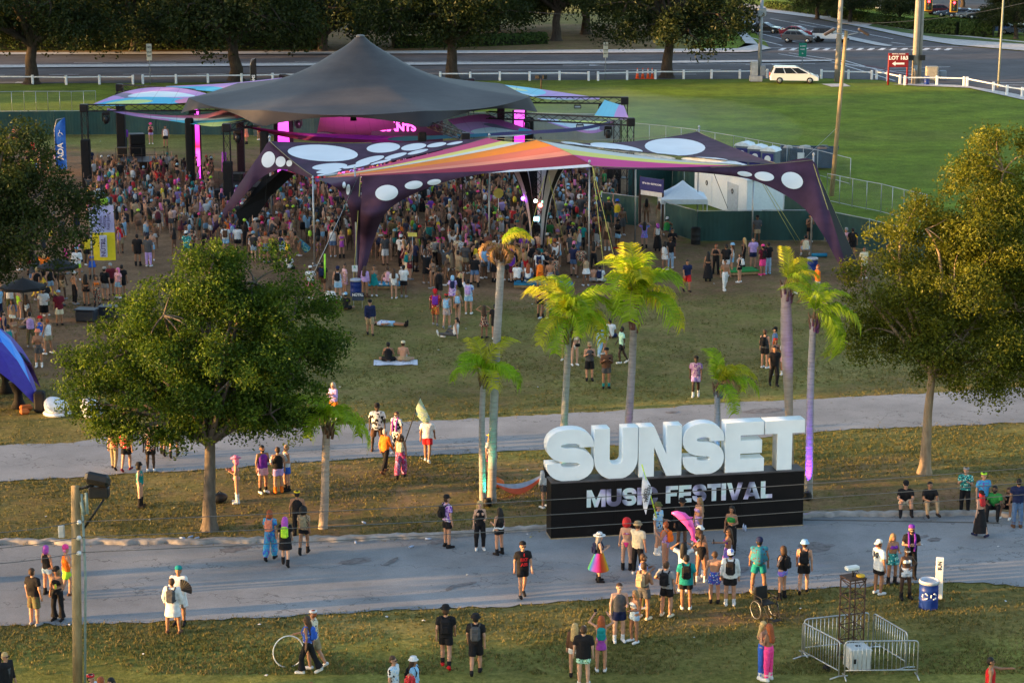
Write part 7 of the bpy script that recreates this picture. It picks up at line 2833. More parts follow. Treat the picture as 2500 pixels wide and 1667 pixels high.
def garment(kind,J,fem):
 """prims, smoothing, cuts for one garment"""
 up,fw=J['up'],J['fwd']
 X=np.array((1.0,0,0))
 pel,wa,ch,ne,hd=J['pel'],J['waist'],J['chest'],J['neck'],J['head']
 sl,sr=J['shoL'],J['shoR']
 cw=0.172 if fem else 0.200
 def torso(h0,h1,a0,a1,b0=.128,b1=.135):
  return('ell',pel+up*h0,pel+up*h1,(a0,b0),(a1,b1),X)
 def sleeves(fr,r0,r1):
  out=[]
  for s in 'LR':
   if fr<=1:
    out.append(('cone',J['sho'+s]-(J['elb'+s]-J['sho'+s])*.1,J['sho'+s]+(J['elb'+s]-J['sho'+s])*fr,r0,r1))
   else:
    out+=[('cap',J['sho'+s],J['elb'+s],r0,r1),('cone',J['elb'+s],J['elb'+s]+(J['wri'+s]-J['elb'+s])*.92,r1,r1*.85)]
  return out
 sh=('cap',sl*.9+sr*.1,sr*.9+sl*.1,0.070 if not fem else 0.058,0.070 if not fem else 0.058)
 yoke=[('cap',ch+X*.09+up*.055,ch-X*.09+up*.055,.120 if not fem else .104,.120 if not fem else .104)]
 if kind in('tee','longtee','jacket','kaftan','tdress'):
  sh=[sh]+yoke
 if kind=='tee':
  return[torso(-.07,.40,cw*.98,cw)]+sh+sleeves(.68,.070,.076),.03,()
 if kind=='longtee':
  return[torso(-.16,.40,cw*1.08,cw)]+sh+sleeves(.8,.074,.082),.03,()
 if kind=='jacket':
  return[torso(-.09,.40,cw*1.05,cw*1.02)]+sh+sleeves(2,.070,.055),.03,()
 if kind=='kaftan':
  return[torso(-.03,.40,cw,cw),('ell',pel+up*-.40,pel+up*.0,(.26,.20),(cw,.14),X)]+sh+sleeves(2,.075,.07),.03,()
 if kind=='tank':
  return[torso(-.06,.36,cw*.94,cw*.93),('cap',sl*.62+sr*.38+up*-.01,sr*.62+sl*.38+up*-.01,.064,.064),('cap',ch+X*.06+up*.03,ch-X*.06+up*.03,.118 if not fem else .104,.118 if not fem else .104)],.03,()
 if kind=='crop':
  return[torso(.215,.37,cw*.90,cw*.92,.118,.130),('cap',sl*.6+sr*.4,sr*.6+sl*.4,.056,.056)]+([('cap',ch+X*.07+fw*.075,ch-X*.07+fw*.075,.07,.07)]if fem else[]),.03,()
 if kind=='bra':
  return[torso(.275,.345,cw*.90,cw*.92,.112,.118)]+([('cap',ch+X*s*.07+fw*.072,ch+X*s*.07+fw*.082,.074,.068)for s in(1,-1)]if fem else[]),.015,()
 if kind=='suit':  # one-piece swimsuit
  return[torso(-.03,.36,.150,cw*.92,.118,.128),('cap',sl*.6+sr*.4,sr*.6+sl*.4,.054,.054),('cap',pel+up*-.06,pel,.105,.125)],.03,()
 if kind=='dress':
  return[torso(.0,.37,.155,cw*.94,.118,.132),('ell',pel+up*-.32,pel+up*.10,(.27,.23),(.155,.13),X),('cap',sl*.6+sr*.4,sr*.6+sl*.4,.056,.056)],.03,()
 if kind=='tdress':
  return[torso(-.03,.40,.19,cw,.135,.135),('ell',pel+up*-.36,pel+up*.05,(.24,.19),(.19,.14),X)]+sh+sleeves(.75,.072,.078),.03,()
 if kind=='shawl':
  return[torso(.10,.43,cw*1.45,cw*1.0,.21,.16),('cap',sl,sr,.085,.085),('cap',ch-fw*.06,pel+up*.12-fw*.10,.19,.16)],.05,()
 if kind in('shorts','shortshorts','longshorts'):
  fr={'shorts':.62,'shortshorts':.36,'longshorts':.90}[kind]
  out=[('ell',pel+up*-.07,pel+up*.115,(.172,.132),(.150,.122),X)]
  for s in 'LR':
   out.append(('cone',J['hip'+s],J['hip'+s]+(J['knee'+s]-J['hip'+s])*fr,.108,.112 if fr>.5 else .108))
  return out,.02,()
 if kind in('trousers','flares','baggy'):
  out=[('ell',pel+up*-.07,pel+up*.115,(.168,.130),(.148,.122),X)]
  e={'trousers':(.084,.066,.066),'flares':(.078,.075,.125),'baggy':(.105,.115,.085)}[kind]
  for s in 'LR':
   kn=J['knee'+s]
   an=J['ank'+s]*.94+kn*.06
   out+=[('cap',J['hip'+s],kn,.104,e[0]),('cap',kn,kn*.5+an*.5,e[0],e[1]),('cone',kn*.55+an*.45,an,e[1],e[2])]
  return out,.025,()
 if kind=='bikini':
  return[('ell',pel+up*-.075,pel+up*.035,(.118,.112),(.168,.128),X),('cap',pel+up*-.10,pel+up*-.06,.075,.10)],.02,()
 if kind=='skirt':
  return[('ell',pel+up*-.26,pel+up*.12,(.245,.20),(.148,.12),X)],.01,()
 if kind=='tightskirt':
  return[('ell',pel+up*-.26,pel+up*.12,(.172,.140),(.150,.122),X)],.01,()
 if kind=='longskirt':
  return[('ell',pel+up*-.78,pel+up*.12,(.30,.26),(.15,.122),X)],.01,()
 if kind=='tutu':
  return[('ell',pel+up*-.50,pel+up*.13,(.40,.38),(.16,.14),X)],.01,()
 if kind in('shoe','boot','sock'):
  return None
 if kind=='short':
  return[('cap',hd+np.array((0,.022,.045)),hd+np.array((0,.030,-.01)),.092,.088)],.01,(('ball',hd+np.array((0,-.125,-.055)),.120),)
 if kind=='long':
  return[('cap',hd+np.array((0,.025,.04)),hd+np.array((0,.03,-.03)),.099,.098),('cap',hd+np.array((.055,.055,-.03)),ch+np.array((.075,.125,-.05)),.062,.045),('cap',hd+np.array((-.055,.055,-.03)),ch+np.array((-.075,.125,-.05)),.062,.045),('cap',hd+np.array((0,.07,-.05)),ch+np.array((0,.135,-.08)),.075,.05)],.03,(('ball',hd+np.array((0,-.135,-.06)),.125),)
 if kind=='bob':
  return[('cap',hd+np.array((0,.02,.04)),hd+np.array((0,.035,-.07)),.104,.108)],.02,(('ball',hd+np.array((0,-.135,-.06)),.118),)
 if kind=='pony':
  return[('cap',hd+np.array((0,.022,.04)),hd+np.array((0,.03,.0)),.093,.09),('cap',hd+np.array((0,.11,.03)),hd+np.array((0,.17,-.10)),.032,.036),('cap',hd+np.array((0,.17,-.10)),hd+np.array((0,.155,-.28)),.036,.015)],.012,(('ball',hd+np.array((0,-.125,-.055)),.118),)
 if kind=='afro':
  return[('cap',hd+np.array((0,.035,.06)),hd+np.array((0,.045,.0)),.145,.15)],.02,(('ball',hd+np.array((0,-.145,-.07)),.135),)
 if kind=='curly':
  r=np.random.default_rng(3)
  out=[]
  for _ in range(26):
   d=r.normal(size=3)
   d/=np.linalg.norm(d)
   d[2]=d[2]*1.1-.25
   out.append(('cap',hd+np.array((0,.03,-.02))+d*.085,hd+np.array((0,.035,-.05))+d*.13,.045,.035))
  return out,.015,(('ball',hd+np.array((0,-.14,-.05)),.115),)
 if kind=='bun':
  return[('cap',hd+np.array((0,.022,.04)),hd+np.array((0,.03,.0)),.093,.09),('cap',hd+np.array((0,.05,.135)),hd+np.array((0,.055,.15)),.042,.040)],.012,(('ball',hd+np.array((0,-.125,-.055)),.118),)
 raise KeyError(kind)
HG={'short':.019,'long':.022,'bob':.02,'pony':.019,'afro':.022,'curly':.02,'bun':.019}
def garment_mesh(kind,pose,sex):
 key=(kind,pose,sex)
 if key not in GARM:
  J=skeleton(pose,sex)
  pr,k,cuts=garment(kind,J,sex=='f')
  V,Q=sdf_mesh(pr,HG.get(kind,.029),k,cuts)
  GARM[key]=raw_mesh(kind,V,Q,[M_BLACKF],True)
 return GARM[key]
def shoe_mesh(kind,pose,sex,side):
 key=(kind,pose,sex,side)
 if key not in GARM:
  J=skeleton(pose,sex)
  a,b=J['heel'+side],J['toe'+side]
  pr=[('cap',a,b,.054,.046)]
  d=nv(*(J['knee'+side]-J['ank'+side]))
  if kind=='boot':
   pr.append(('cone',J['ank'+side]-d*.03,J['ank'+side]+d*.17,.062,.066))
  elif kind=='tallboot':
   pr.append(('cone',J['ank'+side]-d*.03,J['ank'+side]+d*.30,.060,.074))
  elif kind=='hightop':
   pr.append(('cone',J['ank'+side]-d*.02,J['ank'+side]+d*.06,.058,.058))
  elif kind=='sock':
   pr=[('cone',J['ank'+side]-d*.03,J['ank'+side]+d*.15,.050,.058)]
  lowz=min(a[2],b[2])-.045
  V,Q=sdf_mesh(pr,.02,.02)
  GARM[key]=raw_mesh('shoe',V,Q,[M_BLACKF],True)
 return GARM[key]
 # ---- cloth colours and prints
COL={'black':(.012,.011,.013),'white':(.62,.62,.62),'cream':(.62,.54,.38),'grey':(.24,.24,.25),'dgrey':(.07,.07,.075),'navy':(.012,.018,.06),'blue':(.03,.10,.45),'sky':(.27,.47,.66),'denim':(.09,.15,.27),
'ldenim':(.30,.42,.56),'teal':(.01,.22,.22),'green':(.03,.22,.05),'lime':(.42,.70,.04),'olive':(.10,.10,.035),'yellow':(.75,.52,.03),'orange':(.80,.17,.015),'red':(.52,.015,.02),'maroon':(.13,.012,.025),
'pink':(.80,.06,.26),'lpink':(.70,.36,.42),'purple':(.16,.03,.32),'lilac':(.44,.30,.60),'brown':(.10,.05,.03),'tan':(.36,.25,.15),'khaki':(.28,.22,.13),'mint':(.40,.66,.52),'salmon':(.70,.22,.13),'silver':(.50,.52,.56),
'blond':(.46,.31,.13),'dblond':(.24,.15,.07),'hbrown':(.055,.028,.015),'hblack':(.010,.008,.008),'ginger':(.28,.065,.018),'hred':(.42,.015,.02),'hpurple':(.36,.07,.40),'hpink':(.75,.20,.40),'ash':(.32,.28,.24),'gray':(.34,.33,.32)}
def pattern_m(name,kind,c1,c2,c3=None,scale=10.0):
 key=('pat',name)
 if key in MATS:
  return MATS[key]
 m,nt,b=_new(name)
 P=coord(nt)
 c1,c2=COL.get(c1,c1),COL.get(c2,c2)
 c3=COL.get(c3,c3)if c3 else c2
 if kind=='floral':
  v=nt.nodes.new('ShaderNodeTexVoronoi')
  v.inputs['Scale'].default_value=scale
  nt.links.new(P,v.inputs['Vector'])
  s_=nt.nodes.new('ShaderNodeSeparateColor')
  nt.links.new(v.outputs['Color'],s_.inputs[0])
  fl=mix(nt,mth(nt,'GREATER_THAN',s_.outputs[0],0.5),c2,c3)
  c=mix(nt,mth(nt,'LESS_THAN',v.outputs['Distance'],0.42),c1,fl)
 elif kind=='stripes':
  w=nt.nodes.new('ShaderNodeTexWave')
  w.inputs['Scale'].default_value=scale
  w.bands_direction='Z' if scale<0.0 else 'X'
  w.inputs['Scale'].default_value=abs(scale)
  nt.links.new(P,w.inputs['Vector'])
  c=mix(nt,mth(nt,'GREATER_THAN',w.outputs['Fac'],0.5),c1,c2)
 elif kind=='tie':
  n_=noise(nt,P,scale,4,.6,2.0)
  c=ramp(nt,n_,[(.35,c1),(.5,c2),(.62,c3)])
 elif kind=='cow':
  n_=noise(nt,P,scale,1,.4)
  c=mix(nt,mth(nt,'GREATER_THAN',n_,0.53),c1,c2)
 elif kind=='rainbow':
  sp=sep(nt,P)
  a=mth(nt,'ARCTAN2',sp[1],sp[0])
  f=mth(nt,'FRACT',mth(nt,'MULTIPLY_ADD',a,0.318))
  nt.nodes[-2].inputs[2].default_value=2.0
  c=ramp(nt,f,[(0,(.45,.01,.01)),(.17,(.55,.11,.004)),(.34,(.55,.36,.01)),(.5,(.02,.28,.03)),(.68,(.01,.07,.36)),(.84,(.2,.015,.28)),(1,(.45,.01,.04))])
 nt.links.new(c,b.inputs['Base Color'])
 b.inputs['Roughness'].default_value=0.85
 MATS[key]=m
 return m
PAT={'camo':('cow','olive','brown',None,16),'cow':('cow','white','black',None,9),'florpurple':('floral','lilac','purple','white',14),'florblack':('floral','black','salmon','cream',20),'florcream':('floral','cream','tan','navy',14),
'florwhite':('floral','white','black','sky',14),'florteal':('floral','teal','mint','black',15),'florblue':('floral','blue','white','purple',18),'hawaii':('floral','sky','navy','cream',12),'tieblue':('tie',(.02,.08,.5),(.03,.35,.5),'purple',4),
'tiesky':('tie','sky','white','blue',5),'tiepink':('tie','pink','maroon','lilac',6),'stripebw':('stripes','white','navy',None,7),'stripepink':('stripes','white','maroon',None,6),'leopard':('floral','tan','black','brown',24),'rainbow':('rainbow','red','red',None,1),
'fire':('tie','orange','maroon','yellow',5),'greenprint':('floral','mint','green','olive',22),'tealprint':('floral',(.02,.16,.24),'brown','teal',13),'metal':('tie',(.02,.3,.6),(.3,.05,.5),'sky',5),'shirtred':('floral','red','black','cream',15),'plaid':('stripes','grey','navy',None,14),
'jersey':('stripes','white','sky',None,5),'florpink':('floral','lpink','cream','maroon',16),'ocean':('tie','mint','teal','blue',3.5)}
def cloth(c):
 if c in PAT:
  k,a,b_,d,s=PAT[c]
  return pattern_m(c,k,a,b_,d,s)
 return mat('cloth_'+c,COL[c],0.85,var=0.18,scale=11,bump=0.9,spec=0.2)
SKIN={'l':(.42,.22,.14),'t':(.29,.14,.078),'b':(.14,.068,.038),'d':(.05,.026,.017),'p':(.50,.29,.20)}
# ---- hats and packs
def hat_mesh(kind):
 key=('hat',kind)
 if key in GARM:
  return GARM[key]
 mb=MB()
 c=(0,.018,.03)
 if kind=='bucket':
  mb.lathe([(.150,.015),(.152,.025),(.108,.055),(.100,.115),(.085,.125),(0,.127)],18,c)
 elif kind=='brim':
  mb.lathe([(.215,.045),(.217,.055),(.105,.06),(.102,.14),(.09,.155),(.03,.145),(0,.143)],20,c)
  mb.cur=1
  mb.lathe([(.107,.058),(.107,.088)],20,c)
 elif kind=='bowler':
  mb.lathe([(.155,.06),(.155,.068),(.105,.062),(.103,.13),(.08,.165),(.04,.178),(0,.18)],18,c)
 elif kind=='cowboy':
  pts=[]
  for r,z in((.20,.06),(.105,.055),(.100,.14),(.07,.17),(0,.155)):
   pts.append((r,z))
  mb.lathe(pts,20,c)
  mb.v=[(x,y,z+(.055*(abs(x)/.2)**2 if math.hypot(x,y-.018)>.13 else 0))for x,y,z in mb.v]
 elif kind=='beanie':
  mb.lathe([(.104,.0),(.108,.03),(.105,.075),(.08,.12),(.04,.142),(0,.147)],16,c)
 elif kind in('cap','capback'):
  mb.lathe([(.104,.03),(.105,.06),(.09,.105),(.05,.13),(0,.136)],16,c)
  s=-1 if kind=='cap' else 1
  n=8
  top=[(.095*math.cos(math.pi*k/n),.018+s*(.085+.095*math.sin(math.pi*k/n)*1.0),.058-.02*math.sin(math.pi*k/n))for k in range(n+1)]
  mb.add(top+[(x,y,z-.012)for x,y,z in top],[tuple(range(n+1)),tuple(range(2*n+1,n,-1))]+[(k,k+1,n+2+k,n+1+k)for k in range(n)],False)
 elif kind=='shades':
  for sx in(1,-1):
   mb.bbox((.036*sx,-.098,.012),(.056,.012,.036),.005)
  mb.box((0,-.100,.018),(.02,.008,.008))
  for sx in(1,-1):
   mb.bar((.066*sx,-.092,.015),(.09*sx,.01,.018),.004)
 elif kind=='band':
  mb.lathe([(.108,.035),(.112,.045),(.110,.075),(.106,.08)],16,c)
 me=mb.mesh(kind,[M_BLACKF,M_BLACKF])
 GARM[key]=me
 return me
def pack_mesh():
 key=('pack',)
 if key not in GARM:
  mb=MB()
  mb.bbox((0,.19,.0),(.28,.15,.42),.06)
  mb.bbox((0,.28,-.07),(.21,.06,.22),.03)
  for s in(1,-1):
   mb.tube([(.10*s,.13,.17),(.115*s,.06,.235),(.12*s,-.06,.225),(.125*s,-.135,.10),(.13*s,-.12,-.02),(.14*s,.02,-.12),(.12*s,.13,-.16)],.022,6)
  GARM[key]=mb.mesh('backpack',[M_BLACKF])
 return GARM[key]
def bag_mesh():
 key=('bag',)
 if key not in GARM:
  mb=MB()
  mb.bbox((0,0,0),(.24,.09,.15),.03)
  mb.tube([(.10,0,.06),(.16,.05,.3),(.0,.16,.56),(-.14,.1,.42)],.014,5)
  GARM[key]=mb.mesh('bag',[M_BLACKF])
 return GARM[key]
def dress_obj(name,me,parent,m,loc=None):
 o=link(name,me,parent,loc)
 for k,q in enumerate(m if isinstance(m,list)else[m]):
  o.material_slots[k].link='OBJECT'
  o.material_slots[k].material=q
 return o
TOPS={'tee':'shirt','longtee':'shirt','jacket':'jacket','kaftan':'kaftan','tank':'tank_top','crop':'crop_top','bra':'bikini_top','suit':'bodysuit','dress':'dress','tdress':'dress','shawl':'shawl'}
BOTS={'shorts':'shorts','shortshorts':'shorts','longshorts':'shorts','trousers':'trousers','flares':'trousers','baggy':'trousers','bikini':'bikini_bottom','skirt':'skirt','tightskirt':'skirt','longskirt':'skirt','tutu':'tutu'}
HANDS={}
def person(pos,face,pose,sex,skin,hair,top,bottom,shoes,extras,label,group=None,scale=None,seed=0,z=0.0):
 r=random.Random(seed)
 if scale is None:
  scale=(1.0+r.uniform(-.035,.045))*(0.945 if sex=='f' else 1.0)
 root=link('person',body_mesh(pose,sex),None,(pos[0],pos[1],z),rad(face))
 root.scale=(scale,scale,scale)
 root.material_slots[0].link='OBJECT'
 root.material_slots[0].material=skin_mat(SKIN[skin],skin)
 tag(root,label,'person',group)
 J=skeleton(pose,sex)
 hd=tuple(J['head'])
 for spec in(top or '').split('+'):
  if spec:
   k,c=spec.split(':')
   dress_obj(TOPS[k],garment_mesh(k,pose,sex),root,cloth(c))
 for spec in(bottom or '').split('+'):
  if spec:
   k,c=spec.split(':')
   dress_obj(BOTS[k],garment_mesh(k,pose,sex),root,cloth(c))
 for spec in(shoes or '').split('+'):
  if spec:
   k,c=spec.split(':')
   for s in 'LR':
    dress_obj({'boot':'boot','tallboot':'boot','sock':'sock'}.get(k,'shoe'),shoe_mesh(k,pose,sex,s),root,cloth(c))
 if hair:
  k,c=hair.split(':')
  dress_obj('hair',garment_mesh(k,pose,sex),root,mat('hair_'+c,COL[c],0.6,var=0.25,scale=30,bump=0.3))
 for spec in(extras or '').split('+'):
  if not spec:
   continue
  k,c=spec.split(':')
  if k=='pack':
   o=dress_obj('backpack',pack_mesh(),root,cloth(c),tuple(J['chest']-J['up']*.06))
   o.rotation_euler=(math.asin(max(-1,min(1,-J['up'][1]))),0,0)
   o.scale=(0.9,0.9,0.95)if sex=='f' else(1,1,1)
  elif k=='bag':
   dress_obj('bag',bag_mesh(),root,cloth(c),tuple(J['pel']+J['fwd']*.12+np.array((.10,0,.04))))
  elif k=='beard':
   key=('beard',)
   if key not in GARM:
    V,Q=sdf_mesh([('cap',(0,-.045,-.075),(0,-.05,-.085),.05,.045),('cap',(.06,-.02,-.05),(0,-.06,-.08),.03,.03),('cap',(-.06,-.02,-.05),(0,-.06,-.08),.03,.03)],.018,.02)
    GARM[key]=raw_mesh('beard',V,Q,[M_BLACKF],True)
   dress_obj('beard',GARM[key],root,mat('hair_'+c,COL[c],0.6,var=0.25,scale=30,bump=0.3),hd)
  else:
   m=cloth(c)
   dress_obj('sunglasses' if k=='shades' else 'headband' if k=='band' else 'hat',hat_mesh(k),root,[m,cloth('black')],hd)
 return root
def hand_pos(root,side='L',ahead=0.10):
 """world position of a hand of a person object (uses its pose skeleton)"""
 for(pose,sex),me in BODY.items():
  if me==root.data:
   J=skeleton(pose,sex)
   p=J['wri'+side]+J['hdir'+side]*ahead
   rz,s=root.rotation_euler.z,root.scale[0]
   c_,s_=math.cos(rz),math.sin(rz)
   return Vector((root.location.x+s*(p[0]*c_-p[1]*s_),root.location.y+s*(p[0]*s_+p[1]*c_),root.location.z+s*p[2]))
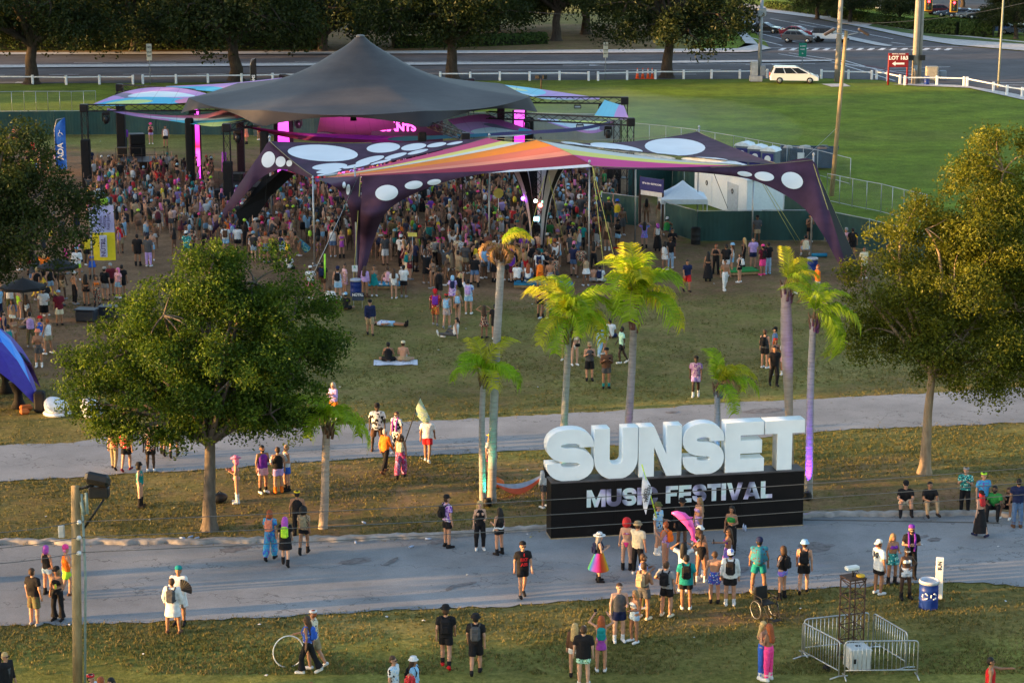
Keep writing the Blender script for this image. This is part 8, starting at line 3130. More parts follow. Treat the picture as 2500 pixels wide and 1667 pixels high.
   # ================================================================ the people in the photo: u v facing pose sex skin hair top bottom shoes extras | label
PEOPLE='''
20 1738 60 stand m l short:blond jacket:black+tank:dgrey trousers:black shoe:black shades:black | person with cropped blond hair and black jacket at the bottom left corner
-6 1722 70 stand m t short:hblack tee:black shorts:black shoe:black shades:black | person cut off by the edge behind the black-jacketed one
229 1795 70 stand m l short:hblack jacket:white shorts:grey shoe:white band:shirtred | person in white shirt with red and white bandana at the bottom edge
253 1812 170 stand m l short:ginger tee:orange shorts:grey shoe:white - | ginger-haired person at the bottom edge right of the wooden pole
276 1806 -20 stand f l long:hblack tank:black shorts:black shoe:black - | dark-haired person at the bottom edge beside the ginger-haired one
85 1526 150 stand m l short:hbrown tee:black longshorts:camo shoe:grey - | person in black tee and camo shorts talking on the road's near edge
143 1514 -15 hold f t long:dblond crop:black flares:black shoe:black cap:black | person in black crop top and flared trousers holding a yellow can
118 1452 150 hold f l bob:hpurple tank:black shortshorts:ldenim boot:black - | purple-haired person in black tank and denim shorts
165 1461 115 walk m l short:hpink tank:orange shorts:lime shoe:brown beanie:pink | person in orange tank and lime shorts passing behind the wooden pole
424 1545 172 wide m t short:hbrown kaftan:white - shoe:brown pack:dgrey | person in white kaftan with grey backpack, seen from behind
440 1524 -8 hold m t short:hblack kaftan:white - hightop:black capback:teal | person in white kaftan and teal-patterned cap holding a black fan
661 1369 170 walk2 f l bob:ginger tee:tieblue baggy:tieblue boot:black pack:salmon | red-haired person in blue tie-dye set with pink backpack
698 1382 178 walk f p long:hpurple tdress:black - boot:black pack:lime | purple-haired person in black dress with green backpack
743 1354 172 walk2 f t afro:hblack tee:leopard shortshorts:black boot:black pack:khaki | person with big black curls, black shorts and tan backpack
728 1316 175 stand m t short:hblack tank:black trousers:black boot:black band:yellow | person in black with a yellow bandana ahead of the backpack trio
1092 1336 120 stand m l short:hbrown tee:florpurple shorts:black hightop:black pack:black+cap:black | person in purple floral shirt and black cap with black backpack
1172 1342 10 hold f p long:blond tank:black trousers:black shoe:white - | long-haired blond person in black jumpsuit before the green-lit palm
1219 1354 -140 hold f l long:hblack tank:black shortshorts:black boot:black - | dark-haired person in black with a white jacket tied at the waist
1276 1460 18 walk2 m l short:hbrown tee:black shorts:black shoe:black capback:black+shades:black | person in black tee with red lettering walking alone on the road
753 1646 -100 hoop f t long:hbrown tank:florblue flares:black shoe:white pack:blue | long-haired person in black flares carrying a white hoop
768 1634 -95 walk m l short:ginger tee:florcream longshorts:khaki shoe:white band:white+shades:black | person in cream patterned shirt and white visor behind the hoop carrier
763 1806 175 stand f l short:ginger tank:tan shorts:grey shoe:white - | ginger-haired person at the bottom edge below the hoop
962 1752 70 stand m l short:hbrown tee:florwhite shorts:sky shoe:white shades:black | person in white patterned shirt and glasses at the bottom edge
1012 1741 72 stand f t long:hbrown jacket:sky shorts:grey shoe:white bucket:white+pack:black | person in white bucket hat and pale blue hoodie at the bottom edge
1003 1792 172 stand f t curly:hred tank:tan shorts:grey shoe:white - | red-curled person at the bottom edge below the white bucket hat
1089 1631 178 walk m l short:hbrown tee:black shorts:black sock:black+shoe:red bowler:black+pack:black | person in black jersey, bowler hat and red sneakers walking away
1162 1648 176 walk2 m l short:hblack tee:black longshorts:black hightop:black bucket:black+pack:dgrey | person in black bucket hat and black tee walking away
1462 1420 95 phone f p long:ash tank:black tutu:rainbow boot:black brim:white+pack:navy | person in rainbow tutu and white brimmed hat
1529 1391 170 stand f p afro:hred bra:tiepink bikini:pink sock:grey+boot:black - | person in rainbow wig and pink shorts before the sign
1556 1402 150 reach m l short:hbrown tee:cream trousers:black shoe:white bucket:khaki | person in cream tee and khaki bucket hat pointing at the sign
1606 1352 60 hold m l short:hbrown tee:hawaii shorts:grey boot:white bucket:olive | person in tropical shirt and bucket hat holding up the white flag
1624 1391 -120 phone f l bun:ginger suit:florpurple - shoe:white pack:orange | person in purple bodysuit with orange backpack before the sign
1664 1340 10 stand m b short:hblack jacket:black shorts:black boot:black bucket:black | bare-chested person in open black mesh shirt and black hat by the sign
1705 1330 -60 stand f l long:dblond bra:lilac tightskirt:lilac shoe:white - | blond person in lilac two-piece leaning near the sign
1784 1352 -20 hold f t long:hblack crop:green trousers:black shoe:black - | person in dark green halter top standing against the sign
1776 1412 -75 reach f t long:hbrown bra:purple longskirt:metal shoe:white shades:black | person in blue sarong stretching an arm out to take a selfie
1708 1406 150 stand f l long:hbrown crop:cow bikini:black boot:white bucket:cow+pack:black | person in cow-print bucket hat with black backpack
1712 1420 170 hip f t pony:hbrown suit:black - sock:white+shoe:white bag:sky | person in black fishnet bodysuit with pale blue bag
1667 1443 175 hair f t long:hblack tee:white shorts:white shoe:white - | dark-haired person in white tee with hands in the hair
1743 1472 172 stand m l short:hbrown - shorts:florblue hightop:black - | bare-backed person in blue and white floral shorts
1781 1478 175 stand m l short:hblack jacket:white shorts:black sock:white+shoe:white capback:tiesky+pack:black | person in white hoodie and black shorts with black backpack
1674 1487 176 stand m t short:hblack longtee:teal shorts:black shoe:white pack:black | person in teal jersey with black backpack
1627 1505 150 hip m l short:hbrown tee:grey shorts:black shoe:cream pack:black | person in grey tee and black shorts with backpack, seen from behind
1571 1511 145 fold m t short:hbrown - shorts:dgrey shoe:cream pack:tan+shades:black | bare-chested person in grey shorts with tan backpack
1568 1484 100 phone m t short:hbrown tank:florblue trousers:olive shoe:white shades:black+beard:hbrown | bearded person in sunglasses behind the tan backpack wearer
1511 1566 10 hold m p short:hbrown tank:dgrey shorts:navy sock:white+shoe:white - | person in grey tank and navy shorts posing as one of a couple
1548 1568 -55 hold f t long:dblond crop:white shortshorts:ldenim shoe:white - | person in pale denim shorts hugging the grey-tank wearer
1467 1639 178 photo f l long:ginger bra:salmon tightskirt:hpurple shoe:white pack:teal | auburn-haired person in purple skirt taking a photo with raised arms
1424 1672 176 stand m p short:hbrown longtee:black shorts:greenprint shoe:white - | person in long black tank and green shorts at the bottom edge
1403 1652 170 stand f l long:blond jacket:brown shortshorts:white hightop:black - | blond person in brown jacket half hidden by the long black tank
1860 1656 60 phone f l long:blond bra:white trousers:blue boot:white - | blond person in blue trousers in an embrace
1875 1661 -125 phone f t long:ginger bra:salmon trousers:pink boot:white - | red-haired person in hot pink trousers in an embrace
1851 1448 176 wide m t short:hblack shawl:tealprint shorts:teal shoe:tan beanie:navy | person in navy beanie and patterned teal shawl
1909 1461 -130 hip f l bob:hbrown tank:black shortshorts:metal boot:black pack:black | person in shiny blue-violet shorts with hand on hip
1961 1450 168 walk2 m l short:hbrown - shorts:black shoe:black bucket:sky+pack:black | bare-backed person in pale blue bucket hat with black pack
2143 1450 120 hold m t short:hbrown longtee:white shorts:black shoe:white capback:white+bag:red | person in white jersey numbered 10 and white cap
2177 1424 15 hold f t long:dblond bra:purple skirt:florteal boot:black - | person in teal floral skirt beside the white jersey
2221 1412 0 fold m l short:hbrown tee:black trousers:black boot:black capback:purple+shades:black+beard:hbrown | person in black shirt and purple scarf with cap and sunglasses
2209 1462 10 hip f d short:hblack bra:white shortshorts:silver boot:black shades:white | person in white halter and silver shorts beside the blue barrel
2413 1754 80 reach m t short:hblack tank:red shorts:red shoe:white shades:black | person in red basketball jersey at the bottom right corner
2354 1254 -20 phone m l short:hblack tee:florteal trousers:black boot:black band:grey | person in green patterned shirt and headband standing at the kerb
2397 1272 15 stand m l short:hblack tee:tieblue shorts:black boot:black band:lime | person in blue shirt and lime bandana standing at the kerb
2391 1311 -150 walk f p long:hred bra:black longskirt:black shoe:navy capback:black | red-haired person in long black skirt walking by the kerb
2482 1288 178 stand m t short:hblack tee:navy trousers:denim boot:brown - | person in navy tee and jeans at the edge by the kerb
280 1146 175 walk f l long:hbrown tank:salmon trousers:khaki shoe:black - | person in khaki trousers half hidden under the oak's lowest branches
310 1151 170 walk2 m l short:hbrown tee:shirtred shorts:black shoe:maroon - | person in black shorts and red-soled shoes under the oak's branches
369 1149 10 stand m d short:hblack longtee:florblack shorts:black shoe:white - | person in dark floral shirt on the upper path under the oak
399 1112 175 walk f b pony:hblack tank:sky bikini:black boot:black pack:sky | person with pale blue pack on the upper path behind the floral shirt
426 1117 178 walk2 f l long:hbrown tee:black shortshorts:black boot:black pack:grey | person in black on the upper path, right of the oak-shaded group
344 1237 82 stand f p bob:hblack tank:teal bikini:tan tallboot:black bucket:black | person in black bucket hat and teal vest with tall black boots
579 1228 -80 phone f l bob:hpink bra:hpink bikini:hpink tallboot:white cowboy:hpink | person in pink cowboy hat and white boots taking a picture
643 1203 35 hold m t short:hblack tank:purple shorts:lpink sock:black+shoe:white beard:hblack | person in purple tank and pale shorts holding a bottle
680 1203 -160 hold m l short:hbrown tank:black shorts:lilac sock:black+boot:orange - | person in black tank, pale shorts and orange boots
701 1197 -60 hold m l short:dblond tank:tiesky shorts:blue sock:black+shoe:black beard:dblond | person in grey-blue tank and blue shorts with a bag
815 1032 -30 phone f l long:ash jacket:lilac shortshorts:orange tallboot:white - | ash-blond person in lilac top and orange shorts by the short palm
922 1100 5 wide m d short:hblack tee:white+longtee:cow longshorts:brown shoe:brown cap:black+shades:black | broad person in open cow-print shirt over white tee
969 1108 -35 stand m l short:hbrown longtee:cow trousers:cow shoe:white shades:black+beard:gray | person in all cow-print with a purple scarf
941 1157 140 walk f t short:gray jacket:orange trousers:black shoe:brown - | person in orange top and black trousers before the cow-print pair
979 1169 172 walk2 f t curly:hbrown crop:white baggy:tiepink boot:black pack:cream | curly-haired person in red and purple trousers carrying the flag pole
1044 1129 172 walk m t short:hblack tee:white shorts:red shoe:white bag:brown | person in white tee and red shorts walking away on the upper path
1199 1164 30 stand f l long:dblond tee:florwhite shorts:pink boot:black cowboy:yellow | person in yellow hat half hidden by the tallest palm
1331 1240 -140 stand f l long:hblack jacket:white shorts:dgrey shoe:white - | dark-haired person in white jacket behind the sign box's corner
904 820 10 walk m l short:gray jacket:navy longshorts:khaki shoe:black cap:black | person in navy sweater, cap and khaki shorts walking alone on the lawn
1182 825 165 hair f t long:hbrown dress:florblack - shoe:black - | person in dark floral dress on the lawn left of the tallest palm
1209 828 170 stand m l short:hblack tee:black shorts:black shoe:white - | person in black half hidden by the tallest palm's trunk
1063 796 178 walk m b short:hred tee:shirtred longshorts:fire shoe:grey beanie:red+pack:purple | person in red cap and flame-print shorts with purple backpack
1091 803 165 walk2 m l short:hbrown - shorts:stripepink shoe:grey pack:sky+band:red | bare-backed person in striped shorts with pale blue pack
1118 788 170 walk f l long:dblond bra:sky bikini:dgrey shoe:black pack:sky | person in grey bikini bottom with white-blue pack on the lawn
1144 767 170 armup m l short:hblack tee:tiesky shorts:sky shoe:white pack:lilac | person in pale blue tie-dye with lilac backpack
1072 735 178 walk m b short:hblack tank:black longshorts:black shoe:black - | person in long black tank heading for the canopy
1105 748 178 walk f t bob:sky tdress:florpurple - boot:black pack:navy | blue-haired person in purple print dress
1124 745 176 walk2 f l curly:blond tee:black trousers:olive shoe:black pack:black | person with big blond hair and black backpack
759 729 178 stand m l short:hbrown tee:florwhite shorts:pink shoe:white cap:white | person in black and white print shirt and pink shorts by the strap
788 720 170 stand m t short:hblack tee:black shorts:brown shoe:black pack:navy | person in black tee with blue pack and lime tube by the canopy strap
826 733 172 stand m l short:hbrown tank:tiesky shorts:sky sock:white+shoe:white pack:black+capback:navy | person in blue tie-dye tank with black pack near the canopy leg
842 720 -60 stand f l bun:hbrown tdress:florpink - shoe:white - | person in pink print dress beside the blue tie-dye tank
892 726 150 stand f t long:hbrown jacket:lilac bikini:black boot:brown - | person in lilac shirt by the foot of the canopy leg
914 723 10 hold f t pony:hbrown dress:teal - shoe:white - | person in dark green dress by the blue pallet
962 729 175 stand f l long:hbrown longtee:white shortshorts:grey shoe:white - | long-haired person in oversized white tee before the blue pallet
986 726 165 phone m b short:hblack tee:white shorts:black hightop:grey bag:black | person in white tee and black shorts at the end of the blue pallet
1319 776 178 stand f t bun:hblack crop:maroon shortshorts:black boot:black - | person in maroon mesh top and black shorts seen from behind
1343 711 172 stand m t short:hbrown - shorts:grey shoe:white - | bare-backed person in pale grey shorts by the blue pallet under the canopy
1316 690 175 stand m b short:hblack tee:white shorts:grey shoe:white pack:navy | person in white tee with navy pack behind the blue pallet
1318 706 178 bend m t short:hbrown tank:orange shorts:orange shoe:grey - | person in orange bending over by the blue pallet
1641 630 5 phone m t short:hblack longtee:black shorts:maroon shoe:white shades:black | person in long black tee and maroon shorts by the green screen
1605 613 176 stand f l bob:hpurple tank:black longskirt:black boot:black pack:silver | purple-haired person in long black skirt near the restroom gate
1573 606 170 hair f l long:hblack tee:metal skirt:metal boot:black - | person in shiny blue skirt and cat ears near the restroom gate
1578 548 175 stand f t long:hblack bra:black bikini:tan shoe:white - | person in sheer outfit standing in the restroom gate
1610 552 176 stand f t long:hbrown crop:brown longskirt:khaki shoe:brown cowboy:cream | person in straw hat and long tan skirt in the restroom gate
1627 580 160 squat m t short:hblack tank:green shorts:denim shoe:white bandb:white | crouching person in dark green against the gate's screen
1623 660 150 stand f t long:hblack tank:white shorts:white shoe:white pack:white | person with white pack standing above the windblown palm
1636 655 165 stand m t short:hbrown tee:black trousers:ldenim shoe:white cap:brown | person in black tee and pale jeans above the windblown palm
1677 714 15 walk m t short:hblack tee:navy longshorts:red shoe:black pack:navy | person in navy tee right of the windblown palm
1769 712 20 walk2 m t short:hblack - trousers:white shoe:white shades:black | bare-chested person in white trousers walking from the green pallet
1728 687 172 stand f t long:hblack crop:black longskirt:black boot:black - | person in long black outfit left of the green pallet
1747 669 -20 fold m t short:ginger tank:black trousers:black boot:black beard:ginger | bearded person in black behind the green pallet
1772 675 176 stand m t short:hblack tee:black shorts:silver shoe:white pack:black | person in black tee with skull-print back at the green pallet
1786 668 -90 stand f l long:hbrown tank:white shorts:sky shoe:white bucket:sky | person in pale bucket hat at the green pallet
1805 690 -120 stand f l pony:hbrown tank:black shortshorts:black shoe:white pack:white | person in black shorts with small white pack beside the green pallet
1815 652 -100 stand f t long:blond tank:black trousers:black boot:black - | blond person in black behind the green pallet
1838 656 10 hold m l short:hblack tee:lilac shorts:navy shoe:black - | person in lilac polo and navy shorts by the green pallet
1861 672 -150 stand m t short:hblack tee:maroon longshorts:pink shoe:pink cap:pink+pack:black | person in pink cap and pink shorts by the green pallet
1874 669 -160 stand m t short:hblack tee:black trousers:ldenim shoe:sky shades:black | person in black tee and pale jeans behind the pink cap
1848 596 10 hold m b short:hblack tee:dgrey shorts:tan boot:brown cap:black | person in black cap by the pole in front of the green screen
1976 591 10 phone m t short:hblack tank:brown shorts:black shoe:white - | person in black shorts standing against the green screen by the pole
1995 727 -80 phone m l short:ginger jacket:orange shorts:cream shoe:white - | person in orange hooded towel and cream shorts by the blue drum
1937 717 20 stand m t short:hblack tee:yellow shorts:teal shoe:white cap:black | person in teal shorts half hidden by the bulging palm's crown
2064 629 5 phone m l short:gray tee:lpink shorts:brown shoe:lime cap:grey+pack:black | person in grey cap by the canopy's far right leg
2080 632 178 stand m t short:hblack tee:black shorts:black shoe:black pack:black | person in black behind the canopy's far right strap
2108 680 20 stand m t short:hbrown tee:cream shorts:cream shoe:white - | person in cream half hidden by the golden tree
1403 892 15 hold f p long:hblack bra:cream bikini:white shoe:white bag:black | person in white bikini passing the palm behind the first S
1380 880 -10 hold f l long:hbrown bra:salmon bikini:salmon shoe:white - | person half hidden by the palm trunk behind the first S
1439 929 5 phone m l short:gray tank:dgrey longshorts:black hightop:black cap:khaki+beard:hbrown | person in dark tee and long black shorts looking down, mid-lawn
1480 947 5 phone m t short:hblack jacket:brown shorts:dgrey sock:teal+shoe:black capback:black | person in brown vest and backward cap looking down, mid-lawn
1518 889 -80 walk m d short:hblack tee:mint shorts:black shoe:white - | person in mint shirt striding left past the palm behind the N
1464 872 150 walk m l long:hbrown tee:sky trousers:sky shoe:white - | person in all pale blue walking between the two bright palms
1476 868 140 walk f l long:hbrown tee:white shortshorts:white shoe:white pack:black | person just behind the all pale blue walker
1698 971 -8 walk2 m d short:hblack tee:florpink+tee:florpurple shorts:florpurple sock:white+shoe:white capback:black | person in matching purple floral set walking on the lawn
1866 899 140 stand m l short:hbrown tank:dgrey shorts:black shoe:white pack:black | person with black backpack among those left of the bulging palm
1890 888 -100 stand m l short:hblack tee:denim shorts:denim shoe:white cap:black | person in blue shirt and black cap behind the black backpack
1889 944 8 walk m t short:hblack tee:black trousers:black hightop:black - | person in black tee with green print walking left of the bulging palm
1891 915 15 phone f t long:ginger bra:black bikini:khaki shoe:white band:red | person with red headband between the backpack and the green-print tee
1915 916 -10 stand f t long:hblack tee:white shorts:lpink sock:white+shoe:white - | person in white tee and pink shorts beside the bulging palm trunk
337 649 175 stand m t short:hblack longtee:black shorts:black boot:black - | person all in black on the open ground left of the canopy
363 651 165 stand m t short:hblack longtee:dgrey trousers:lilac shoe:white bag:brown | person in dark tee and pale jeans on the open ground left of the canopy
371 636 5 hold m l short:hbrown - shorts:sky shoe:white shades:black | bare-chested person facing the pair on the open ground
190 684 5 hold m t short:hblack jacket:white shorts:lime shoe:white capback:sky | person in open white shirt and lime shorts near the banner
226 681 20 stand f t long:hblack bra:blue skirt:blue boot:black - | person in blue bikini top and skirt beside the banner pole
109 790 10 hold m l short:hblack tee:white longshorts:black shoe:black cap:black+beard:hblack | person in white tee and black cap under the black umbrella
146 793 20 hold m t short:hblack longtee:maroon longshorts:cream shoe:black capback:ldenim | person in dark tank and cream shorts beside the umbrella
96 896 5 phone m t short:hbrown - shorts:dgrey sock:white+shoe:white bucket:salmon | bare-chested tattooed person in peach bucket hat near the blue tent
101 856 -10 stand f l long:hbrown tank:blue shorts:sky shoe:white bucket:red | person in red hat near the blue tent
36 858 40 stand f t long:hbrown bra:tan bikini:tan shoe:white bucket:cream | person in cream bucket hat by the blue tent's rim
32 812 -40 stand f t long:hbrown tank:tan shortshorts:ldenim shoe:white pack:denim | long-haired person in denim shorts above the blue tent
12 846 100 stand m l short:hblack tank:navy shorts:navy shoe:white beard:hblack | bearded person above the blue tent
0 781 60 stand m l short:hbrown tee:sky trousers:navy shoe:red - | person in pale tee cut off by the edge beside the umbrella
212 746 170 stand f t long:hblack crop:black shortshorts:black shoe:black - | long-haired person in black below the banner
238 748 10 stand f t long:hbrown bra:orange trousers:florblack boot:black - | person in orange top and dark trousers below the banner
258 734 160 stand m l short:hblack tee:black shorts:grey shoe:black pack:black+cap:gray | person in black with grey cap below the banner
272 720 20 stand m t short:hbrown tee:maroon shorts:black shoe:black cap:gray | person in maroon and cap below the banner
290 728 -30 stand f l bob:hpink tee:lpink shorts:sky shoe:white - | pink-haired person below the banner
300 726 170 stand m t short:hblack tee:black shorts:black shoe:black beard:hblack | bearded person in black at the end of the banner group
295 617 10 stand m b short:hblack tank:red longshorts:khaki shoe:black pack:grey | person in red vest and khaki shorts right of the banner
552 622 178 stand m l short:hbrown tee:white shorts:sky shoe:black pack:brown | person in white tee with brown pack by the canopy's left leg
581 622 178 stand m l short:hblack tee:white shorts:black shoe:black bag:black | person in white tee and black shorts with sling bag by the left leg
457 640 165 stand m t short:hblack tee:florteal shorts:teal shoe:white capback:white | person in teal tropical shirt above the oak's top
470 634 -30 stand m t short:hblack tee:florblack shorts:navy shoe:white beard:hblack | person in dark floral shirt above the oak's top
500 630 -60 stand m l short:hblack tee:black shorts:black shoe:black - | person in black glimpsed above the oak's golden top
613 625 178 stand f t short:hred crop:black tightskirt:stripebw boot:black band:red | person in red bandana under the canopy\'s left edge
639 633 178 stand f l pony:hbrown bra:salmon shortshorts:salmon shoe:white - | person in orange two-piece under the canopy\'s left edge
671 636 176 stand m t short:hbrown - longshorts:black shoe:black - | bare-backed person in long black shorts under the canopy\'s left edge
690 642 165 walk m l short:hblack tank:sky shorts:ldenim shoe:white pack:navy | person in pale blue shorts with navy pack under the canopy\'s left edge
699 588 170 stand f l long:blond suit:pink - shoe:white - | blond person in hot pink swimsuit under the canopy\'s left edge
733 625 -60 bend f t bob:hblack bra:green longskirt:ocean shoe:white - | person bending in a sea-green long skirt under the canopy
778 648 100 walk f b afro:hblack bra:hpurple bikini:hpurple shoe:white - | person in purple bikini by the canopy pole with lime tube
813 627 175 stand m l short:hblack tank:white shorts:denim shoe:white - | person in white tank and denim shorts inside the canopy
835 630 5 stand f l long:dblond bra:hpurple tightskirt:hpurple boot:black - | person in shiny purple two-piece inside the canopy
801 590 -40 hold m l short:hbrown tee:cream trousers:grey shoe:white - | person in cream shirt and grey trousers inside the canopy
980 650 172 stand m d short:hblack tee:white trousers:black shoe:black bandb:white | person in white sports jersey numbered 3 inside the canopy
996 671 -15 armup f t bun:blond bra:yellow longskirt:cream shoe:lpink - | person in cream dress holding the yellow pole sign
1040 680 175 armup f l long:hbrown tank:white shortshorts:brown boot:black pack:silver | person with silver pack beside the yellow pole sign
1062 652 178 stand m l short:hblack tee:florcream trousers:black shoe:white pack:grey | person in patterned shirt and black trousers inside the canopy
1118 652 170 stand m l short:hbrown tee:florcream shorts:cream boot:white - | person in leaf-print shirt and cream shorts inside the canopy
1139 660 -20 walk f t bob:hpink suit:hpink - boot:white - | pink-haired person in magenta swimsuit inside the canopy
1100 660 -160 stand f t long:hbrown bra:tan longskirt:tan shoe:white - | long-haired person in tan skirt inside the canopy
940 610 176 stand f t long:hbrown tank:pink shortshorts:black boot:black - | person in pink top and black shorts behind the canopy leg
960 606 176 stand m t short:hbrown tee:camo longshorts:camo shoe:tan cap:olive | person in full camouflage behind the canopy leg
930 625 5 stand f t bob:hbrown bra:white shortshorts:white boot:black band:gray | person in white two-piece right of the canopy leg
1458 590 170 stand m t short:hbrown - longshorts:red shoe:white - | bare-backed person in bright red shorts by the canopy pole
1482 612 170 stand f l long:blond tank:brown skirt:brown boot:white - | blond person in brown by the canopy pole
1508 608 -60 hold m b short:hblack tee:black shorts:sky shoe:red cap:black | person in black tee and pale blue shorts right of the canopy pole
1519 575 20 stand m b short:hblack - longshorts:dgrey shoe:white - | bare-chested person right of the canopy pole
1507 556 170 armup m l short:hbrown tank:yellow shorts:denim shoe:white bucket:blue | person in yellow jersey and blue hat near the gate fence
1418 530 150 stand m t short:hblack tee:white shorts:navy shoe:white - | person in white tee and navy shorts inside the canopy right of the funnel
1390 545 -170 stand m l short:hblack tee:jersey shorts:dgrey shoe:white - | person in blue striped soccer shirt right of the funnel
1366 550 175 stand m l short:hblack tee:grey trousers:sky shoe:white - | person in grey tee and sky trousers right of the funnel
1372 610 170 stand m l short:hblack tee:khaki shorts:black shoe:white cap:white+bag:black | person in khaki shirt with sling bag right of the funnel
1394 612 165 stand m t short:hblack tee:navy trousers:black shoe:black - | person in navy tee right of the funnel beside the khaki shirt
1420 615 165 stand m t short:hblack tee:teal trousers:black shoe:black bag:black | person in teal tee left of the front canopy pole
1449 660 165 hair f t long:hblack bra:lilac trousers:black shoe:black - | person in lilac top with raised hands by the front canopy pole
405 360 5 stand m t short:hblack tank:white shorts:black shoe:black - | person in white tank standing alone behind the left stage
306 362 5 stand m t short:hblack jacket:purple trousers:black shoe:black beanie:gray | person in purple jacket behind the left speaker stack
369 352 10 phone f l short:hblack tank:maroon shortshorts:lilac shoe:white bucket:pink | person in pink bucket hat behind the left stage
38 356 10 stand f t bun:hbrown tdress:salmon - shoe:white - | person in coral dress by the left green fence
56 372 8 hold m b short:hblack tee:black shorts:black shoe:black - | person in black print tee by the left green fence
70 412 -10 stand f t bun:hbrown bra:brown trousers:black shoe:black - | person near the blue feather flag, dark trousers
96 410 5 stand m t short:hblack tank:black trousers:black shoe:black - | person in black stretching near the blue feather flag
118 418 -60 stand f t long:hbrown tank:tan shorts:white shoe:white - | person with long hair left of the blue feather flag
222 420 20 stand m l short:gray tee:navy trousers:black shoe:black cap:gray | person in navy and grey cap beside the corner truss leg
602 352 -70 hold f l bun:hbrown dress:salmon - boot:black - | person in coral skirt behind the canopy\'s left peak
632 342 60 phone f t bun:hbrown bra:black tightskirt:red shoe:white - | person in red skirt behind the canopy\'s left peak
2211 1266 -5 sit m l short:hblack tee:black shorts:cream sock:black+boot:black cap:black+shades:black | person in black cap and cream shorts sitting on the kerb
2268 1266 8 sit m t short:hblack tee:black trousers:tan shoe:black - | person in black tee and tan scarf sitting on the kerb
2430 1276 -20 sit m b short:hblack tee:green trousers:black boot:black beard:hblack | bearded person in dark green tee sitting on the kerb
2466 1274 -30 sit f t long:hbrown tank:black shorts:black shoe:white - | person in black tank sitting hunched on the kerb
1112 828 -110 sitflat m l short:hblack tank:white trousers:dgrey shoe:white - | person in white tank sitting on the lawn with legs stretched out
948 884 178 cross m t short:hblack tank:black shorts:black shoe:black - | person in black tank sitting on the white blanket
984 884 172 cross m l short:hbrown - shorts:tan shoe:white cap:cream | bare-backed person in cream cap sitting on the white blanket
806 744 175 cross m t short:hbrown tee:white+tank:maroon shorts:maroon shoe:black - | person in maroon and white sitting left of the small drink sign
844 757 178 cross f t short:hblack tee:black shorts:black shoe:black bandana:sky | person in black tee and blue bandana sitting by the drink sign
1340 774 -30 sit m t short:hblack tank:denim shorts:florblue shoe:white shades:black | person in sunglasses sitting beside the maroon mesh top
1489 826 172 cross m t short:hblack tee:white shorts:navy shoe:white - | person in white tee sitting on the lawn between the palms
1967 627 178 squat m l short:hblack tank:cream shorts:ldenim shoe:white - | person in cream tank squatting before the green screen
706 660 175 cross f t long:hblack tee:white shorts:black shoe:white - | person in white sitting on the ground at the canopy\'s left edge
'''
HATFIX={'bandana':'beanie','bandb':'capback'}
PPL={}
POS=[]
def parse_people():
 k=0
 for line in PEOPLE.strip().split('\n'):
  spec,label=line.split('|')
  f=spec.split()
  u,v,face=float(f[0]),float(f[1]),float(f[2])
  pose,sex,skin=f[3],f[4],f[5]
  hair,top,bot,sh,ex=[None if q=='-' else q for q in f[6:11]]
  if ex:
   for a,b_ in HATFIX.items():
    ex=ex.replace(a+':',b_+':')
  if ex and hair and hair.split(':')[0]in('afro','curly')and any(h in ex for h in('cap','bucket','beanie')):
   hair='bob:'+hair.split(':')[1]
  g=G(u,v)
  z=0.0
  lab=label.strip()
  if 'sitting' in lab and 'kerb' in lab:
   z=0.15
   g.y+=0.25
  grp='people round the letter sign' if v>1180 else 'people on the lawn and upper path' if v>780 else 'people at the edge of the crowd'
  sc=1.08 if lab.startswith('broad')else None
  o=person(g,face,pose,sex,skin,hair,top,bot,sh,ex,lab,grp,sc,100+k,z)
  PPL[lab]=o
  POS.append((g.x,g.y))
  k+=1
 return k
NP_=parse_people()
# seated on the pallets and lying on the lawn
def extra(u,v,z,*a):
 g=G(u,v,z)
 o=person(g,*a[:-1],a[-1],'people on the lawn and upper path',None,int(u),z)
 POS.append((g.x,g.y))
 return o
lie=extra(1030,792,0.12,0,'stand','m','t','short:hblack','tee:tiesky','shorts:sky','hightop:black','cap:black','person in pale blue lying on the lawn')
lie.rotation_euler=(rad(-90),0,rad(75))
lie.location.x-=0.7
extra(1262,692,0.30,168,'sit','m','l','short:hblack','tee:white','shorts:navy','shoe:black',None,'person in white tee sitting on the blue pallet under the canopy')
extra(1289,692,0.30,176,'sit','f','l','long:ginger','tee:white','trousers:denim','shoe:white',None,'red-haired person sitting on the blue pallet under the canopy')
extra(948,700,0.30,-150,'sit','f','l','bun:hbrown','tank:lpink','shorts:florpink','shoe:white',None,'person in pale pink sitting on the blue pallet by the canopy leg')
extra(1450,690,0.0,170,'cross','m','l','short:hbrown',None,'shorts:grey','shoe:white',None,'bare-backed person sitting at the front canopy pole')
extra(1464,690,0.0,165,'cross','m','t','short:hblack','tee:white','shorts:grey','shoe:white','pack:navy','person in white with navy pack sitting at the front canopy pole')
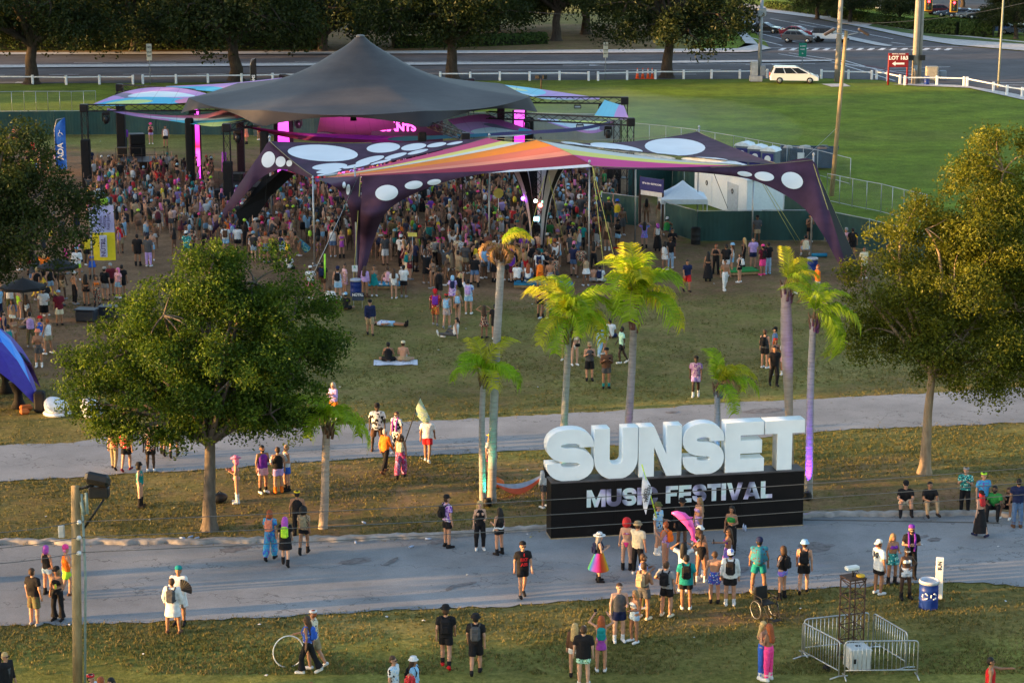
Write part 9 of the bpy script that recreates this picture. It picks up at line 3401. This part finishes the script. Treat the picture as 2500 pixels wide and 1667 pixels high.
# ---- the nearer rows of the crowd, each a person; labels from what they wear and stand beside
def region(u,v):
 if u<215:
  return 'by the bar at the left edge' if v>500 else 'near the blue feather flag'
 if v>690:
  return 'on the lawn before the canopy'
 if u<470:
  return 'in the crowd left of the tall magenta column'
 if u<660:
  return 'in the crowd by the canopy\'s left leg'
 if u<850:
  return 'in the crowd under the canopy\'s left peak'
 if u<1010:
  return 'in the crowd behind the canopy\'s centre-left leg'
 if u<1180:
  return 'in the crowd below the orange stripes'
 if u<1300:
  return 'in the crowd left of the striped funnel'
 if u<1440:
  return 'in the crowd right of the striped funnel'
 return 'in the crowd near the green gate fence'
WORD={'tee':'tee','tank':'tank','crop':'crop top','bra':'bikini top','jacket':'shirt','suit':'swimsuit','dress':'dress','tdress':'dress','longtee':'long tee'}
CW={'black':'black','white':'white','sky':'pale blue','navy':'navy','red':'red','pink':'hot pink','lilac':'lilac','orange':'orange','yellow':'yellow','lime':'lime','teal':'teal','green':'green','grey':'grey','dgrey':'charcoal','maroon':'maroon','purple':'purple','tan':'tan','salmon':'coral','mint':'mint','blue':'blue',
'florblack':'dark floral','florwhite':'white print','hawaii':'tropical','florpurple':'purple floral','tiesky':'pale tie-dye','stripebw':'striped','florpink':'pink floral','cream':'cream','khaki':'khaki','denim':'denim','ldenim':'pale denim','brown':'brown','olive':'olive','camo':'camouflage','fire':'flame-print'}
HW={'hbrown':'brown','hblack':'black','blond':'blond','ginger':'ginger','dblond':'dark blond','hpink':'pink','hpurple':'purple','ash':'ash-blond'}
def rand_outfit(r):
 sex=r.choice('mmff')
 skin=r.choices('ltbdp',(5,5,2,1,2))[0]
 tc=r.choices(['black','white','dgrey','navy','sky','red','maroon','purple','teal','pink','lilac','yellow','lime','green','salmon','florblack','florwhite','hawaii','tiesky','florpurple','stripebw','florpink','tan','orange','blue'],
 (34,8,8,6,2,2,5,3,2,2,2,1,1,1,1,6,2,2,1,3,1,2,4,1,1))[0]
 bc=r.choice(['black','black','black','black','black','dgrey','brown','navy','khaki','denim','ldenim','white','dgrey','maroon','camo','sky','tan','olive'])
 if sex=='m':
  top=r.choices(['tee','tank',None,'longtee'],(6,3,4,1))[0]
  bot=r.choices(['shorts','longshorts','trousers'],(6,3,1))[0]
  hair=r.choices(['short'],(1,))[0]+':'+r.choices(['hbrown','hblack','blond','ginger','dblond'],(6,7,1,1,1))[0]
 else:
  top=r.choices(['bra','crop','tank','tee','suit','dress'],(5,4,3,2,2,2))[0]
  bot=None if top in('suit','dress')else r.choices(['shortshorts','bikini','skirt','trousers','longskirt'],(5,4,2,2,1))[0]
  hair=r.choice(['long','long','long','pony','bun','bob'])+':'+r.choices(['hbrown','hblack','blond','ginger','dblond','hpink','hpurple','ash'],(7,6,4,2,3,1,1,1))[0]
 hat=r.choices([None,'cap','bucket','capback','brim','pack','shades'],(12,2,2,1,1,4,2))[0]
 hc=r.choice(['black','white','sky','teal','pink','yellow','red','navy','lime'])
 return sex,skin,hair,top,tc,bot,bc,hat,hc
def describe(o,reg,pose,back):
 sex,skin,hair,top,tc,bot,bc,hat,hc=o
 hk,hcol=hair.split(':')
 s=''
 if hk in('long','pony','bun','bob'):
  s={'long':'long-haired ','pony':'ponytailed ','bun':'bun-haired ','bob':'bob-haired '}[hk]+HW[hcol].replace('black','dark')+' '
 s=s+'person in '
 parts=[]
 if top:
  parts.append(CW[tc]+' '+WORD[top])
 if bot:
  parts.append(CW[bc]+' '+{'shorts':'shorts','longshorts':'long shorts','trousers':'trousers','shortshorts':'short shorts','bikini':'bikini','skirt':'skirt','longskirt':'long skirt'}[bot])
 if not top:
  s='bare-chested '+s
 s+=' and '.join(parts)
 if hat:
  s+=' with '+CW[hc]+' '+{'cap':'cap','capback':'backward cap','bucket':'bucket hat','brim':'brimmed hat','pack':'backpack','shades':'sunglasses'}[hat]
 return s+' '+reg
FRONT=[(215,545),(300,560),(470,590),(520,600),(610,615),(700,610),(760,612),(850,640),(950,655),(1050,665),(1150,680),(1250,690),(1330,690),(1400,665),(1450,620),(1500,560)]
def front_v(u):
 for(a,va),(b_,vb)in zip(FRONT[:-1],FRONT[1:]):
  if a<=u<=b_:
   return va+(vb-va)*(u-a)/(b_-a)
 return 0
KEEP=[G(575,478),G(545,505),G(590,500),G(560,500),G(620,500),G(275,478),G(240,478),G(310,478),G(1312,612),G(1498,470),G(871,690),G(560,530)]
def crowd_spots(n,vmin,seed):
 r=random.Random(seed)
 grid={}
 for x,y in POS:
  grid.setdefault((int(x//1),int(y//1)),[]).append((x,y))
 out=[]
 tries=0
 y0,y1=gy(692),gy(vmin)
 while len(out)<n and tries<120000:
  tries+=1
  x,y=r.uniform(-32,9),r.uniform(y0,y1)
  u,v=project(x,y)
  if not(215<u<1500)or v>front_v(u):
   continue
  edge=front_v(u)-v
  if r.random()>min(1,0.55+edge/40):
   continue
  if r.random()>.25+1.3*float(vnoise(np.array(x),np.array(y),2.6,9)):
   continue
  if any((k.x-x)**2+(k.y-y)**2<1.3 for k in KEEP):
   continue
  if 520<u<650 and v<515:
   continue
  gx,gy_=int(x//1),int(y//1)
  mind=0.42
  if any((a-x)**2+(b_-y)**2<mind*mind for i in(-1,0,1)for j in(-1,0,1)for a,b_ in grid.get((gx+i,gy_+j),[])):
   continue
  grid.setdefault((gx,gy_),[]).append((x,y))
  out.append((x,y,u,v))
 return out
spots=crowd_spots(1060,432,5)
def loose_spots(n,poly,seed,d=.7):
 r,out=random.Random(seed),[]
 (u0,u1),(v0,v1)=poly
 while n>0:
  n-=1
  u,v=r.uniform(u0,u1),r.uniform(v0,v1)
  g=G(u,v)
  if all((a-g.x)**2+(b_-g.y)**2>d*d for a,b_ in POS+[(q[0],q[1])for q in out]):
   out.append((g.x,g.y,u,v))
 return out
spots+=loose_spots(34,((-5,215),(560,745)),3)+loose_spots(16,((-5,130),(760,890)),4)+loose_spots(26,((215,480),(560,625)),5)+loose_spots(40,((1000,1440),(640,705)),6)+loose_spots(14,((540,800),(600,650)),7)+loose_spots(16,((0,215),(385,460)),8)
spots.sort(key=lambda s:s[1])
NFULL=max(0,322-len(POS))
GPOSE=['stand','hold','hip','wide','armup','phone','stand','hold','armsup']
r_=random.Random(99)
full,rest=spots[:NFULL],spots[NFULL:]
for x,y,u,v in full:
 for _ in range(60):
  o=rand_outfit(r_)
  reg=region(u,v)
  lab=describe(o,reg,None,None)
  if lab not in USED_LABELS and len(lab.split())<=16:
   break
 sex,skin,hair,top,tc,bot,bc,hat,hc=o
 pose=r_.choice(GPOSE)
 face=180+r_.gauss(0,45)if r_.random()<.8 else r_.uniform(-180,180)
 person((x,y,0),face,pose,sex,skin,hair,top and top+':'+tc,bot and bot+':'+bc,r_.choice(['shoe:white','shoe:black','boot:black','shoe:grey']),hat and hat+':'+('black' if hat=='shades' else hc),lab,'people in the front rows of the crowd',None,r_.random())
 # ---- all the rest of the crowd: one mass
def coarse_person(o,pose,cache={}):
 sex,skin,hair,top,tc,bot,bc,hat,hc=o
 J=skeleton(pose,sex)
 out=[]
 def part(key,fn):
  k=key+(pose,sex)
  if k not in cache:
   cache[k]=fn()
  return cache[k]
 out.append((part(('body',),lambda:sdf_mesh([(p[0],p[1],p[2],max(p[3],.05),max(p[4],.048))for p in body_prims(J,sex=='f')[:-3]],.09,.03)),SKIN[skin]))
 def colour(c):
  if c in COL:
   return COL[c]
  k,a,b_,d,s_=PAT[c]
  a,b_=COL.get(a,a),COL.get(b_,b_)
  return tuple(.6*p+.4*q for p,q in zip(a,b_))
 for g,c in((top,tc),(bot,bc),(hair.split(':')[0],hair.split(':')[1])):
  if g:
   out.append((part((g,),lambda g=g:sdf_mesh(garment(g,J,sex=='f')[0],.088,garment(g,J,sex=='f')[1],garment(g,J,sex=='f')[2])),colour(c)))
 if hat in('cap','bucket','brim','capback'):
  rr=.15 if hat=='bucket' else .2 if hat=='brim' else .11
  hd=J['head']
  out.append((part((hat,),lambda:sdf_mesh([('cone',hd+np.array((0,.02,.03)),hd+np.array((0,.02,.09)),rr,.11),('cap',hd+np.array((0,.02,.06)),hd+np.array((0,.02,.08)),.1,.1)],.06,.02)),colour(hc)))
 elif hat=='pack':
  q=J['chest']-J['fwd']*.2-J['up']*.05
  out.append((part(('pack',),lambda:sdf_mesh([('cap',q+J['up']*.08,q-J['up']*.1,.13,.13)],.08,.02)),colour(hc)))
 return out
Vs,Fs,Cs=[],[],[]
off=0
r_=random.Random(1234)
for x,y,u,v in rest:
 o=rand_outfit(r_)
 pose=r_.choice(['stand','hold','armup','wide','armsup','hip'])
 a=rad(180+r_.gauss(0,50))
 sc=r_.uniform(.95,1.04)*(.945 if o[0]=='f' else 1)
 ca,sa=math.cos(a),math.sin(a)
 R_=np.array([[ca,-sa,0],[sa,ca,0],[0,0,1]])
 for(V,Q),c in coarse_person(o,pose):
  Vs.append((V*sc)@R_.T+np.array([x,y,0]))
  Fs.append(Q+off)
  off+=len(V)
  Cs.append(np.tile(np.array(c),(len(V),1))*r_.uniform(.6,.95))
m,nt,b=_new('crowd_cloth')
vc=nt.nodes.new('ShaderNodeVertexColor')
vc.layer_name='col'
nt.links.new(vc.outputs['Color'],b.inputs['Base Color'])
b.inputs['Roughness'].default_value=0.8
if Vs:
 CR=link('crowd',raw_mesh('crowd',np.concatenate(Vs),np.concatenate(Fs),[m],True,None,np.concatenate(Cs)))
 tag(CR,'dense crowd of dancers packed round the stage beneath the tents','crowd',kind='stuff')
print('people',len(POS),len(full),len(rest))
# ================================================================ things held or worn that show
def held(label_person,side='L'):
 return hand_pos(PPL[label_person],side)
M_PHONE=mat('phone',(.02,.02,.025),.25)
def phone(who,label,side='L'):
 p=held(who,side)
 mb=MB()
 mb.bbox((0,0,.03),(.08,.015,.16),.006)
 tag(mb.build('phone',M_PHONE,None,p,PPL[who].rotation_euler.z),label,'phone','phones in hands')
for k in PPL:
 if 'taking a photo with raised' in k:
  phone(k,'phone raised by the person in the purple skirt')
 elif 'pink cowboy' in k:
  phone(k,'phone held by the person in the pink cowboy hat')
 elif 'selfie' in k:
  phone(k,'phone held out for a selfie by the sign')
 elif 'looking down' in k:
  phone(k,'phone in the hands of the '+('brown-vested' if 'vest' in k else 'dark-teed')+' person on the lawn')
def can(who,label,c):
 mb=MB()
 mb.lathe([(.026,0),(.033,.01),(.033,.13),(.026,.145)],10)
 tag(mb.build('drink_can',c,None,held(who)),label,'can','drink cans in hands')
M_CAN=mat('yellow_can',(.62,.60,.06),.3)
can('person in black crop top and flared trousers holding a yellow can','yellow drink can held by the black crop top wearer',M_CAN)
can('person in purple tank and pale shorts holding a bottle','white drink bottle held by the purple tank wearer',M_WHITE)
can('person in black tank, pale shorts and orange boots','white drink can held by the orange-booted person',M_WHITE)
# hoop
g=G(704,1628)
hc=at(704,1590,g.y+.1)
mb=MB()
mb.tube([(.42*math.cos(t),.12*math.cos(t),.47*math.sin(t))for t in np.linspace(0,2*math.pi,49)],.018,8,False)
tag(mb.build('hoop',mat('hoop_white',(.70,.70,.68),.4),None,hc),'white hula hoop carried across the grass','hoop')
# fan
p=held('person in white kaftan and teal-patterned cap holding a black fan')
mb=MB()
n=8
for k in range(n):
 a0,a1=rad(-20+110*k/n),rad(-20+110*(k+1)/n)
 mb.add([(0,0,0),(.34*math.cos(a0),.0,.34*math.sin(a0)),(.34*math.cos((a0+a1)/2),.025,.34*math.sin((a0+a1)/2)),(.34*math.cos(a1),0,.34*math.sin(a1))],[(0,1,2),(0,2,3)])
tag(mb.build('hand_fan',M_BLKP,None,p),'black folding fan held beside the white kaftans','fan')
def flag(label,foot,head,Y,cloth_px,m,pm,txt=None):
 a,b_=at(*foot,Y),at(*head,Y)
 r=thing('hand_flag',label,'flag',a,0,'flags carried on poles')
 mb=MB()
 mb.tube([(0,0,0),b_-a],.02,6)
 mb.build('pole',pm,r)
 pts=[at(u,v,Y+.04*math.sin(i*2.1))-a for i,(u,v)in enumerate(cloth_px)]
 n=len(pts)//2
 rows=[pts[:n],[(p+q)/2+Vector((0,-.05,0))for p,q in zip(pts[:n],pts[::-1][:n])],pts[::-1][:n]]
 mb=MB()
 mb.grid(rows,True,False,.01)
 mb.build('cloth',m,r)
 return r,a
Yf=PPL['person in tropical shirt and bucket hat holding up the white flag'].location.y-.3
r,a=flag('white hand-lettered flag on a lime pole before the sign',(1603,1262),(1567,1133),Yf,[(1570,1148),(1578,1165),(1589,1185),(1592,1200),(1583,1222),(1577,1256),(1571,1240),(1566,1205),(1567,1180),(1569,1160)],mat('white_flag',(.62,.66,.74),.8),mat('lime_pole',(.50,.72,.05),.5))
for k,s in enumerate(('LOVE','FESTIVAL')):
 text_obj(s,.15,M_BLK,frame_M(at(1575+6*k,1205,Yf-.1)-a,(-.2,0,-1),(1,0,-.2)),r,.008,.003)
Yf=PPL['curly-haired person in red and purple trousers carrying the flag pole'].location.y-.15
flag('green and white printed flag carried on a dark pole',(989,1078),(1026,970),Yf,[(1026,971),(1034,988),(1044,1008),(1051,1023),(1046,1030),(1036,1032),(1026,1024),(1013,1007),(1017,992),(1023,978)],pattern_m('flag_print','tie',(.25,.45,.12),(.62,.66,.5),(.1,.3,.4),3),M_BLKP)
def staff(label,u,v0,v1,Y,m,r0,shape,cat):
 a,b_=at(u,v0,Y),at(u,v1,Y)
 r=thing('totem',label,cat,a,0,'totems held up in the crowd')
 mb=MB()
 mb.tube([(0,0,0),b_-a],r0,6)
 mb.build('staff',m,r)
 if shape:
  mb=MB()
  p=b_-a
  if shape=='disc':
   mb.lathe([(.30,-.02),(.30,.02)],18,p,False,Matrix.Rotation(rad(90),4,'X'))
  else:
   mb.bbox(p,(.5,.04,.22),.01)
  mb.build('head',mat('totem_yellow',(.66,.58,.12),.6),r)
staff('round yellow totem held up in the crowd left of the funnel',1217,520,472,gy(590),M_WHITE,.02,'disc','totem')
staff('yellow board on a pole held inside the canopy',1007,665,573,gy(668),M_STEEL,.02,'box','totem')
staff('lime foam tube slung on the person by the canopy strap',793,680,620,gy(722),mat('lime_foam',(.40,.85,.06),.7),.05,None,'foam tube')
staff('magenta pennant hanging at the front-left truss leg',547,420,372,gy(500),mat('magenta_cloth',(.35,.05,.38),.7),.16,None,'pennant')
# pink inflatable dolphin carried among the group
p=at(1672,1275,PPL['person in cow-print bucket hat with black backpack'].location.y-.35)
DL=thing('inflatable_dolphin','pink inflatable dolphin held up before the sign','inflatable',p,0)
mb=MB()
sp=[Vector((-.42,0,.32)),Vector((-.28,0,.30)),Vector((-.08,0,.20)),Vector((.12,0,.0)),Vector((.24,0,-.25)),Vector((.28,0,-.50)),Vector((.30,0,-.62))]
mb.tube(sp,[.03,.09,.15,.15,.10,.05,.02],12)
mb.build('body',mat('pink_vinyl',(.85,.10,.42),.3),DL)
for a,b_,c_ in(((.02,0,.20),(.25,.0,.18),(.12,0,.05)),((.20,.1,-.58),(.30,0,-.48),(.42,-.1,-.66)),((-.02,-.12,.05),(.06,-.2,-.16),(.10,-.13,.0))):
 mb=MB()
 a,b_,c_=Vector(a),Vector(b_),Vector(c_)
 e=Vector((0,.03,0))
 mb.add([a-e,b_-e,c_-e,a+e,b_+e,c_+e],[(0,1,2),(5,4,3),(0,3,4,1),(1,4,5,2),(2,5,3,0)])
 mb.build('fin',mat('pink_vinyl',(.85,.10,.42),.3),DL)
tag(link('cap',hat_mesh('cap'),None,G(2018,1636,-.03),.6),'black cap dropped on the grass before the barriers','cap')
# lettering on clothes
def back_text(who,txt,size,c,front=False,dz=0.0):
 o=PPL[who]
 y=.152 if not front else-.158
 text_obj(txt,size,mat('cloth_print_'+c,COL[c],.8,var=0),frame_M((0,y,1.30+dz),(-1 if not front else 1,0,0),UPV),o,.012,.006)
back_text('person in white jersey numbered 10 and white cap','10',.26,'black')
back_text('person in white sports jersey numbered 3 inside the canopy','3',.24,'black')
for k,s in enumerate(('I','EAT','ASS')):
 back_text('person in black tee with red lettering walking alone on the road',s,.13,'red',True,.12-.15*k)
 # scarf, tied jacket and other loose cloth
def scarf(who,c,label=None):
 o=PPL[who]
 mb=MB()
 for s in(-1,1):
  mb.tube([(0,.08,1.50),(.09*s,.02,1.50),(.10*s,-.13,1.38),(.09*s,-.155,1.1),(.085*s,-.15,.95)],[.03,.035,.035,.04,.035],6)
 dress_obj('scarf',mb.mesh('scarf',[M_BLACKF]),o,cloth(c))
scarf('person in all cow-print with a purple scarf','hpurple')
scarf('person in black shirt and purple scarf with cap and sunglasses','purple')
o=PPL['dark-haired person in black with a white jacket tied at the waist']
mb=MB()
mb.tube([(.17*math.cos(t),.14*math.sin(t),1.02+.02*math.sin(3*t))for t in np.linspace(0,2*math.pi,17)],.03,6,False)
mb.tube([(.1,-.12,1.0),(.14,-.16,.86)],.03,6)
dress_obj('waist_jacket',mb.mesh('waist_jacket',[M_BLACKF]),o,cloth('white'))
# ---- thin stage smoke drifting over the field beside the stage
m,nt,b=_new('stage_smoke')
nt.nodes.remove(b)
pv=nt.nodes.new('ShaderNodeVolumePrincipled')
pv.inputs['Color'].default_value=(.74,.92,.86,1)
pv.inputs['Density'].default_value=.006
nt.links.new(pv.outputs[0],nt.nodes['Material Output'].inputs['Volume'])
for k,(u,v,Y,rx,ry,rz)in enumerate(((1560,318,168,13,10,2.6),(1450,300,168,9,8,3.0))):
 p=at(u,v,Y)
 p.z=rz*.75
 mb=MB()
 mb.ball((0,0,0),(rx,ry,rz),20,12)
 o=mb.build('smoke',m,None,p)
 tag(o,'thin pale stage smoke drifting over the field, puff %s'%('nearest the canopy peak','at the right truss')[k],'smoke',kind='stuff')
